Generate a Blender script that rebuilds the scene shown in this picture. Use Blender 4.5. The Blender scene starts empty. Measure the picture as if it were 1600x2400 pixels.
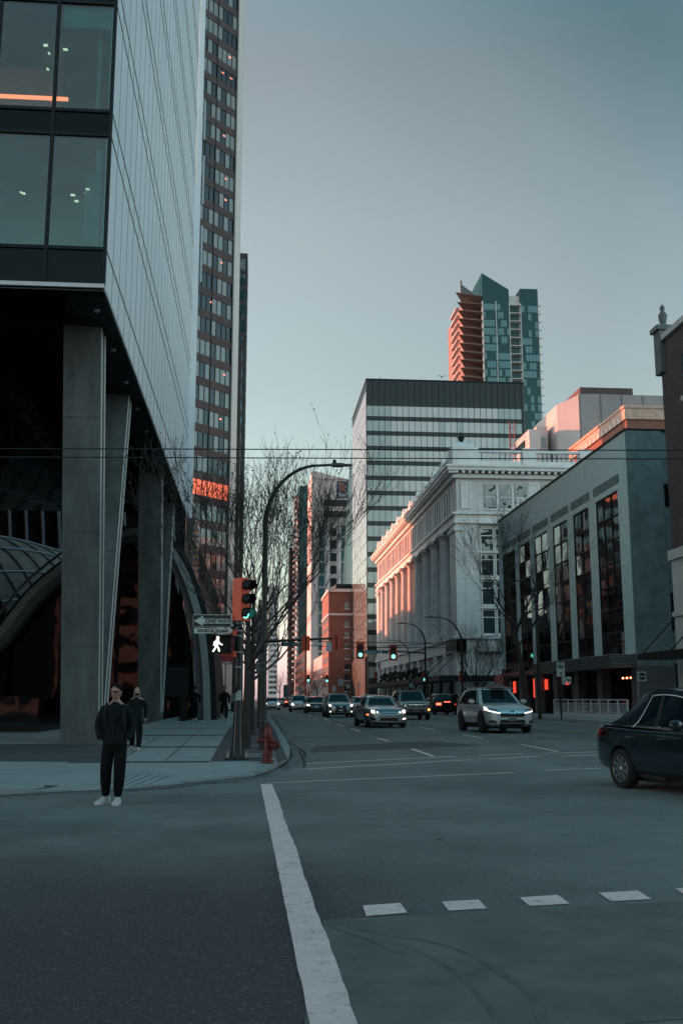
import bpy, bmesh, math, random
from mathutils import Vector, Matrix
from mathutils.bvhtree import BVHTree
R = math.radians
random.seed(7)
S = bpy.context.scene
COL = S.collection
# ------------------------------------------------------------------ camera geometry (a 36 mm lens about 1.5 m above the road)
CAMZ = 1.5
FPX = 2400.0
PITCH = math.atan(438 / 2400)
PSI = math.atan(203 / math.hypot(2400, 438))
_h = Vector((math.sin(PSI), math.cos(PSI), 0)); _r = Vector((math.cos(PSI), -math.sin(PSI), 0))
_f = _h * math.cos(PITCH) + Vector((0, 0, math.sin(PITCH)))
_u = -_h * math.sin(PITCH) + Vector((0, 0, math.cos(PITCH)))
CAM = Vector((0, 0, CAMZ))
def G(y):                                   # the street climbs a little beyond the crossing
    t = min(max((y - 18) / 20, 0), 1)
    return 0.25 * t * t * (3 - 2 * t)
def at(px, py, X=None, Y=None, z=None, D=None):
    d = _f * FPX + _r * (px - 800) - _u * (py - 1200)
    if X is not None: t = X / d.x
    elif Y is not None: t = Y / d.y
    elif D is not None: t = D / d.dot(_h)
    else: t = (z - CAMZ) / d.z
    return CAM + d * t
def gnd(px, py, dz=0.0):
    p = at(px, py, z=dz)
    for _ in range(25):
        q = at(px, py, z=min(G(p.y) + dz, CAMZ - .01)); p = (p + q) / 2
    return Vector((p.x, p.y, G(p.y) + dz))
# ------------------------------------------------------------------ objects
def setp(o, label=None, cat=None, group=None, kind=None):
    for k, v in (('label', label), ('category', cat), ('group', group), ('kind', kind)):
        if v: o[k] = v
    return o
def thing(name, label, cat, loc=(0, 0, 0), rz=0.0, group=None):
    o = bpy.data.objects.new(name, None); o.empty_display_size = .2; COL.objects.link(o)
    o.location = loc; o.rotation_euler = (0, 0, rz)
    return setp(o, label, cat, group)
def link_mesh(name, me, parent=None):
    o = bpy.data.objects.new(name, me); COL.objects.link(o)
    if parent is not None: o.parent = parent
    return o
def kids(o): return list(o.children)
def copy_tree(o, parent=None):
    c = o.copy(); COL.objects.link(c)
    if parent is not None: c.parent = parent
    for ch in kids(o): copy_tree(ch, c)
    return c
def dup(root, loc, rz=0.0, label=None, s=None):
    c = copy_tree(root); c.location = loc; c.rotation_euler = (0, 0, rz)
    if label: c['label'] = label
    if s: c.scale = s if hasattr(s, '__len__') else (s, s, s)
    return c
class MB:
    """collects shapes and links them as one mesh object"""
    def __init__(s): s.v = []; s.f = []; s.mi = []; s.m = 0
    def add(s, vs, fs):
        b = len(s.v); s.v += [tuple(p) for p in vs]
        for f in fs: s.f.append([b + i for i in f]); s.mi.append(s.m)
        return s
    def box(s, x0, x1, y0, y1, z0, z1):
        if x0 > x1: x0, x1 = x1, x0
        if y0 > y1: y0, y1 = y1, y0
        if z0 > z1: z0, z1 = z1, z0
        return s.add([(x0,y0,z0),(x1,y0,z0),(x1,y1,z0),(x0,y1,z0),(x0,y0,z1),(x1,y0,z1),(x1,y1,z1),(x0,y1,z1)],
                     [(0,3,2,1),(4,5,6,7),(0,1,5,4),(1,2,6,5),(2,3,7,6),(3,0,4,7)])
    def obox(s, c, sx, sy, sz, rz=0.0, rx=0.0, ry=0.0):
        m = Matrix.Translation(c) @ Matrix.Rotation(rz, 4, 'Z') @ Matrix.Rotation(ry, 4, 'Y') @ Matrix.Rotation(rx, 4, 'X')
        q = [m @ Vector((x*sx/2, y*sy/2, z*sz/2)) for z in (-1,1) for x, y in ((-1,-1),(1,-1),(1,1),(-1,1))]
        return s.add(q, [(0,3,2,1),(4,5,6,7),(0,1,5,4),(1,2,6,5),(2,3,7,6),(3,0,4,7)])
    def quad(s, a, b, c, d): return s.add([a, b, c, d], [(0,1,2,3)])
    def prism(s, poly, z0, z1):               # poly: list of (x,y), counter-clockwise
        n = len(poly)
        return s.add([(x,y,z0) for x,y in poly] + [(x,y,z1) for x,y in poly],
                     [tuple(range(n-1,-1,-1)), tuple(range(n,2*n))] + [(i,(i+1)%n,n+(i+1)%n,n+i) for i in range(n)])
    def plate(s, poly, o, ux, uy, t):         # a polygon in the plane (o;ux,uy), thickened by t along ux x uy
        o = Vector(o); ux = Vector(ux); uy = Vector(uy); w = ux.cross(uy).normalized() * t; n = len(poly)
        a = [o + ux*x + uy*y for x, y in poly]; b = [p + w for p in a]
        return s.add(a + b, [tuple(range(n-1,-1,-1)), tuple(range(n,2*n))] + [(i,(i+1)%n,n+(i+1)%n,n+i) for i in range(n)])
    def tube(s, pts, rad, n=8, caps=True):
        pts = [Vector(p) for p in pts]; m = len(pts)
        if not hasattr(rad, '__len__'): rad = [rad]*m
        vs = []; up = None
        for i, p in enumerate(pts):
            d = (pts[min(i+1,m-1)] - pts[max(i-1,0)])
            d = d.normalized() if d.length > 1e-9 else Vector((0,0,1))
            if up is None: up = Vector((1,0,0)) if abs(d.x) < .8 else Vector((0,1,0))
            a = (up - d*up.dot(d)).normalized(); b = d.cross(a); up = a
            for k in range(n):
                t = 2*math.pi*k/n
                vs.append(p + (a*math.cos(t) + b*math.sin(t))*rad[i])
        fs = [(i*n+k, i*n+(k+1)%n, (i+1)*n+(k+1)%n, (i+1)*n+k) for i in range(m-1) for k in range(n)]
        if caps: fs += [tuple(range(n-1,-1,-1)), tuple((m-1)*n+k for k in range(n))]
        return s.add(vs, fs)
    def lathe(s, prof, c=(0,0,0), n=16, axis='z'):   # prof: (radius, height)
        c = Vector(c); vs = []; m = len(prof)
        for r, h in prof:
            for k in range(n):
                t = 2*math.pi*k/n; x, y = r*math.cos(t), r*math.sin(t)
                vs.append(c + (Vector((x,y,h)) if axis == 'z' else Vector((h,x,y)) if axis == 'x' else Vector((y,h,x))))
        fs = [(i*n+k, i*n+(k+1)%n, (i+1)*n+(k+1)%n, (i+1)*n+k) for i in range(m-1) for k in range(n)]
        fs += [tuple(range(n-1,-1,-1)), tuple((m-1)*n+k for k in range(n))]
        return s.add(vs, fs)
    def grid(s, rows):                        # rows of points -> a sheet
        n = len(rows[0]); vs = [p for r in rows for p in r]
        return s.add(vs, [(i*n+j, i*n+j+1, (i+1)*n+j+1, (i+1)*n+j) for i in range(len(rows)-1) for j in range(n-1)])
    def ball(s, c, rx, ry, rz, n=12, m=8):
        c = Vector(c); vs = [c + Vector((0,0,-rz))]
        for i in range(1, m):
            t = -math.pi/2 + math.pi*i/m
            for k in range(n):
                a = 2*math.pi*k/n; vs.append(c + Vector((rx*math.cos(t)*math.cos(a), ry*math.cos(t)*math.sin(a), rz*math.sin(t))))
        vs.append(c + Vector((0,0,rz))); L = len(vs)-1
        fs = [(0, 1+(k+1)%n, 1+k) for k in range(n)] + [(L, L-n+k, L-n+(k+1)%n) for k in range(n)]
        fs += [(1+i*n+k, 1+i*n+(k+1)%n, 1+(i+1)*n+(k+1)%n, 1+(i+1)*n+k) for i in range(m-2) for k in range(n)]
        return s.add(vs, fs)
    def build(s, name, mat, parent=None, smooth=False, world=True, fix=True, angle=40):
        me = bpy.data.meshes.new(name)
        vs = s.v
        if parent is not None and world:
            root = parent
            while root.parent is not None: root = root.parent
            inv = (Matrix.Translation(root.location) @ root.rotation_euler.to_matrix().to_4x4()).inverted()
            vs = [inv @ Vector(p) for p in vs]
        me.from_pydata([tuple(p) for p in vs], [], s.f)
        mats = mat if isinstance(mat, (list, tuple)) else [mat]
        for m in mats: me.materials.append(m)
        if len(mats) > 1: me.polygons.foreach_set('material_index', s.mi)
        if fix:
            bm = bmesh.new(); bm.from_mesh(me); bmesh.ops.recalc_face_normals(bm, faces=bm.faces); bm.to_mesh(me); bm.free()
        if smooth:
            me.polygons.foreach_set('use_smooth', [True]*len(me.polygons))
            me.set_sharp_from_angle(angle=R(angle))
        me.update()
        return link_mesh(name, me, parent)
def struct(name, mb, mat, **k):
    return setp(mb.build(name, mat, **k), kind='structure')
def text_mesh(body, size, mat, name, o, ux, uy, parent, depth=.004, align='CENTER', sx=1.0, bold=0.0):
    """lettering in the plane (o; ux, uy), read along ux"""
    cu = bpy.data.curves.new(name, 'FONT'); cu.body = body; cu.size = size; cu.align_x = align; cu.align_y = 'CENTER'
    cu.extrude = depth; cu.resolution_u = 3; cu.offset = bold
    t = bpy.data.objects.new('tmp', cu); COL.objects.link(t)
    dg = bpy.context.evaluated_depsgraph_get()
    me = bpy.data.meshes.new_from_object(t.evaluated_get(dg)); bpy.data.objects.remove(t)
    mb = MB(); ux = Vector(ux).normalized(); uy = Vector(uy).normalized(); w = ux.cross(uy)
    mb.add([Vector(o) + ux*v.co.x*sx + uy*v.co.y + w*v.co.z for v in me.vertices], [tuple(p.vertices) for p in me.polygons])
    bpy.data.meshes.remove(me); bpy.data.curves.remove(cu)
    return mb.build(name, mat, parent, fix=False)
# ------------------------------------------------------------------ materials
def mat(name, col, rough=.7, metal=0.0, var=.12, scale=3.0, bump=0.0, bscale=40.0, spec=.5, coat=0.0, emit=None, es=0.0, col2=None, stretch=None):
    m = bpy.data.materials.new(name); m.use_nodes = True
    nt = m.node_tree; b = nt.nodes['Principled BSDF']
    b.inputs['Roughness'].default_value = rough; b.inputs['Metallic'].default_value = metal
    b.inputs['Specular IOR Level'].default_value = spec; b.inputs['Coat Weight'].default_value = coat
    b.inputs['Coat Roughness'].default_value = .05
    c = (col[0], col[1], col[2], 1)
    b.inputs['Base Color'].default_value = c
    if emit:
        b.inputs['Emission Color'].default_value = (*emit, 1); b.inputs['Emission Strength'].default_value = es
    if var or bump:
        tc = nt.nodes.new('ShaderNodeTexCoord'); mp = nt.nodes.new('ShaderNodeMapping')
        nt.links.new(tc.outputs['Object'], mp.inputs[0])
        if stretch: mp.inputs['Scale'].default_value = stretch
    if var:
        n = nt.nodes.new('ShaderNodeTexNoise'); n.inputs['Scale'].default_value = scale; n.inputs['Detail'].default_value = 6; n.inputs['Roughness'].default_value = .65
        nt.links.new(mp.outputs[0], n.inputs['Vector'])
        r = nt.nodes.new('ShaderNodeValToRGB'); e = r.color_ramp.elements
        e[0].position = .3; e[1].position = .7
        c2 = col2 or tuple(min(1, x*(1+var)) for x in col); c1 = tuple(x*(1-var) for x in col) if not col2 else col
        e[0].color = (*c1, 1); e[1].color = (*c2, 1)
        nt.links.new(n.outputs['Fac'], r.inputs[0]); nt.links.new(r.outputs[0], b.inputs['Base Color'])
    if bump:
        n2 = nt.nodes.new('ShaderNodeTexNoise'); n2.inputs['Scale'].default_value = bscale; n2.inputs['Detail'].default_value = 4
        nt.links.new(mp.outputs[0], n2.inputs['Vector'])
        bp = nt.nodes.new('ShaderNodeBump'); bp.inputs['Strength'].default_value = bump; bp.inputs['Distance'].default_value = .02
        nt.links.new(n2.outputs['Fac'], bp.inputs['Height']); nt.links.new(bp.outputs[0], b.inputs['Normal'])
    return m
def glass(name, tint=(.02,.03,.033), refl=.5, rough=.03, wave=0.0, wscale=.4, metal_col=(.75,.8,.82), stretch=None, fres=.45):
    """dark window glass: a tinted body under a mirror coat of strength refl; wave bends the reflections as real panes do"""
    m = bpy.data.materials.new(name); m.use_nodes = True; nt = m.node_tree
    b = nt.nodes['Principled BSDF']; b.inputs['Base Color'].default_value = (*tint, 1); b.inputs['Roughness'].default_value = rough; b.inputs['Specular IOR Level'].default_value = 0
    g = nt.nodes.new('ShaderNodeBsdfGlossy'); g.inputs['Color'].default_value = (*metal_col, 1); g.inputs['Roughness'].default_value = rough
    lw = nt.nodes.new('ShaderNodeLayerWeight'); lw.inputs['Blend'].default_value = .25
    mr = nt.nodes.new('ShaderNodeMapRange'); mr.inputs['To Min'].default_value = refl; mr.inputs['To Max'].default_value = min(1, refl + fres)
    nt.links.new(lw.outputs['Fresnel'], mr.inputs['Value'])
    mx = nt.nodes.new('ShaderNodeMixShader'); nt.links.new(mr.outputs[0], mx.inputs[0])
    nt.links.new(b.outputs[0], mx.inputs[1]); nt.links.new(g.outputs[0], mx.inputs[2])
    nt.links.new(mx.outputs[0], nt.nodes['Material Output'].inputs['Surface'])
    if wave:
        tc = nt.nodes.new('ShaderNodeTexCoord'); n = nt.nodes.new('ShaderNodeTexNoise'); n.inputs['Scale'].default_value = wscale; n.inputs['Detail'].default_value = 2
        if stretch:
            mp = nt.nodes.new('ShaderNodeMapping'); mp.inputs['Scale'].default_value = stretch
            nt.links.new(tc.outputs['Object'], mp.inputs[0]); nt.links.new(mp.outputs[0], n.inputs['Vector'])
        else: nt.links.new(tc.outputs['Object'], n.inputs['Vector'])
        bp = nt.nodes.new('ShaderNodeBump'); bp.inputs['Strength'].default_value = wave; bp.inputs['Distance'].default_value = .3
        nt.links.new(n.outputs['Fac'], bp.inputs['Height'])
        nt.links.new(bp.outputs[0], b.inputs['Normal']); nt.links.new(bp.outputs[0], g.inputs['Normal'])
    return m
def clear_glass(name, tint=(.45,.72,.70), refl=.05):
    m = bpy.data.materials.new(name); m.use_nodes = True; nt = m.node_tree
    nt.nodes.remove(nt.nodes['Principled BSDF'])
    t = nt.nodes.new('ShaderNodeBsdfTransparent'); t.inputs[0].default_value = (*tint, 1)
    g = nt.nodes.new('ShaderNodeBsdfGlossy'); g.inputs['Roughness'].default_value = .01; g.inputs['Color'].default_value = (.9,.95,.95,1)
    tc = nt.nodes.new('ShaderNodeTexCoord'); n = nt.nodes.new('ShaderNodeTexNoise'); n.inputs['Scale'].default_value = .7
    bp = nt.nodes.new('ShaderNodeBump'); bp.inputs['Strength'].default_value = .12; bp.inputs['Distance'].default_value = .2
    nt.links.new(tc.outputs['Object'], n.inputs['Vector']); nt.links.new(n.outputs['Fac'], bp.inputs['Height']); nt.links.new(bp.outputs[0], g.inputs['Normal'])
    lw = nt.nodes.new('ShaderNodeLayerWeight'); lw.inputs['Blend'].default_value = .3
    mr = nt.nodes.new('ShaderNodeMapRange'); mr.inputs['To Min'].default_value = refl; mr.inputs['To Max'].default_value = .8
    nt.links.new(lw.outputs['Fresnel'], mr.inputs['Value'])
    mx = nt.nodes.new('ShaderNodeMixShader'); nt.links.new(mr.outputs[0], mx.inputs[0])
    nt.links.new(t.outputs[0], mx.inputs[1]); nt.links.new(g.outputs[0], mx.inputs[2])
    nt.links.new(mx.outputs[0], nt.nodes['Material Output'].inputs['Surface'])
    return m
def bricks(name, c1, c2, mortar, w=.4, h=.2, rough=.85, ms=.02):
    m = bpy.data.materials.new(name); m.use_nodes = True; nt = m.node_tree; b = nt.nodes['Principled BSDF']; b.inputs['Roughness'].default_value = rough
    tc = nt.nodes.new('ShaderNodeTexCoord'); sx = nt.nodes.new('ShaderNodeSeparateXYZ'); nt.links.new(tc.outputs['Object'], sx.inputs[0])
    ad = nt.nodes.new('ShaderNodeMath'); ad.operation = 'ADD'; nt.links.new(sx.outputs[0], ad.inputs[0]); nt.links.new(sx.outputs[1], ad.inputs[1])
    cb = nt.nodes.new('ShaderNodeCombineXYZ'); nt.links.new(ad.outputs[0], cb.inputs[0]); nt.links.new(sx.outputs[2], cb.inputs[1])
    t = nt.nodes.new('ShaderNodeTexBrick'); nt.links.new(cb.outputs[0], t.inputs['Vector'])
    t.inputs['Color1'].default_value = (*c1,1); t.inputs['Color2'].default_value = (*c2,1); t.inputs['Mortar'].default_value = (*mortar,1)
    t.inputs['Scale'].default_value = 1; t.inputs['Brick Width'].default_value = w; t.inputs['Row Height'].default_value = h; t.inputs['Mortar Size'].default_value = ms
    n = nt.nodes.new('ShaderNodeTexNoise'); n.inputs['Scale'].default_value = .8; n.inputs['Detail'].default_value = 5; nt.links.new(tc.outputs['Object'], n.inputs['Vector'])
    mx = nt.nodes.new('ShaderNodeMix'); mx.data_type = 'RGBA'; mx.blend_type = 'MULTIPLY'; mx.inputs[0].default_value = .4
    nt.links.new(t.outputs['Color'], mx.inputs[6]); nt.links.new(n.outputs['Fac'], mx.inputs[7]); nt.links.new(mx.outputs[2], b.inputs['Base Color'])
    return m
def lamp(name, col, s): return mat(name, (.02,.02,.02), .4, var=0, emit=col, es=s)
M = {}
M['panel'] = mat('white_metal_panel', (.78,.79,.81), .42, .1, var=.05, scale=.25, bump=.015, bscale=.6)
M['joint'] = mat('dark_joint', (.015,.02,.022), .8, var=0)
M['darkmetal'] = mat('dark_metal', (.014,.02,.022), .6, 0, var=.2, spec=.2)
M['black'] = mat('black_paint', (.008,.010,.011), .55, var=.3, spec=.25)
M['concrete'] = mat('cast_concrete', (.10,.122,.122), .8, var=.4, scale=.9, bump=.12, bscale=9, stretch=(2,2,.35))
M['whitestripe'] = mat('pale_metal_strip', (.62,.62,.6), .45, .1, var=.08)
M['soffit'] = glass('polished_soffit', (.004,.006,.007), .025, .05, .10, .5)
M['dglass'] = glass('dark_glass', (.005,.009,.011), .045, .03, .025, .6)
M['mglass'] = glass('mirror_glass', (.03,.045,.05), .42, .03, .35, .5)
M['tglass'] = glass('teal_glass', (.01,.045,.052), .10, .06, .15, .6)
M['clear'] = clear_glass('clear_pane')
M['brown'] = mat('brown_spandrel', (.07,.047,.047), .75, var=.25, scale=.6)
M['limestone'] = mat('pale_limestone', (.55,.53,.5), .75, var=.1)
M['terracotta'] = bricks('glazed_terracotta', (.78,.77,.75), (.72,.71,.7), (.55,.54,.53), .9, .5, .6, .012)
M['terra_trim'] = mat('terracotta_trim', (.72,.71,.69), .6, var=.14, scale=1.2)
M['stone'] = mat('travertine', (.50,.65,.63), .8, var=.1, scale=1.6, bump=.12, bscale=12)
M['stonedark'] = mat('dark_travertine', (.15,.21,.21), .85, var=.3, scale=1.2, bump=.2, bscale=9)  # darker travertine for the corner return and lintel panels
M['render'] = mat('painted_render', (.16,.225,.225), .85, var=.1, scale=.6)
M['granite'] = bricks('granite_tile', (.14,.12,.12), (.17,.15,.15), (.08,.08,.08), 1.1, .8, .5, .012)
M['brick'] = bricks('red_brown_brick', (.085,.055,.055), (.15,.095,.09), (.10,.085,.085), .3, .1)
M['brickred'] = bricks('orange_brick', (.23,.095,.07), (.27,.115,.08), (.2,.1,.08), .6, .25)
M['beige'] = mat('beige_stone', (.52,.49,.48), .8, var=.08, scale=.15)
M['ribcon'] = mat('ribbed_concrete', (.27,.255,.25), .85, var=.15, scale=.15)
M['slab'] = mat('balcony_slab', (.55,.52,.5), .8, var=.05)
M['grey'] = mat('grey_paint', (.12,.135,.14), .6, var=.1)
M['white'] = mat('white_paint', (.62,.63,.63), .5, var=.06)
M['orange'] = mat('signal_orange', (.75,.09,.03), .45, var=.12)
M['red'] = mat('red_paint', (.32,.02,.015), .4, var=.2)
M['greenpaint'] = mat('dark_green_pole', (.012,.02,.021), .35, .3, var=.35, scale=6)
M['steel'] = mat('galvanised_steel', (.3,.33,.34), .4, .7, var=.1)
M['bark'] = mat('dark_bark', (.035,.03,.028), .9, var=.3, scale=8)
M['bud'] = mat('spring_buds', (.03,.035,.028), .8, var=.3)
# ------------------------------------------------------------------ the ground
def asphalt():
    m = bpy.data.materials.new('asphalt'); m.use_nodes = True; nt = m.node_tree; b = nt.nodes['Principled BSDF']
    b.inputs['Roughness'].default_value = .78; b.inputs['Specular IOR Level'].default_value = .22
    N = nt.nodes.new; L = nt.links.new
    tc = N('ShaderNodeTexCoord')
    def noise(sc, det=4, rough=.6, vec=None):
        n = N('ShaderNodeTexNoise'); n.inputs['Scale'].default_value = sc; n.inputs['Detail'].default_value = det; n.inputs['Roughness'].default_value = rough
        L(vec or tc.outputs['Object'], n.inputs['Vector']); return n.outputs['Fac']
    def mth(op, a, bb=None, c=None):
        n = N('ShaderNodeMath'); n.operation = op
        for i, v in enumerate((a, bb, c)):
            if v is None: continue
            if isinstance(v, (int, float)): n.inputs[i].default_value = v
            else: L(v, n.inputs[i])
        return n.outputs[0]
    def ramp(v, a, c):
        n = N('ShaderNodeMapRange'); n.inputs['From Min'].default_value = a; n.inputs['From Max'].default_value = c; n.interpolation_type = 'SMOOTHSTEP'
        L(v, n.inputs['Value']); return n.outputs[0]
    def mix(f, a, c, blend='MIX'):
        n = N('ShaderNodeMix'); n.data_type = 'RGBA'; n.blend_type = blend
        if isinstance(f, (int, float)): n.inputs[0].default_value = f
        else: L(f, n.inputs[0])
        for i, v in ((6, a), (7, c)):
            if isinstance(v, tuple): n.inputs[i].default_value = (*v, 1)
            else: L(v, n.inputs[i])
        return n.outputs[2]
    sx = N('ShaderNodeSeparateXYZ'); L(tc.outputs['Object'], sx.inputs[0]); X, Y = sx.outputs[0], sx.outputs[1]
    big = noise(.35, 5); mid = noise(2.2, 5); fine = noise(38, 4, .85); grit = noise(190, 2, .7)
    # older, coarser, darker asphalt on the near side of the crossing; a worn paler surface beyond
    yj = mth('ADD', Y, mth('MULTIPLY', mth('SUBTRACT', big, .5), 3.0))
    near = mth('SUBTRACT', 1, ramp(yj, 6.5, 13.5))
    left = mth('SUBTRACT', 1, ramp(X, .2, .9))
    col = mix(ramp(big, .35, .65), (.165,.178,.165), (.24,.245,.225))
    col = mix(mth('MULTIPLY', near, left), col, (.092,.068,.075))
    st = mth('MULTIPLY', mth('MULTIPLY', mth('SUBTRACT', 1, ramp(X, .5, 2.4)), ramp(X, -.2, .5)), mth('MULTIPLY', ramp(yj, 6.3, 7.2), mth('SUBTRACT', 1, ramp(yj, 8.4, 11))))
    col = mix(mth('MULTIPLY', st, .75), col, (.062,.058,.066))
    # tyre-polished wheel lanes up the street
    lane = mth('PINGPONG', mth('ADD', X, mth('MULTIPLY', big, 1.2)), 1.7)
    col = mix(mth('MULTIPLY', mth('MULTIPLY', ramp(lane, .9, 1.6), ramp(Y, 22, 30)), .35), col, (.085,.088,.088))
    col = mix(mth('MULTIPLY', ramp(mid, .5, .75), .22), col, (.06,.062,.062))
    col = mix(mth('MULTIPLY', ramp(fine, .48, .78), .75), col, (.32,.325,.32))
    col = mix(mth('MULTIPLY', mth('SUBTRACT', 1, ramp(fine, .28, .47)), .85), col, (.022,.022,.024))
    oil = noise(.8, 3, .5)
    col = mix(mth('MULTIPLY', ramp(oil, .58, .74), .2), col, (.07,.07,.068))
    chip = noise(13, 3, .7)
    col = mix(mth('MULTIPLY', ramp(chip, .56, .72), .3), col, (.30,.30,.295))
    col = mix(mth('MULTIPLY', mth('SUBTRACT', 1, ramp(chip, .3, .42)), .4), col, (.05,.05,.052))
    L(col, b.inputs['Base Color'])
    bp = N('ShaderNodeBump'); bp.inputs['Strength'].default_value = .7; bp.inputs['Distance'].default_value = .02
    L(mth('ADD', fine, mth('MULTIPLY', grit, .4)), bp.inputs['Height']); L(bp.outputs[0], b.inputs['Normal'])
    return m
M['asphalt'] = asphalt()
M['patch'] = mat('smooth_asphalt_patch', (.135,.135,.118), .85, var=.3, scale=2.2, bump=.3, bscale=60)
M['patch2'] = mat('pale_asphalt_cut', (.165,.17,.165), .85, var=.15, scale=1.5, bump=.2, bscale=60)
M['patch3'] = mat('dark_asphalt_cut', (.065,.068,.07), .8, var=.2, scale=1.0, bump=.2, bscale=60)
M['seal'] = mat('crack_sealant', (.022,.022,.024), .9, var=.2)
M['tyremark'] = mat('tyre_rubber_mark', (.115,.115,.10), .85, var=.3, scale=5)
M['ground'] = mat('city_ground', (.1,.1,.1), .9, var=.2, scale=.05)
def paint():
    m = mat('worn_road_paint', (.86,.64,.59), .75, var=.12, scale=2.5, bump=.2, bscale=60)
    nt = m.node_tree; b = nt.nodes['Principled BSDF']; src = b.inputs['Base Color'].links[0].from_socket
    tc = nt.nodes.new('ShaderNodeTexCoord'); n = nt.nodes.new('ShaderNodeTexNoise'); n.inputs['Scale'].default_value = 9; n.inputs['Detail'].default_value = 9; n.inputs['Roughness'].default_value = .8
    nt.links.new(tc.outputs['Object'], n.inputs['Vector'])
    mr = nt.nodes.new('ShaderNodeMapRange'); mr.inputs['From Min'].default_value = .54; mr.inputs['From Max'].default_value = .66; mr.inputs['To Max'].default_value = .85
    nt.links.new(n.outputs['Fac'], mr.inputs['Value'])
    mx = nt.nodes.new('ShaderNodeMix'); mx.data_type = 'RGBA'; nt.links.new(mr.outputs[0], mx.inputs[0]); nt.links.new(src, mx.inputs[6]); mx.inputs[7].default_value = (.16,.155,.155,1)
    nt.links.new(mx.outputs[2], b.inputs['Base Color'])
    return m
M['paint'] = paint()
M['yellow'] = mat('worn_yellow_paint', (.36,.2,.09), .8, var=.25)
M['walk'] = mat('sidewalk_concrete', (.31,.325,.315), .85, var=.13, scale=1.3, bump=.15, bscale=50)
M['walkdark'] = mat('dark_paving_band', (.075,.078,.08), .85, var=.25, scale=2, bump=.2, bscale=40)
M['walkagg'] = mat('exposed_aggregate', (.085,.078,.082), .9, var=.4, scale=25, bump=.4, bscale=60)
M['kerb'] = mat('kerb_concrete', (.26,.275,.27), .85, var=.3, scale=2.0, bump=.15, bscale=40)
ys = [-40, -20, 0, 10, 16] + [18 + i for i in range(0, 21)] + [45, 60, 90, 130, 200, 300, 450, 700]
def sheet(name, m, x0, x1, dz, ylist, nx=1):
    mb = MB(); mb.grid([[(x0 + (x1-x0)*i/nx, y, G(y)+dz) for i in range(nx+1)] for y in ylist])
    return struct(name, mb, m)
sheet('ground', M['ground'], -3000, 3000, -.03, [-3000] + ys + [3000])
sheet('road', M['asphalt'], -300, 300, 0, ys, 1)
def strip(mb, pts, dz=.006, n=6):
    """a quad on the road from four picture points (near-left, near-right, far-right, far-left)"""
    a, b, c, d = [gnd(*p) for p in pts]
    rows = []
    for i in range(n+1):
        t = i/n; p = a.lerp(d, t); q = b.lerp(c, t)
        rows.append([(p.x, p.y, G(p.y)+dz), (q.x, q.y, G(q.y)+dz)])
    mb.grid(rows)
def line(mb, p, q, w, dz=.006, n=8):
    a, b = gnd(*p), gnd(*q); d = (b-a); d.z = 0; s = Vector((-d.y, d.x, 0)).normalized()*w/2
    mb.grid([[tuple(x) for x in ((a+d*(i/n)-s).to_2d().to_3d() + Vector((0,0,G((a+d*(i/n)).y)+dz)), (a+d*(i/n)+s).to_2d().to_3d() + Vector((0,0,G((a+d*(i/n)).y)+dz)))] for i in range(n+1)])
# wide crosswalk line running up the picture, with ragged edges
mb = MB(); rows = []
rr = random.Random(3)
A, B, C, D_ = gnd(733, 2430), gnd(846, 2430), gnd(639, 1838), gnd(611, 1838)
for i in range(61):
    t = i/60; p = A.lerp(D_, t); q = B.lerp(C, t)
    w = .012 if i % 2 else .0
    rows.append([(p.x - rr.uniform(0,.008), p.y, .006), (q.x + rr.uniform(-.006,.006) + .007*math.sin(i*.31), q.y, .006)])
mb.grid(rows); struct('crosswalk_line', mb, M['paint'])
for i, q in enumerate([((858,2149),(954,2141),(938,2118),(850,2124)), ((1051,2136),(1140,2131),(1121,2110),(1034,2115)), ((1240,2125),(1335,2120),(1306,2099),(1216,2105)), ((1430,2114),(1526,2109),(1494,2089),(1401,2094)), ((1612,2104),(1700,2099),(1660,2079),(1580,2084))]):
    mb = MB(); strip(mb, q); struct('crosswalk_block', mb, M['paint'])
for p, q, w in (((625,1836),(1205,1811),.1), ((718,1790),(1067,1773),.13), ((718,1803),(1101,1781),.13), ((1121,1771),(1224,1766),.12), ((1148,1779),(1265,1773),.12), ((1273,1766),(1440,1761),.12), ((1310,1773),(1440,1769),.12), ((1275,1806),(1405,1801),.1), ((963,1755),(1016,1773),.12), ((1220,1745),(1307,1762),.12), ((884,1730),(913,1738),.11), ((822,1707),(843,1715),.11), ((1083,1722),(1133,1731),.11), ((983,1704),(1018,1711),.11), ((788,1698),(806,1703),.12), ((757,1683),(772,1690),.12), ((1015,1702),(1045,1704),.1), ((735,1681),(746,1684),.12), ((722,1676),(728,1678),.12)):
    mb = MB(); line(mb, p, q, w); struct('lane_line', mb, M['paint'])
mb = MB(); line(mb, (1040,1686), (1262,1709), .12); line(mb, (1262,1709), (1620,1751), .12); struct('centre_line', mb, M['yellow'])
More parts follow.
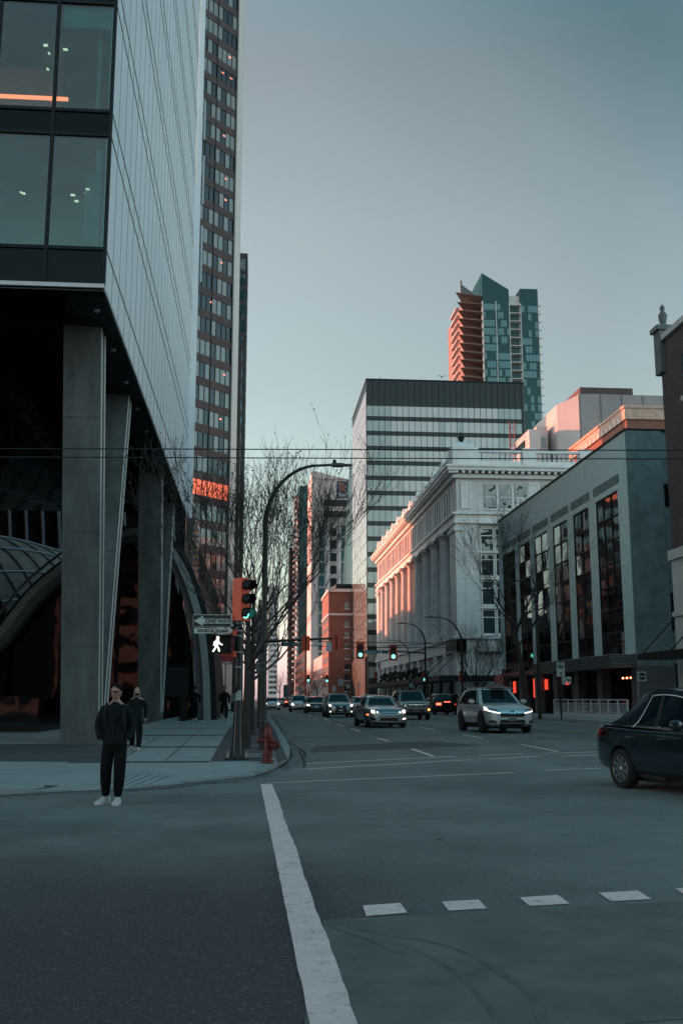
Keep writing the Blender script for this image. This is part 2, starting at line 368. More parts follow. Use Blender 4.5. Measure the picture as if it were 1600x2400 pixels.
# cuts and repairs in the asphalt
mb = MB(); strip(mb, ((700,2470),(1700,2380),(1640,2111),(757,2157)), .003, 10); struct('asphalt_patch', mb, M['patch'])
mb = MB(); strip(mb, ((690,1747),(1010,1735),(1000,1725),(690,1735)), .003); struct('asphalt_patch', mb, M['patch2'])
mb = MB(); strip(mb, ((656,1694),(820,1691),(815,1686),(656,1688)), .003); struct('asphalt_patch', mb, M['patch2'])
mb = MB(); strip(mb, ((770,1722),(915,1718),(908,1712),(760,1716)), .003); struct('asphalt_patch', mb, M['patch2'])
mb = MB(); strip(mb, ((725,1764),(1130,1748),(1020,1737),(740,1749)), .003); struct('asphalt_patch', mb, M['patch3'])
mb = MB(); strip(mb, ((1288,1700),(1600,1722),(1600,1714),(1290,1694)), .003); struct('asphalt_patch', mb, M['patch2'])
def seam(pts, w, m, name, dz=.005):
    mb = MB(); P = [gnd(*p) for p in pts]; rows = []
    for i, p in enumerate(P):
        d = P[min(i+1,len(P)-1)] - P[max(i-1,0)]; s = Vector((-d.y, d.x, 0)).normalized()*w/2*(1 + .35*math.sin(i*2.3))
        rows.append([(p.x-s.x, p.y-s.y, p.z+dz), (p.x+s.x, p.y+s.y, p.z+dz)])
    mb.grid(rows); struct(name, mb, m)
seam([(636,1675),(648,1690),(655,1704),(664,1722),(676,1738),(694,1750),(712,1762),(716,1776)], .07, M['seal'], 'tar_seam')
seam([(630,1680),(640,1700),(650,1718),(668,1740),(684,1746)], .05, M['seal'], 'tar_seam')
seam([(648,1676),(664,1686),(684,1692),(700,1700)], .06, M['seal'], 'tar_seam')
seam([(700,1758),(714,1788),(712,1800)], .05, M['seal'], 'tar_seam')
seam([(560,1833),(470,1838),(420,1846),(350,1851),(300,1855)], .05, M['seal'], 'tar_seam')
for pts, w in (([(750,2162),(820,2172),(900,2192),(985,2204),(1060,2221),(1110,2243)], .028), ([(1125,2250),(1190,2290),(1240,2330),(1262,2370),(1270,2405),(1268,2440)], .05), ([(930,2210),(1010,2245),(1080,2290),(1130,2340),(1165,2390),(1180,2440)], .035), ([(760,2168),(850,2195),(930,2235)], .05)):
    rows = []; seam(pts, w, M['tyremark'], 'tyre_mark', .0045)
for px, py in ((935,1897),(975,1998),(893,2022),(1030,1968)):
    p = gnd(px, py); mb = MB(); mb.add([(p.x+math.cos(a*.9)*rr.uniform(.02,.05), p.y+math.sin(a*.9)*rr.uniform(.015,.03), .005) for a in range(7)], [tuple(range(7))]); struct('tar_spot', mb, M['seal'])
# ------------------------------------------------------------------ left pavement with its rounded, ramped corner
def bez(p0, p1, p2, n):
    return [((1-t)**2*p0[0] + 2*t*(1-t)*p1[0] + t*t*p2[0], (1-t)**2*p0[1] + 2*t*(1-t)*p1[1] + t*t*p2[1]) for t in [i/n for i in range(n+1)]]
e0 = gnd(-60, 1868); e1 = gnd(120, 1858); e2 = gnd(330, 1848); e3 = gnd(585, 1821); e4 = gnd(640, 1803); e5 = gnd(668, 1783); e6 = gnd(672, 1768)
KX = .93
edge = [(-60, e0.y - 3.0), (-12, e0.y - .8), (e0.x, e0.y), (e1.x, e1.y), (e2.x, e2.y), (e3.x, e3.y)] + bez((e3.x+.1, e3.y+.15), (KX-.08, e5.y-1.2), (KX, e6.y+.6), 8) + [(KX, y) for y in (28, 30, 32, 34, 36, 38, 45, 60, 92)]
def hz(x, y):                                # pavement height above the road: a dropped kerb at the crossing
    r = min(abs(y - e2.y - .5)/4.2, 1)
    r = 1 if x < e1.x - .6 else r
    return .025 + .125*min(max((r-.25)/.75, 0), 1)
mb = MB(); kb = MB()
XL = -60
def inset(i, d):
    a = Vector(edge[max(i-1,0)]); b = Vector(edge[min(i+1,len(edge)-1)]); t = (b-a).normalized()
    p = Vector(edge[i]) + Vector((-t.y, t.x))*d
    return p
rows = []; krows = []; grows = []
for i, (x, y) in enumerate(edge):
    q = inset(i, .17); h = hz(x, y)
    gq = inset(i, -.42 if y > 23 else -.3)
    grows.append([(x, y, G(y)+.004), (gq.x, gq.y, G(gq.y)+.004)])
    krows.append([(x, y, G(y)-.02), (x-.0, y, G(y)+h-.012), (x+(q.x-x)*.15, y+(q.y-y)*.15, G(y)+h), (q.x, q.y, G(q.y)+h)])
kb.grid(krows); struct('kerb', kb, M['kerb'], fix=False)
gb_ = MB(); gb_.grid(grows[2:]); struct('gutter', gb_, mat('gutter_concrete', (.15,.155,.15), .85, var=.4, scale=1.5, bump=.2, bscale=30))
mb = MB(); rows_ = []
for i in range(2, len(edge)):
    a = inset(i, -.012 - .01*math.sin(i*1.7)); b = inset(i, -.07 - .03*math.sin(i*2.1)); rows_.append([(a.x, a.y, G(a.y)+.0085), (b.x, b.y, G(b.y)+.0085)])
mb.grid(rows_); struct('gutter_dark_line', mb, mat('gutter_dark_line', (.03,.03,.03), .95, var=.5, scale=5))  # thin darker line along the foot of the kerb
# the slab: strips from the kerb back to the building line
inner = [inset(i, .172) for i in range(len(edge))]
pav = MB()
def front_y(x):                              # where the pavement starts for a given x (x <= kerb line)
    for i in range(len(inner)-1):
        a, b = inner[i], inner[i+1]
        if min(a.x,b.x) <= x <= max(a.x,b.x) and abs(a.x-b.x) > 1e-6:
            t = (x-a.x)/(b.x-a.x); return a.y + (b.y-a.y)*t, hz(*edge[i]) + (hz(*edge[i+1])-hz(*edge[i]))*t
    return inner[-1].y, .15
xs = sorted(set([-60,-30,-15,-10,-8] + [round(-7 + .35*i, 3) for i in range(22)] + [round(p.x, 4) for p in inner if p.x < KX-.174] + [KX-.1725]))
ysl = [0, .5, 1.2, 2, 3, 4, 6, 8, 11, 14, 17, 20, 26, 40, 75]
rows = []
for x in xs:
    fy, fh = front_y(x); row = []
    for s in ysl:
        y = fy + (92-fy)*s/75; h = fh + (.15-fh)*min(s/1.6, 1)
        row.append((x, y, G(y)+h))
    rows.append(row)
pav.grid(rows); struct('sidewalk', pav, M['walk'])
def zw(x, y):
    fy, fh = front_y(min(max(x, xs[0]), xs[-1])); s = (y-fy)/(92-fy)*75
    return G(y) + fh + (.15-fh)*min(max(s/1.6, 0), 1)
def walkband(name, m, poly, dz=.005, n=10):
    """poly: near-left, near-right, far-right, far-left (x, y)"""
    a, b, c, d = [Vector(p) for p in poly]; mb = MB(); rows = []
    for i in range(n+1):
        t = i/n; p = a.lerp(d, t); q = b.lerp(c, t)
        rows.append([((p.lerp(q, k/4)).x, (p.lerp(q, k/4)).y, zw(*(p.lerp(q, k/4)))+dz) for k in range(5)])
    mb.grid(rows); return struct(name, mb, m)
def sw(px, py):
    p = gnd(px, py, .14); return (p.x, p.y)
walkband('tree_strip_paving', M['walkagg'], ((-.93,22.6),(.73,22.9),(.73,88),(-.93,88)), .005, 20)
for y in (22.35, 27.4, 33.2, 40, 47.5, 56, 66, 78): walkband('dark_paving_band', M['walkdark'], ((-3.9,y),(-.95,y),(-.95,y+.42),(-3.9,y+.42)), .005, 2)
walkband('dark_paving_band', M['walkdark'], ((-14,24.3),(-3.1,22.6),(-3.1,29),(-14,29)), .004, 6)
walkband('dark_paving_band', M['walkdark'], ((-9,17.1),(-3.5,17.55),(-3.25,18.1),(-9,17.75)), .006, 6)
for x in (-1.9, -2.9):
    walkband('paving_joint', M['seal'], ((x-.012,22.9),(x+.012,22.9),(x+.012,88),(x-.012,88)), .006, 20)
for k in range(5):
    x = -2.55 + .16*k; walkband('paving_joint', M['seal'], ((x,18.2-.0+.03*k),(x+.012,18.2+.03*k),(x+.36,19.7),(x+.345,19.7)), .007, 4)
for y0, x0, x1 in ((23.9,-.2,.5),(24.6,-.15,.5),(27.6,-.1,.55),(31.5,-.2,.55)):
    walkband('utility_cover', M['walk'], ((x0,y0),(x1,y0),(x1,y0+.28),(x0,y0+.28)), .012, 2)
# low kerb wall along the building line
mb = MB(); mb.grid([[(-4.15,y,zw(-4.1,y)-.05),(-4.15,y,zw(-4.1,y)+.16),(-3.9,y,zw(-4,y)+.16),(-3.9,y,zw(-4,y)-.05)] for y in (30.5,33,36,40,46,52,60,75)])
setp(mb.build('planter_kerb', M['kerb']), 'long low concrete edging along the foot of the glass office block', 'edging')
# right pavement
mb = MB(); rx = [17.6, 17.75, 22.2, 40]
rows = []
for y in [30, 31, 36, 38, 60, 92]:
    rows.append([(17.6,y,G(y)-.02),(17.6,y,G(y)+.14),(17.75,y,G(y)+.15),(60,y,G(y)+.15)])
mb.grid(rows); mb.add([(17.6,30,0),(60,30,0),(60,30,G(30)+.15),(17.6,30,G(30)+.15)], [(0,1,2,3)]); struct('sidewalk', mb, M['walk'])
mb = MB(); mb.grid([[(17.6,y,G(y)-.02),(17.6,y,G(y)+.14),(17.75,y,G(y)+.15),(60,y,G(y)+.15)] for y in [112,150,196]]); mb.add([(17.6,112,.2),(60,112,.2),(60,112,.4),(17.6,112,.4)], [(0,1,2,3)]); struct('sidewalk', mb, M['walk'])
mb = MB(); mb.grid([[(-40,y,G(y)+.15),(KX,y,G(y)+.15),(KX,y,G(y)-.02)] for y in [112,150,196,260]]); struct('sidewalk', mb, M['walk'])
# ------------------------------------------------------------------ glass office block on the left (white panel flank, splayed columns)
BX, BY, BZ = -3.8, 24.0, 11.35
b1 = thing('office_block', 'tall office block with pale panelled flank carried over the pavement on splayed concrete columns', 'building', (BX, BY, 0))
mb = MB(); mb.box(BX-.12, BX, BY+.06, 54.5, BZ+.09, 70); mb.build('panel_wall', M['panel'], b1)
mb = MB(); mb.box(-30, BX-.125, 50.0, 54.5, BZ+.1, 70); mb.build('rear_wall', M['darkmetal'], b1)
mb = MB(); mb.box(-110, -30.02, 24.3, 54.4, 11, 70); mb.box(-110, -17, 24.3, 54.4, 0, 11.2); mb.box(-17, -13.6, 44, 54.3, .1, 11.1); mb.build('sun_block_side', M['darkmetal'], b1)  # unseen bulk added to keep the low sun off the foreground
lv = [12.36, 15.40]
zs_j = []
z0 = 12.36; k = 0
while z0 < 66:
    zs_j += [z0, z0 + 3.04]; z0 += 3.69; k += 1
mb = MB()
for z in zs_j: mb.box(BX, BX+.012, BY+.03, 54.4, z-.022, z+.022)
mb.build('floor_joints', M['joint'], b1)
mb = MB(); y = BY+1.2; M['thinjoint'] = mat('panel_seam', (.2,.23,.24), .8, var=0)
while y < 54.3: mb.box(BX, BX+.008, y-.011, y+.011, BZ+.02, 70); y += 1.23
mb.build('panel_seams', M['thinjoint'], b1)
mb = MB(); mb.box(BX-.02, BX+.3, 54.52, 54.85, BZ-.3, 70); mb.build('corner_fin', M['panel'], b1)
for z, h in ((24.5,3.4),(29.2,3.0),(33.2,2.4)):
    mb = MB(); mb.tube([(BX+.42,54.7,z),(BX+.42,54.7,z+h)], .07, 8); mb.tube([(BX+.28,54.7,z+.3),(BX+.42,54.7,z+.3)], .03, 6); mb.tube([(BX+.28,54.7,z+h-.3),(BX+.42,54.7,z+h-.3)], .03, 6); mb.build('antenna', M['steel'], b1)
mb = MB(); mb.box(-34, BX-.02, BY+.02, 54.4, BZ-.06, BZ+.08)
mb.build('soffit', M['soffit'], b1)
mb = MB(); mb.box(-34, BX+.004, BY-.06, BY, BZ+.0, BZ+.1); mb.box(BX, BX+.02, BY, 54.5, BZ-.05, BZ+.03); mb.build('edge_trim', M['whitestripe'], b1)
# edge strip of the soffit with its small downlights
mb = MB(); mb.box(BX-.9, BX-.03, BY+.3, 54.3, BZ-.1, BZ-.061); mb.build('soffit_margin', M['darkmetal'], b1)
for i in range(9):
    mb = MB(); mb.lathe([(.07,0),(.09,.05),(.05,.05)], (BX-.35, BY+1.2+3.0*i, BZ-.15), 10); mb.build('downlight', M['steel'], b1)
# street-crossing front: panes, spandrels and mullions; the rooms behind show through
M['spandrel'] = glass('spandrel_glass', (.006,.012,.014), .01, .04, .03, .6, fres=.15)
PX = [BX-.03, -5.25, -6.7, -8.15, -9.6, -11.05]
rows_f = [(BZ+.1, 12.36, 'spandrel')]
z = 12.36
for k in range(6): rows_f += [(z+.06, z+3.04, 'window_pane'), (z+3.1, z+3.69, 'spandrel')]; z += 3.69
for (a, b, nm) in rows_f:
    for i in range(len(PX)-1):
        mb = MB(); mb.box(PX[i+1]+.04, PX[i]-.04, BY+.02, BY+.05, a+.02, b-.02)
        mb.build(nm, M['clear'] if nm == 'window_pane' else M['spandrel'], b1)
mb = MB()
for x in PX: mb.box(x-.04, x+.04, BY-.03, BY+.1, BZ+.1, 34.6)
for a, b, nm in rows_f: mb.box(-11.1, BX-.03, BY-.025, BY+.09, b-.02, b+.06)
mb.build('mullions', M['darkmetal'], b1)
M['interior'] = mat('pale_partition', (.36,.66,.62), .9, var=.12, scale=.3)
M['floor_in'] = mat('carpet', (.05,.06,.065), .9, var=.2)
M['blind'] = mat('roller_blind', (.5,.6,.6), .8, var=.08)
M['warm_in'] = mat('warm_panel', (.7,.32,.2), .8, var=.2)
z = 12.36
for k in range(6):
    mb = MB(); mb.box(-16, BX-.13, BY+.35, 49.9, z+3.06, z+3.66); mb.build('floor_slab', M['floor_in'], b1)
    mb = MB(); mb.box(-16, BX-.13, BY+3.2, BY+3.3, z-.04, z+3.05); mb.build('partition', M['interior'] if k == 0 else M['floor_in'], b1)
    z += 3.69
M['strip_light'] = lamp('warm_strip_light', (1, .11, .05), 4)
mb = MB(); mb.box(-9.6, -5.1, BY+.9, BY+1.0, 16.92, 16.98); mb.build('strip_light', M['strip_light'], b1)
mb = MB(); mb.box(-9, -5.75, BY+2.5, BY+2.7, 16.1, 18.8); mb.box(-5.55, -5.45, BY+1.0, BY+2.0, 16.1, 19.0); mb.build('warm_wall', M['warm_in'], b1)
mb = MB(); mb.box(-5.15, -3.95, BY+.16, BY+.19, 18.5, 19.1); mb.build('roller_blind', M['blind'], b1)
mb = MB(); mb.box(-4.2, -4.05, BY+.3, BY+.5, 12.45, 15.2); mb.box(-4.6,-4.25,BY+1.2,BY+1.26,12.6,15.1); mb.box(-4.3, -4.22, BY+.5, BY+.7, 16.15, 19.0); mb.build('curtain', M['blind'], b1)
M['ceil_light'] = lamp('office_ceiling_lamp', (1, .6, .42), 1.3)
rr = random.Random(11)
for (x, z, n) in ((-4.6,14.55,4), (-5.9,14.3,2), (-4.4,11.75,5), (-5.2,12.0,4), (-4.1,12.0,3), (-5.6,18.6,4)):
    for j in range(n):
        mb = MB(); cx = x + rr.uniform(-.4,.4); mb.obox((cx, BY+(.9 if z > 12.2 else -.0)+rr.uniform(.1,1.2) if z > 12.2 else BY+.015, z+rr.uniform(-.12,.12)), rr.uniform(.04,.13), .02 if z < 12.2 else .1, .014, 0, 0, rr.uniform(-.25,.1))
        if z > 12.2: mb.build('ceiling_light', M['ceil_light'], b1)
# splayed concrete columns: one upright leg and one raking leg of each pair, with pale strips on the street side
def leg(yb, yt, x0, x1, d, zb, zt):
    mb = MB(); a = [(x0,yb,zb),(x1,yb,zb),(x1,yb+d,zb),(x0,yb+d,zb),(x0,yt,zt),(x1,yt,zt),(x1,yt+d,zt),(x0,yt+d,zt)]
    mb.add(a, [(0,3,2,1),(4,5,6,7),(0,1,5,4),(1,2,6,5),(2,3,7,6),(3,0,4,7)]); c = mb.build('column', M['concrete'], b1)
    for o in (.05, d-.22):
        mb = MB(); e = .014; w = .17
        mb.add([(x1,yb+o,zb+.5),(x1+e,yb+o,zb+.5),(x1+e,yb+o+w,zb+.5),(x1,yb+o+w,zb+.5),(x1,yt+o,zt-.05),(x1+e,yt+o,zt-.05),(x1+e,yt+o+w,zt-.05),(x1,yt+o+w,zt-.05)],
               [(0,3,2,1),(4,5,6,7),(0,1,5,4),(1,2,6,5),(2,3,7,6),(3,0,4,7)]); mb.build('metal_strip', M['whitestripe'], c)
    for z in (2.9, 5.9, 8.9):
        t = (z-zb)/(zt-zb); y = yb+(yt-yb)*t; mb = MB(); mb.box(x0-.003, x1+.003, y-.005, y+d+.005, z-.012, z+.012); mb.build('formwork_joint', M['walkdark'], c)
    mb = MB(); mb.box(x0+.06, x1-.06, yb+.06, yb+d-.06, zb-.3, zb+.08); mb.build('plinth', M['darkmetal'], c)
for y0, yf, yr in ((28.8, 26.4, 32.6), (47.4, 44.4, 51.4)):
    zb = G(y0)+.15
    leg(y0, yf, -5.20, -4.22, .85, zb, BZ-.07)
    leg(y0+.9, yr, -5.15, -4.24, .85, zb, BZ-.075)
# dark shopfront and lobby glass under the block
def shopfront(x0, x1, y, z0, z1, n, parent):
    for i in range(n):
        a = x0 + (x1-x0)*i/n; b = x0 + (x1-x0)*(i+1)/n
        mb = MB(); mb.box(a+.03, b-.03, y, y+.04, z0, z1); mb.build('shop_pane', M['dglass'], parent)
    mb = MB()
    for i in range(n+1):
        a = x0 + (x1-x0)*i/n; mb.box(a-.04, a+.04, y-.06, y+.06, z0, z1)
    mb.box(x0, x1, y-.05, y+.05, z1, z1+.12); mb.box(x0, x1, y-.05, y+.05, z0-.12, z0)
    mb.build('shop_frame', M['black'], parent)
lob = thing('lobby_terrace', 'low dark stone terrace with glass balustrade under the arched canopy', 'terrace', (-12, 36, 0))
mb = MB(); mb.box(-16.9, -7.2, 36, 54.9, .1, .62); mb.build('terrace_base', M['black'], lob)
mb = MB(); mb.box(-16.9, -7.15, 35.5, 36, .1, .42); mb.build('base_step', M['walkdark'], lob)
for k in range(6): mb = MB(); mb.box(-16.8+1.6*k, -15.3+1.6*k, 36.1, 36.13, .62, 1.6); mb.build('balustrade_pane', M['dglass'], lob)
M['warmlamp'] = lamp('warm_lamp', (1, .25, .12), 6)
# curved canopy crossing behind the block, rim pale, underside dark
arc = thing('arched_canopy', 'big arched canopy with pale curved rim behind the splayed columns', 'canopy', (-9, 56, 0))
ctrl = [(-17.5,.2),(-15.2,2.2),(-13.2,4.1),(-12.2,5.5),(-11.2,6.8),(-9.6,8.2),(-8,9.3),(-6.8,9.75),(-5.6,9.5),(-4.8,8.6),(-4.15,7.2),(-3.7,5.8),(-3.4,4.3),(-3.2,2.4),(-3.1,.3)]
def curve(c, n=4):
    out = []
    for i in range(len(c)-1):
        p0 = c[max(i-1,0)]; p1 = c[i]; p2 = c[i+1]; p3 = c[min(i+2,len(c)-1)]
        for k in range(n):
            t = k/n; out.append(tuple(.5*((2*p1[j]) + (-p0[j]+p2[j])*t + (2*p0[j]-5*p1[j]+4*p2[j]-p3[j])*t*t + (-p0[j]+3*p1[j]-3*p2[j]+p3[j])*t**3) for j in range(len(p1))))
    return out + [tuple(c[-1])]
cc = curve(ctrl)
def offs(c, d):
    o = []
    for i, p in enumerate(c):
        a = Vector(c[max(i-1,0)]); b = Vector(c[min(i+1,len(c)-1)]); t = (b-a).normalized(); o.append((p[0]-t.y*d, p[1]+t.x*d))
    return o
def band(c, d0, d1, y0, y1, name, m, parent, sm=True):
    a, b = offs(c, d0), offs(c, d1); n = len(c); vs = []
    for (p, q) in zip(a, b): vs += [(p[0],y0,p[1]),(q[0],y0,q[1]),(q[0],y1,q[1]),(p[0],y1,p[1])]
    fs = [(4*i+k, 4*i+(k+1)%4, 4*i+4+(k+1)%4, 4*i+4+k) for i in range(n-1) for k in range(4)] + [(3,2,1,0), (4*n-4,4*n-3,4*n-2,4*n-1)]
    return MB().add(vs, fs).build(name, m, parent, smooth=sm)
band(cc, .45, .8, 55.2, 56.4, 'rim', mat('rim_metal', (.33,.36,.36), .6, var=.1), arc)
band(cc, .1, .45, 55.5, 56.4, 'inner_rim', M['grey'], arc)
band(cc, .8, 1.1, 56.0, 70, 'shell', M['darkmetal'], arc)
band(cc[:26], 1.1, 1.22, 54.8, 54.95, 'edge_tube', M['grey'], arc)
mb = MB(); mb.box(-16.5, -3.4, 57.2, 57.3, .3, 4.0); 
mb = MB()
poly = [(p[0], p[1]) for p in offs(cc, -.1)]
mb.plate(poly, (0,57.0,0), (1,0,0), (0,0,1), -.1); mb.build('infill_glass', M['dglass'], arc)
mb = MB()
for x in (-13.5,-12,-10.5,-9,-7.5,-6,-4.8): 
    zt = min(p[1] for p in poly if abs(p[0]-x) < .6) ; mb.box(x-.05, x+.05, 56.75, 56.95, .3, zt)
mb.build('mullions', M['black'], arc)
# glass pavilion with leaning mullions and a ribbed timber vault behind it
pav1 = thing('glass_pavilion', 'glazed hall with leaning mullions and ribbed timber vault seen under the office block', 'building', (-16, 72, 0))
mb = MB(); mb.box(-80, -5.2, 74, 92, .3, 17); mb.build('glass_wall', M['dglass'], pav1)  # stretched far left out of view to block the low sun
mb = MB(); mb.box(-60, -10, 76, 91.8, 17, 36); mb.build('sun_block_storeys', M['darkmetal'], pav1)  # hidden upper mass added to shade the stone block across the street
mb = MB()
rr = random.Random(5)
for i in range(22):
    x = -5.6 - i*1.15; mb.tube([(x+.9+rr.uniform(-.3,.3), 73.4, 1), (x, 73.5, 9), (x-.7, 73.5, 16.8)], .11, 6)
mb.build('mullions', M['grey'], pav1)
M['timber'] = mat('timber_rib', (.2,.17,.14), .7, var=.3, scale=1.5)
vault = curve([(-27,2),(-25,7.2),(-22,10.2),(-19,11),(-16.5,9.7),(-14.6,7.0),(-13.6,5.2)], 5)
rows = [[(p[0]+.9*k, 60.5+1.0*k, p[1] + .35*math.sin(k*.5)) for p in vault] for k in range(9)]
mb = MB(); mb.grid(rows); v_ = mb.build('vault', M['timber'], pav1, smooth=True)
mb = MB()
for k in range(9): mb.tube([Vector(p) + Vector((0,-.05,.0)) for p in rows[k]], .1, 6)
mb.build('vault_ribs', M['grey'], pav1)
mb = MB()
for i in range(1, len(vault), 3): mb.tube([Vector(r[i])+Vector((0,-.1,.06)) for r in rows], .05, 5)
mb.build('vault_rods', M['steel'], pav1)
# ------------------------------------------------------------------ brown tower set at an angle to the street
C = Vector((-4.0, 155.0)); dv = Vector((-math.sin(R(43)), -math.cos(R(43)))); pv = Vector((-dv.y, dv.x)); pv = pv if pv.x < 0 else -pv
tw = thing('office_tower', 'brown office tower with window bands set at an angle, its edge pale', 'tower', (C.x, C.y, 0))
HT = 150.0; FH = 3.62
def tp(s, o, z): q = C + dv*s - pv*o; return (q.x, q.y, z)
poly = [C + dv*.0, C + dv*42, C + dv*42 + pv*11, C + pv*11]
M['core'] = mat('tower_core', (.03,.03,.032), .8, var=.2)
mb = MB(); mb.prism([(p.x, p.y) for p in poly][::-1] if (poly[1]-poly[0]).cross(poly[2]-poly[1]) < 0 else [(p.x,p.y) for p in poly], 0, HT); mb.build('core', M['core'], tw)
M['blindpane'] = glass('blind_pane', (.2,.23,.22), .12, .05, .1, .3)
M['darkpane'] = glass('dark_pane', (.012,.026,.03), .1, .05, .1, .3)
M['sunsetglow'] = mat('painted_sunset_reflection', (.3,.08,.05), .3, var=.35, scale=.7, emit=(1,.16,.07), es=.75)  # emission stands in for the sunset mirrored in one window row
def slabf(mb, s0, s1, z0, z1, o0, o1):
    a = [tp(s0,o0,z0),tp(s1,o0,z0),tp(s1,o1,z0),tp(s0,o1,z0),tp(s0,o0,z1),tp(s1,o0,z1),tp(s1,o1,z1),tp(s0,o1,z1)]
    mb.add(a, [(0,3,2,1),(4,5,6,7),(0,1,5,4),(1,2,6,5),(2,3,7,6),(3,0,4,7)])
rr = random.Random(2)
nf = int(HT/FH)
for f in range(nf):
    z = 1.0 + f*FH
    mb = MB(); slabf(mb, .9, 22, z, z+1.25, .0, .14); mb.build('spandrel', M['brown'], tw)
    mb = MB()
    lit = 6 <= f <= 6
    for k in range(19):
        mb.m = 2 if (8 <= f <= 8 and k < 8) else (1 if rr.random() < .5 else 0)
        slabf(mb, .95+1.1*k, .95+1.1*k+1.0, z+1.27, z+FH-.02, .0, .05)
    mb.build('window_band', [M['darkpane'], M['blindpane'], M['sunsetglow']], tw)
mb = MB()
for k in range(20): slabf(mb, .84+1.1*k, .94+1.1*k, .5, HT, 0, .12 if k % 4 else .2)
mb.build('mullions', M['black'], tw)
mb = MB(); slabf(mb, .02, .82, .3, HT+.5, .0, .45); slabf(mb, -.55, .0, .3, HT+.5, -.9, .3); mb.build('corner_pier', M['limestone'], tw)
M['tinylamp'] = lamp('office_lamp', (1, .3, .17), 1.1)
for f, k in ((28,2.2),(27,1.8),(27,3.8),(22,2.6),(21,2.5),(18,3.0),(16,5.1),(13,1.9),(11,2.6),(24,3.1)):
    mb = MB(); slabf(mb, k, k+.5, 1+f*FH+2.75, 1+f*FH+3.0, .055, .075); mb.build('office_lamp', M['tinylamp'], tw)
# low dark podium in front of the tower, shops along the pavement
pod = thing('shop_podium', 'low dark shop building with glazed bands in front of the brown tower', 'building', (-5.2, 94, 0))
mb = MB(); mb.box(-46, -5.2, 95, 140, 0, 15.2); mb.build('wall', M['brown'], pod)
mb = MB(); mb.box(-60, -12.5, 95.5, 139, 15.2, 38); mb.build('sun_block_wing', M['brown'], pod)  # hidden taller mass, added only to stop the low sun
for i, z in enumerate((4.6, 8.2, 11.8)):
    mb = MB(); mb.box(-45, -5.5, 94.94, 94.98, z+.9, z+3.0); mb.build('window_band', M['dglass'], pod)
    mb = MB(); mb.box(-5.18, -5.14, 95.4, 139, z+.9, z+3.0); mb.build('window_band', M['dglass'], pod)
mb = MB(); mb.box(-45, -5.5, 94.94, 94.98, .4, 4.2); mb.box(-5.18, -5.14, 95.4, 139, .4, 4.2); mb.build('shop_glass', M['dglass'], pod)
mb = MB()
for i in range(18): mb.box(-5.4-1.5*i-.05, -5.4-1.5*i+.05, 94.86, 94.93, .3, 15)
for i in range(14): mb.box(-5.13, -5.06, 95.4+3.3*i, 95.5+3.3*i, .3, 15)
mb.build('mullions', M['black'], pod)
mb = MB(); mb.box(-46, -5.0, 94.4, 94.85, 4.25, 4.6); mb.build('fascia', M['redtrim'] if 'redtrim' in M else M['darkmetal'], pod)
kiosk = thing('shop_building', 'narrow pale rendered shop with louvred vent beside the red bank sign', 'building', (-4.9, 112, 0))
mb = MB(); mb.box(-10.5, -3.7, 112, 128, .3, 9.6); mb.build('wall', M['white'], kiosk)
mb = MB()
for i in range(9): mb.box(-4.9, -4.0, 111.92, 111.99, 5.2+.34*i, 5.2+.34*i+.2)
mb.build('louvre', M['grey'], kiosk)
mb = MB(); mb.box(-9.8, -6.3, 111.93, 111.99, .4, 9.2); mb.build('shop_glass', M['tglass'], kiosk)
mb = MB(); mb.box(-5.0, -3.95, 111.6, 111.99, 4.6, 5.0); mb.build('planter', M['black'], kiosk)
bank = thing('bank_sign', 'red bank sign with a white curled emblem by the tree trunks', 'sign', (-2.9, 104, 4.6))
mb = MB(); mb.box(-4.3, -2.2, 104, 104.3, 4.9, 7.6); mb.build('sign_board', M['red'], bank)
mb = MB(); mb.box(-5.0, -4.3, 104.1, 104.2, 5.6, 5.7); mb.box(-5.0, -4.3, 104.1, 104.2, 7, 7.1); mb.build('bracket', M['black'], bank)
text_mesh('S', 2.0, M['white'], 'emblem', (-3.25, 103.98, 6.5), (1,0,0), (0,0,1), bank, bold=.03)
mb = MB(); mb.box(-4.1, -2.4, 103.97, 103.99, 5.0, 5.12); mb.build('rule', M['white'], bank)
# low rows behind the tower, left of the street, and two slim towers
def box_building(name, label, cat, x0, x1, y0, y1, h, wall, win, fh=3.4, wh=1.9, pitch=0, faces='fl', group=None, cut=.6, z0=.3, mull=True, sill=0.9, limit=60):
    t = thing(name, label, cat, ((x0+x1)/2, y0, 0), group=group)
    mb = MB(); mb.box(x0, x1, y0, y1, 0, h); mb.build('wall', wall, t)
    n = max(1, int((h-z0-.6)/fh))
    for f in range(n):
        z = z0 + f*fh + sill
        mb = MB()
        if 'f' in faces: mb.box(x0+cut, x1-cut, y0-.05, y0-.002, z, z+wh)
        if 'l' in faces: mb.box(x0-.05, x0-.002, y0+cut, y1-cut, z, z+wh)
        if 'r' in faces: mb.box(x1+.002, x1+.05, y0+cut, y1-cut, z, z+wh)
        mb.build('window_band', win, t)
    if pitch:
        mb = MB(); k = int((x1-x0-2*cut)/pitch)
        for i in range(k+1):
            x = x0+cut+pitch*i
            if 'f' in faces: mb.box(x-.12, x+.12, y0-.09, y0-.003, z0, h-.3)
        k = int((y1-y0-2*cut)/pitch)
        for i in range(k+1):
            y = y0+cut+pitch*i
            if 'l' in faces: mb.box(x0-.09, x0-.003, y-.12, y+.12, z0, h-.3)
            if 'r' in faces: mb.box(x1+.003, x1+.09, y-.12, y+.12, z0, h-.3)
        mb.build('piers', wall, t)
    return t
box_building('low_block', 'low grey block added out of view beyond the brown tower to shade the store', 'building', -34, -6.5, 192, 275, 17.5, M['grey'], M['dglass'], faces='fr', pitch=4)  # added out of sight to cut the sun from the lower store front
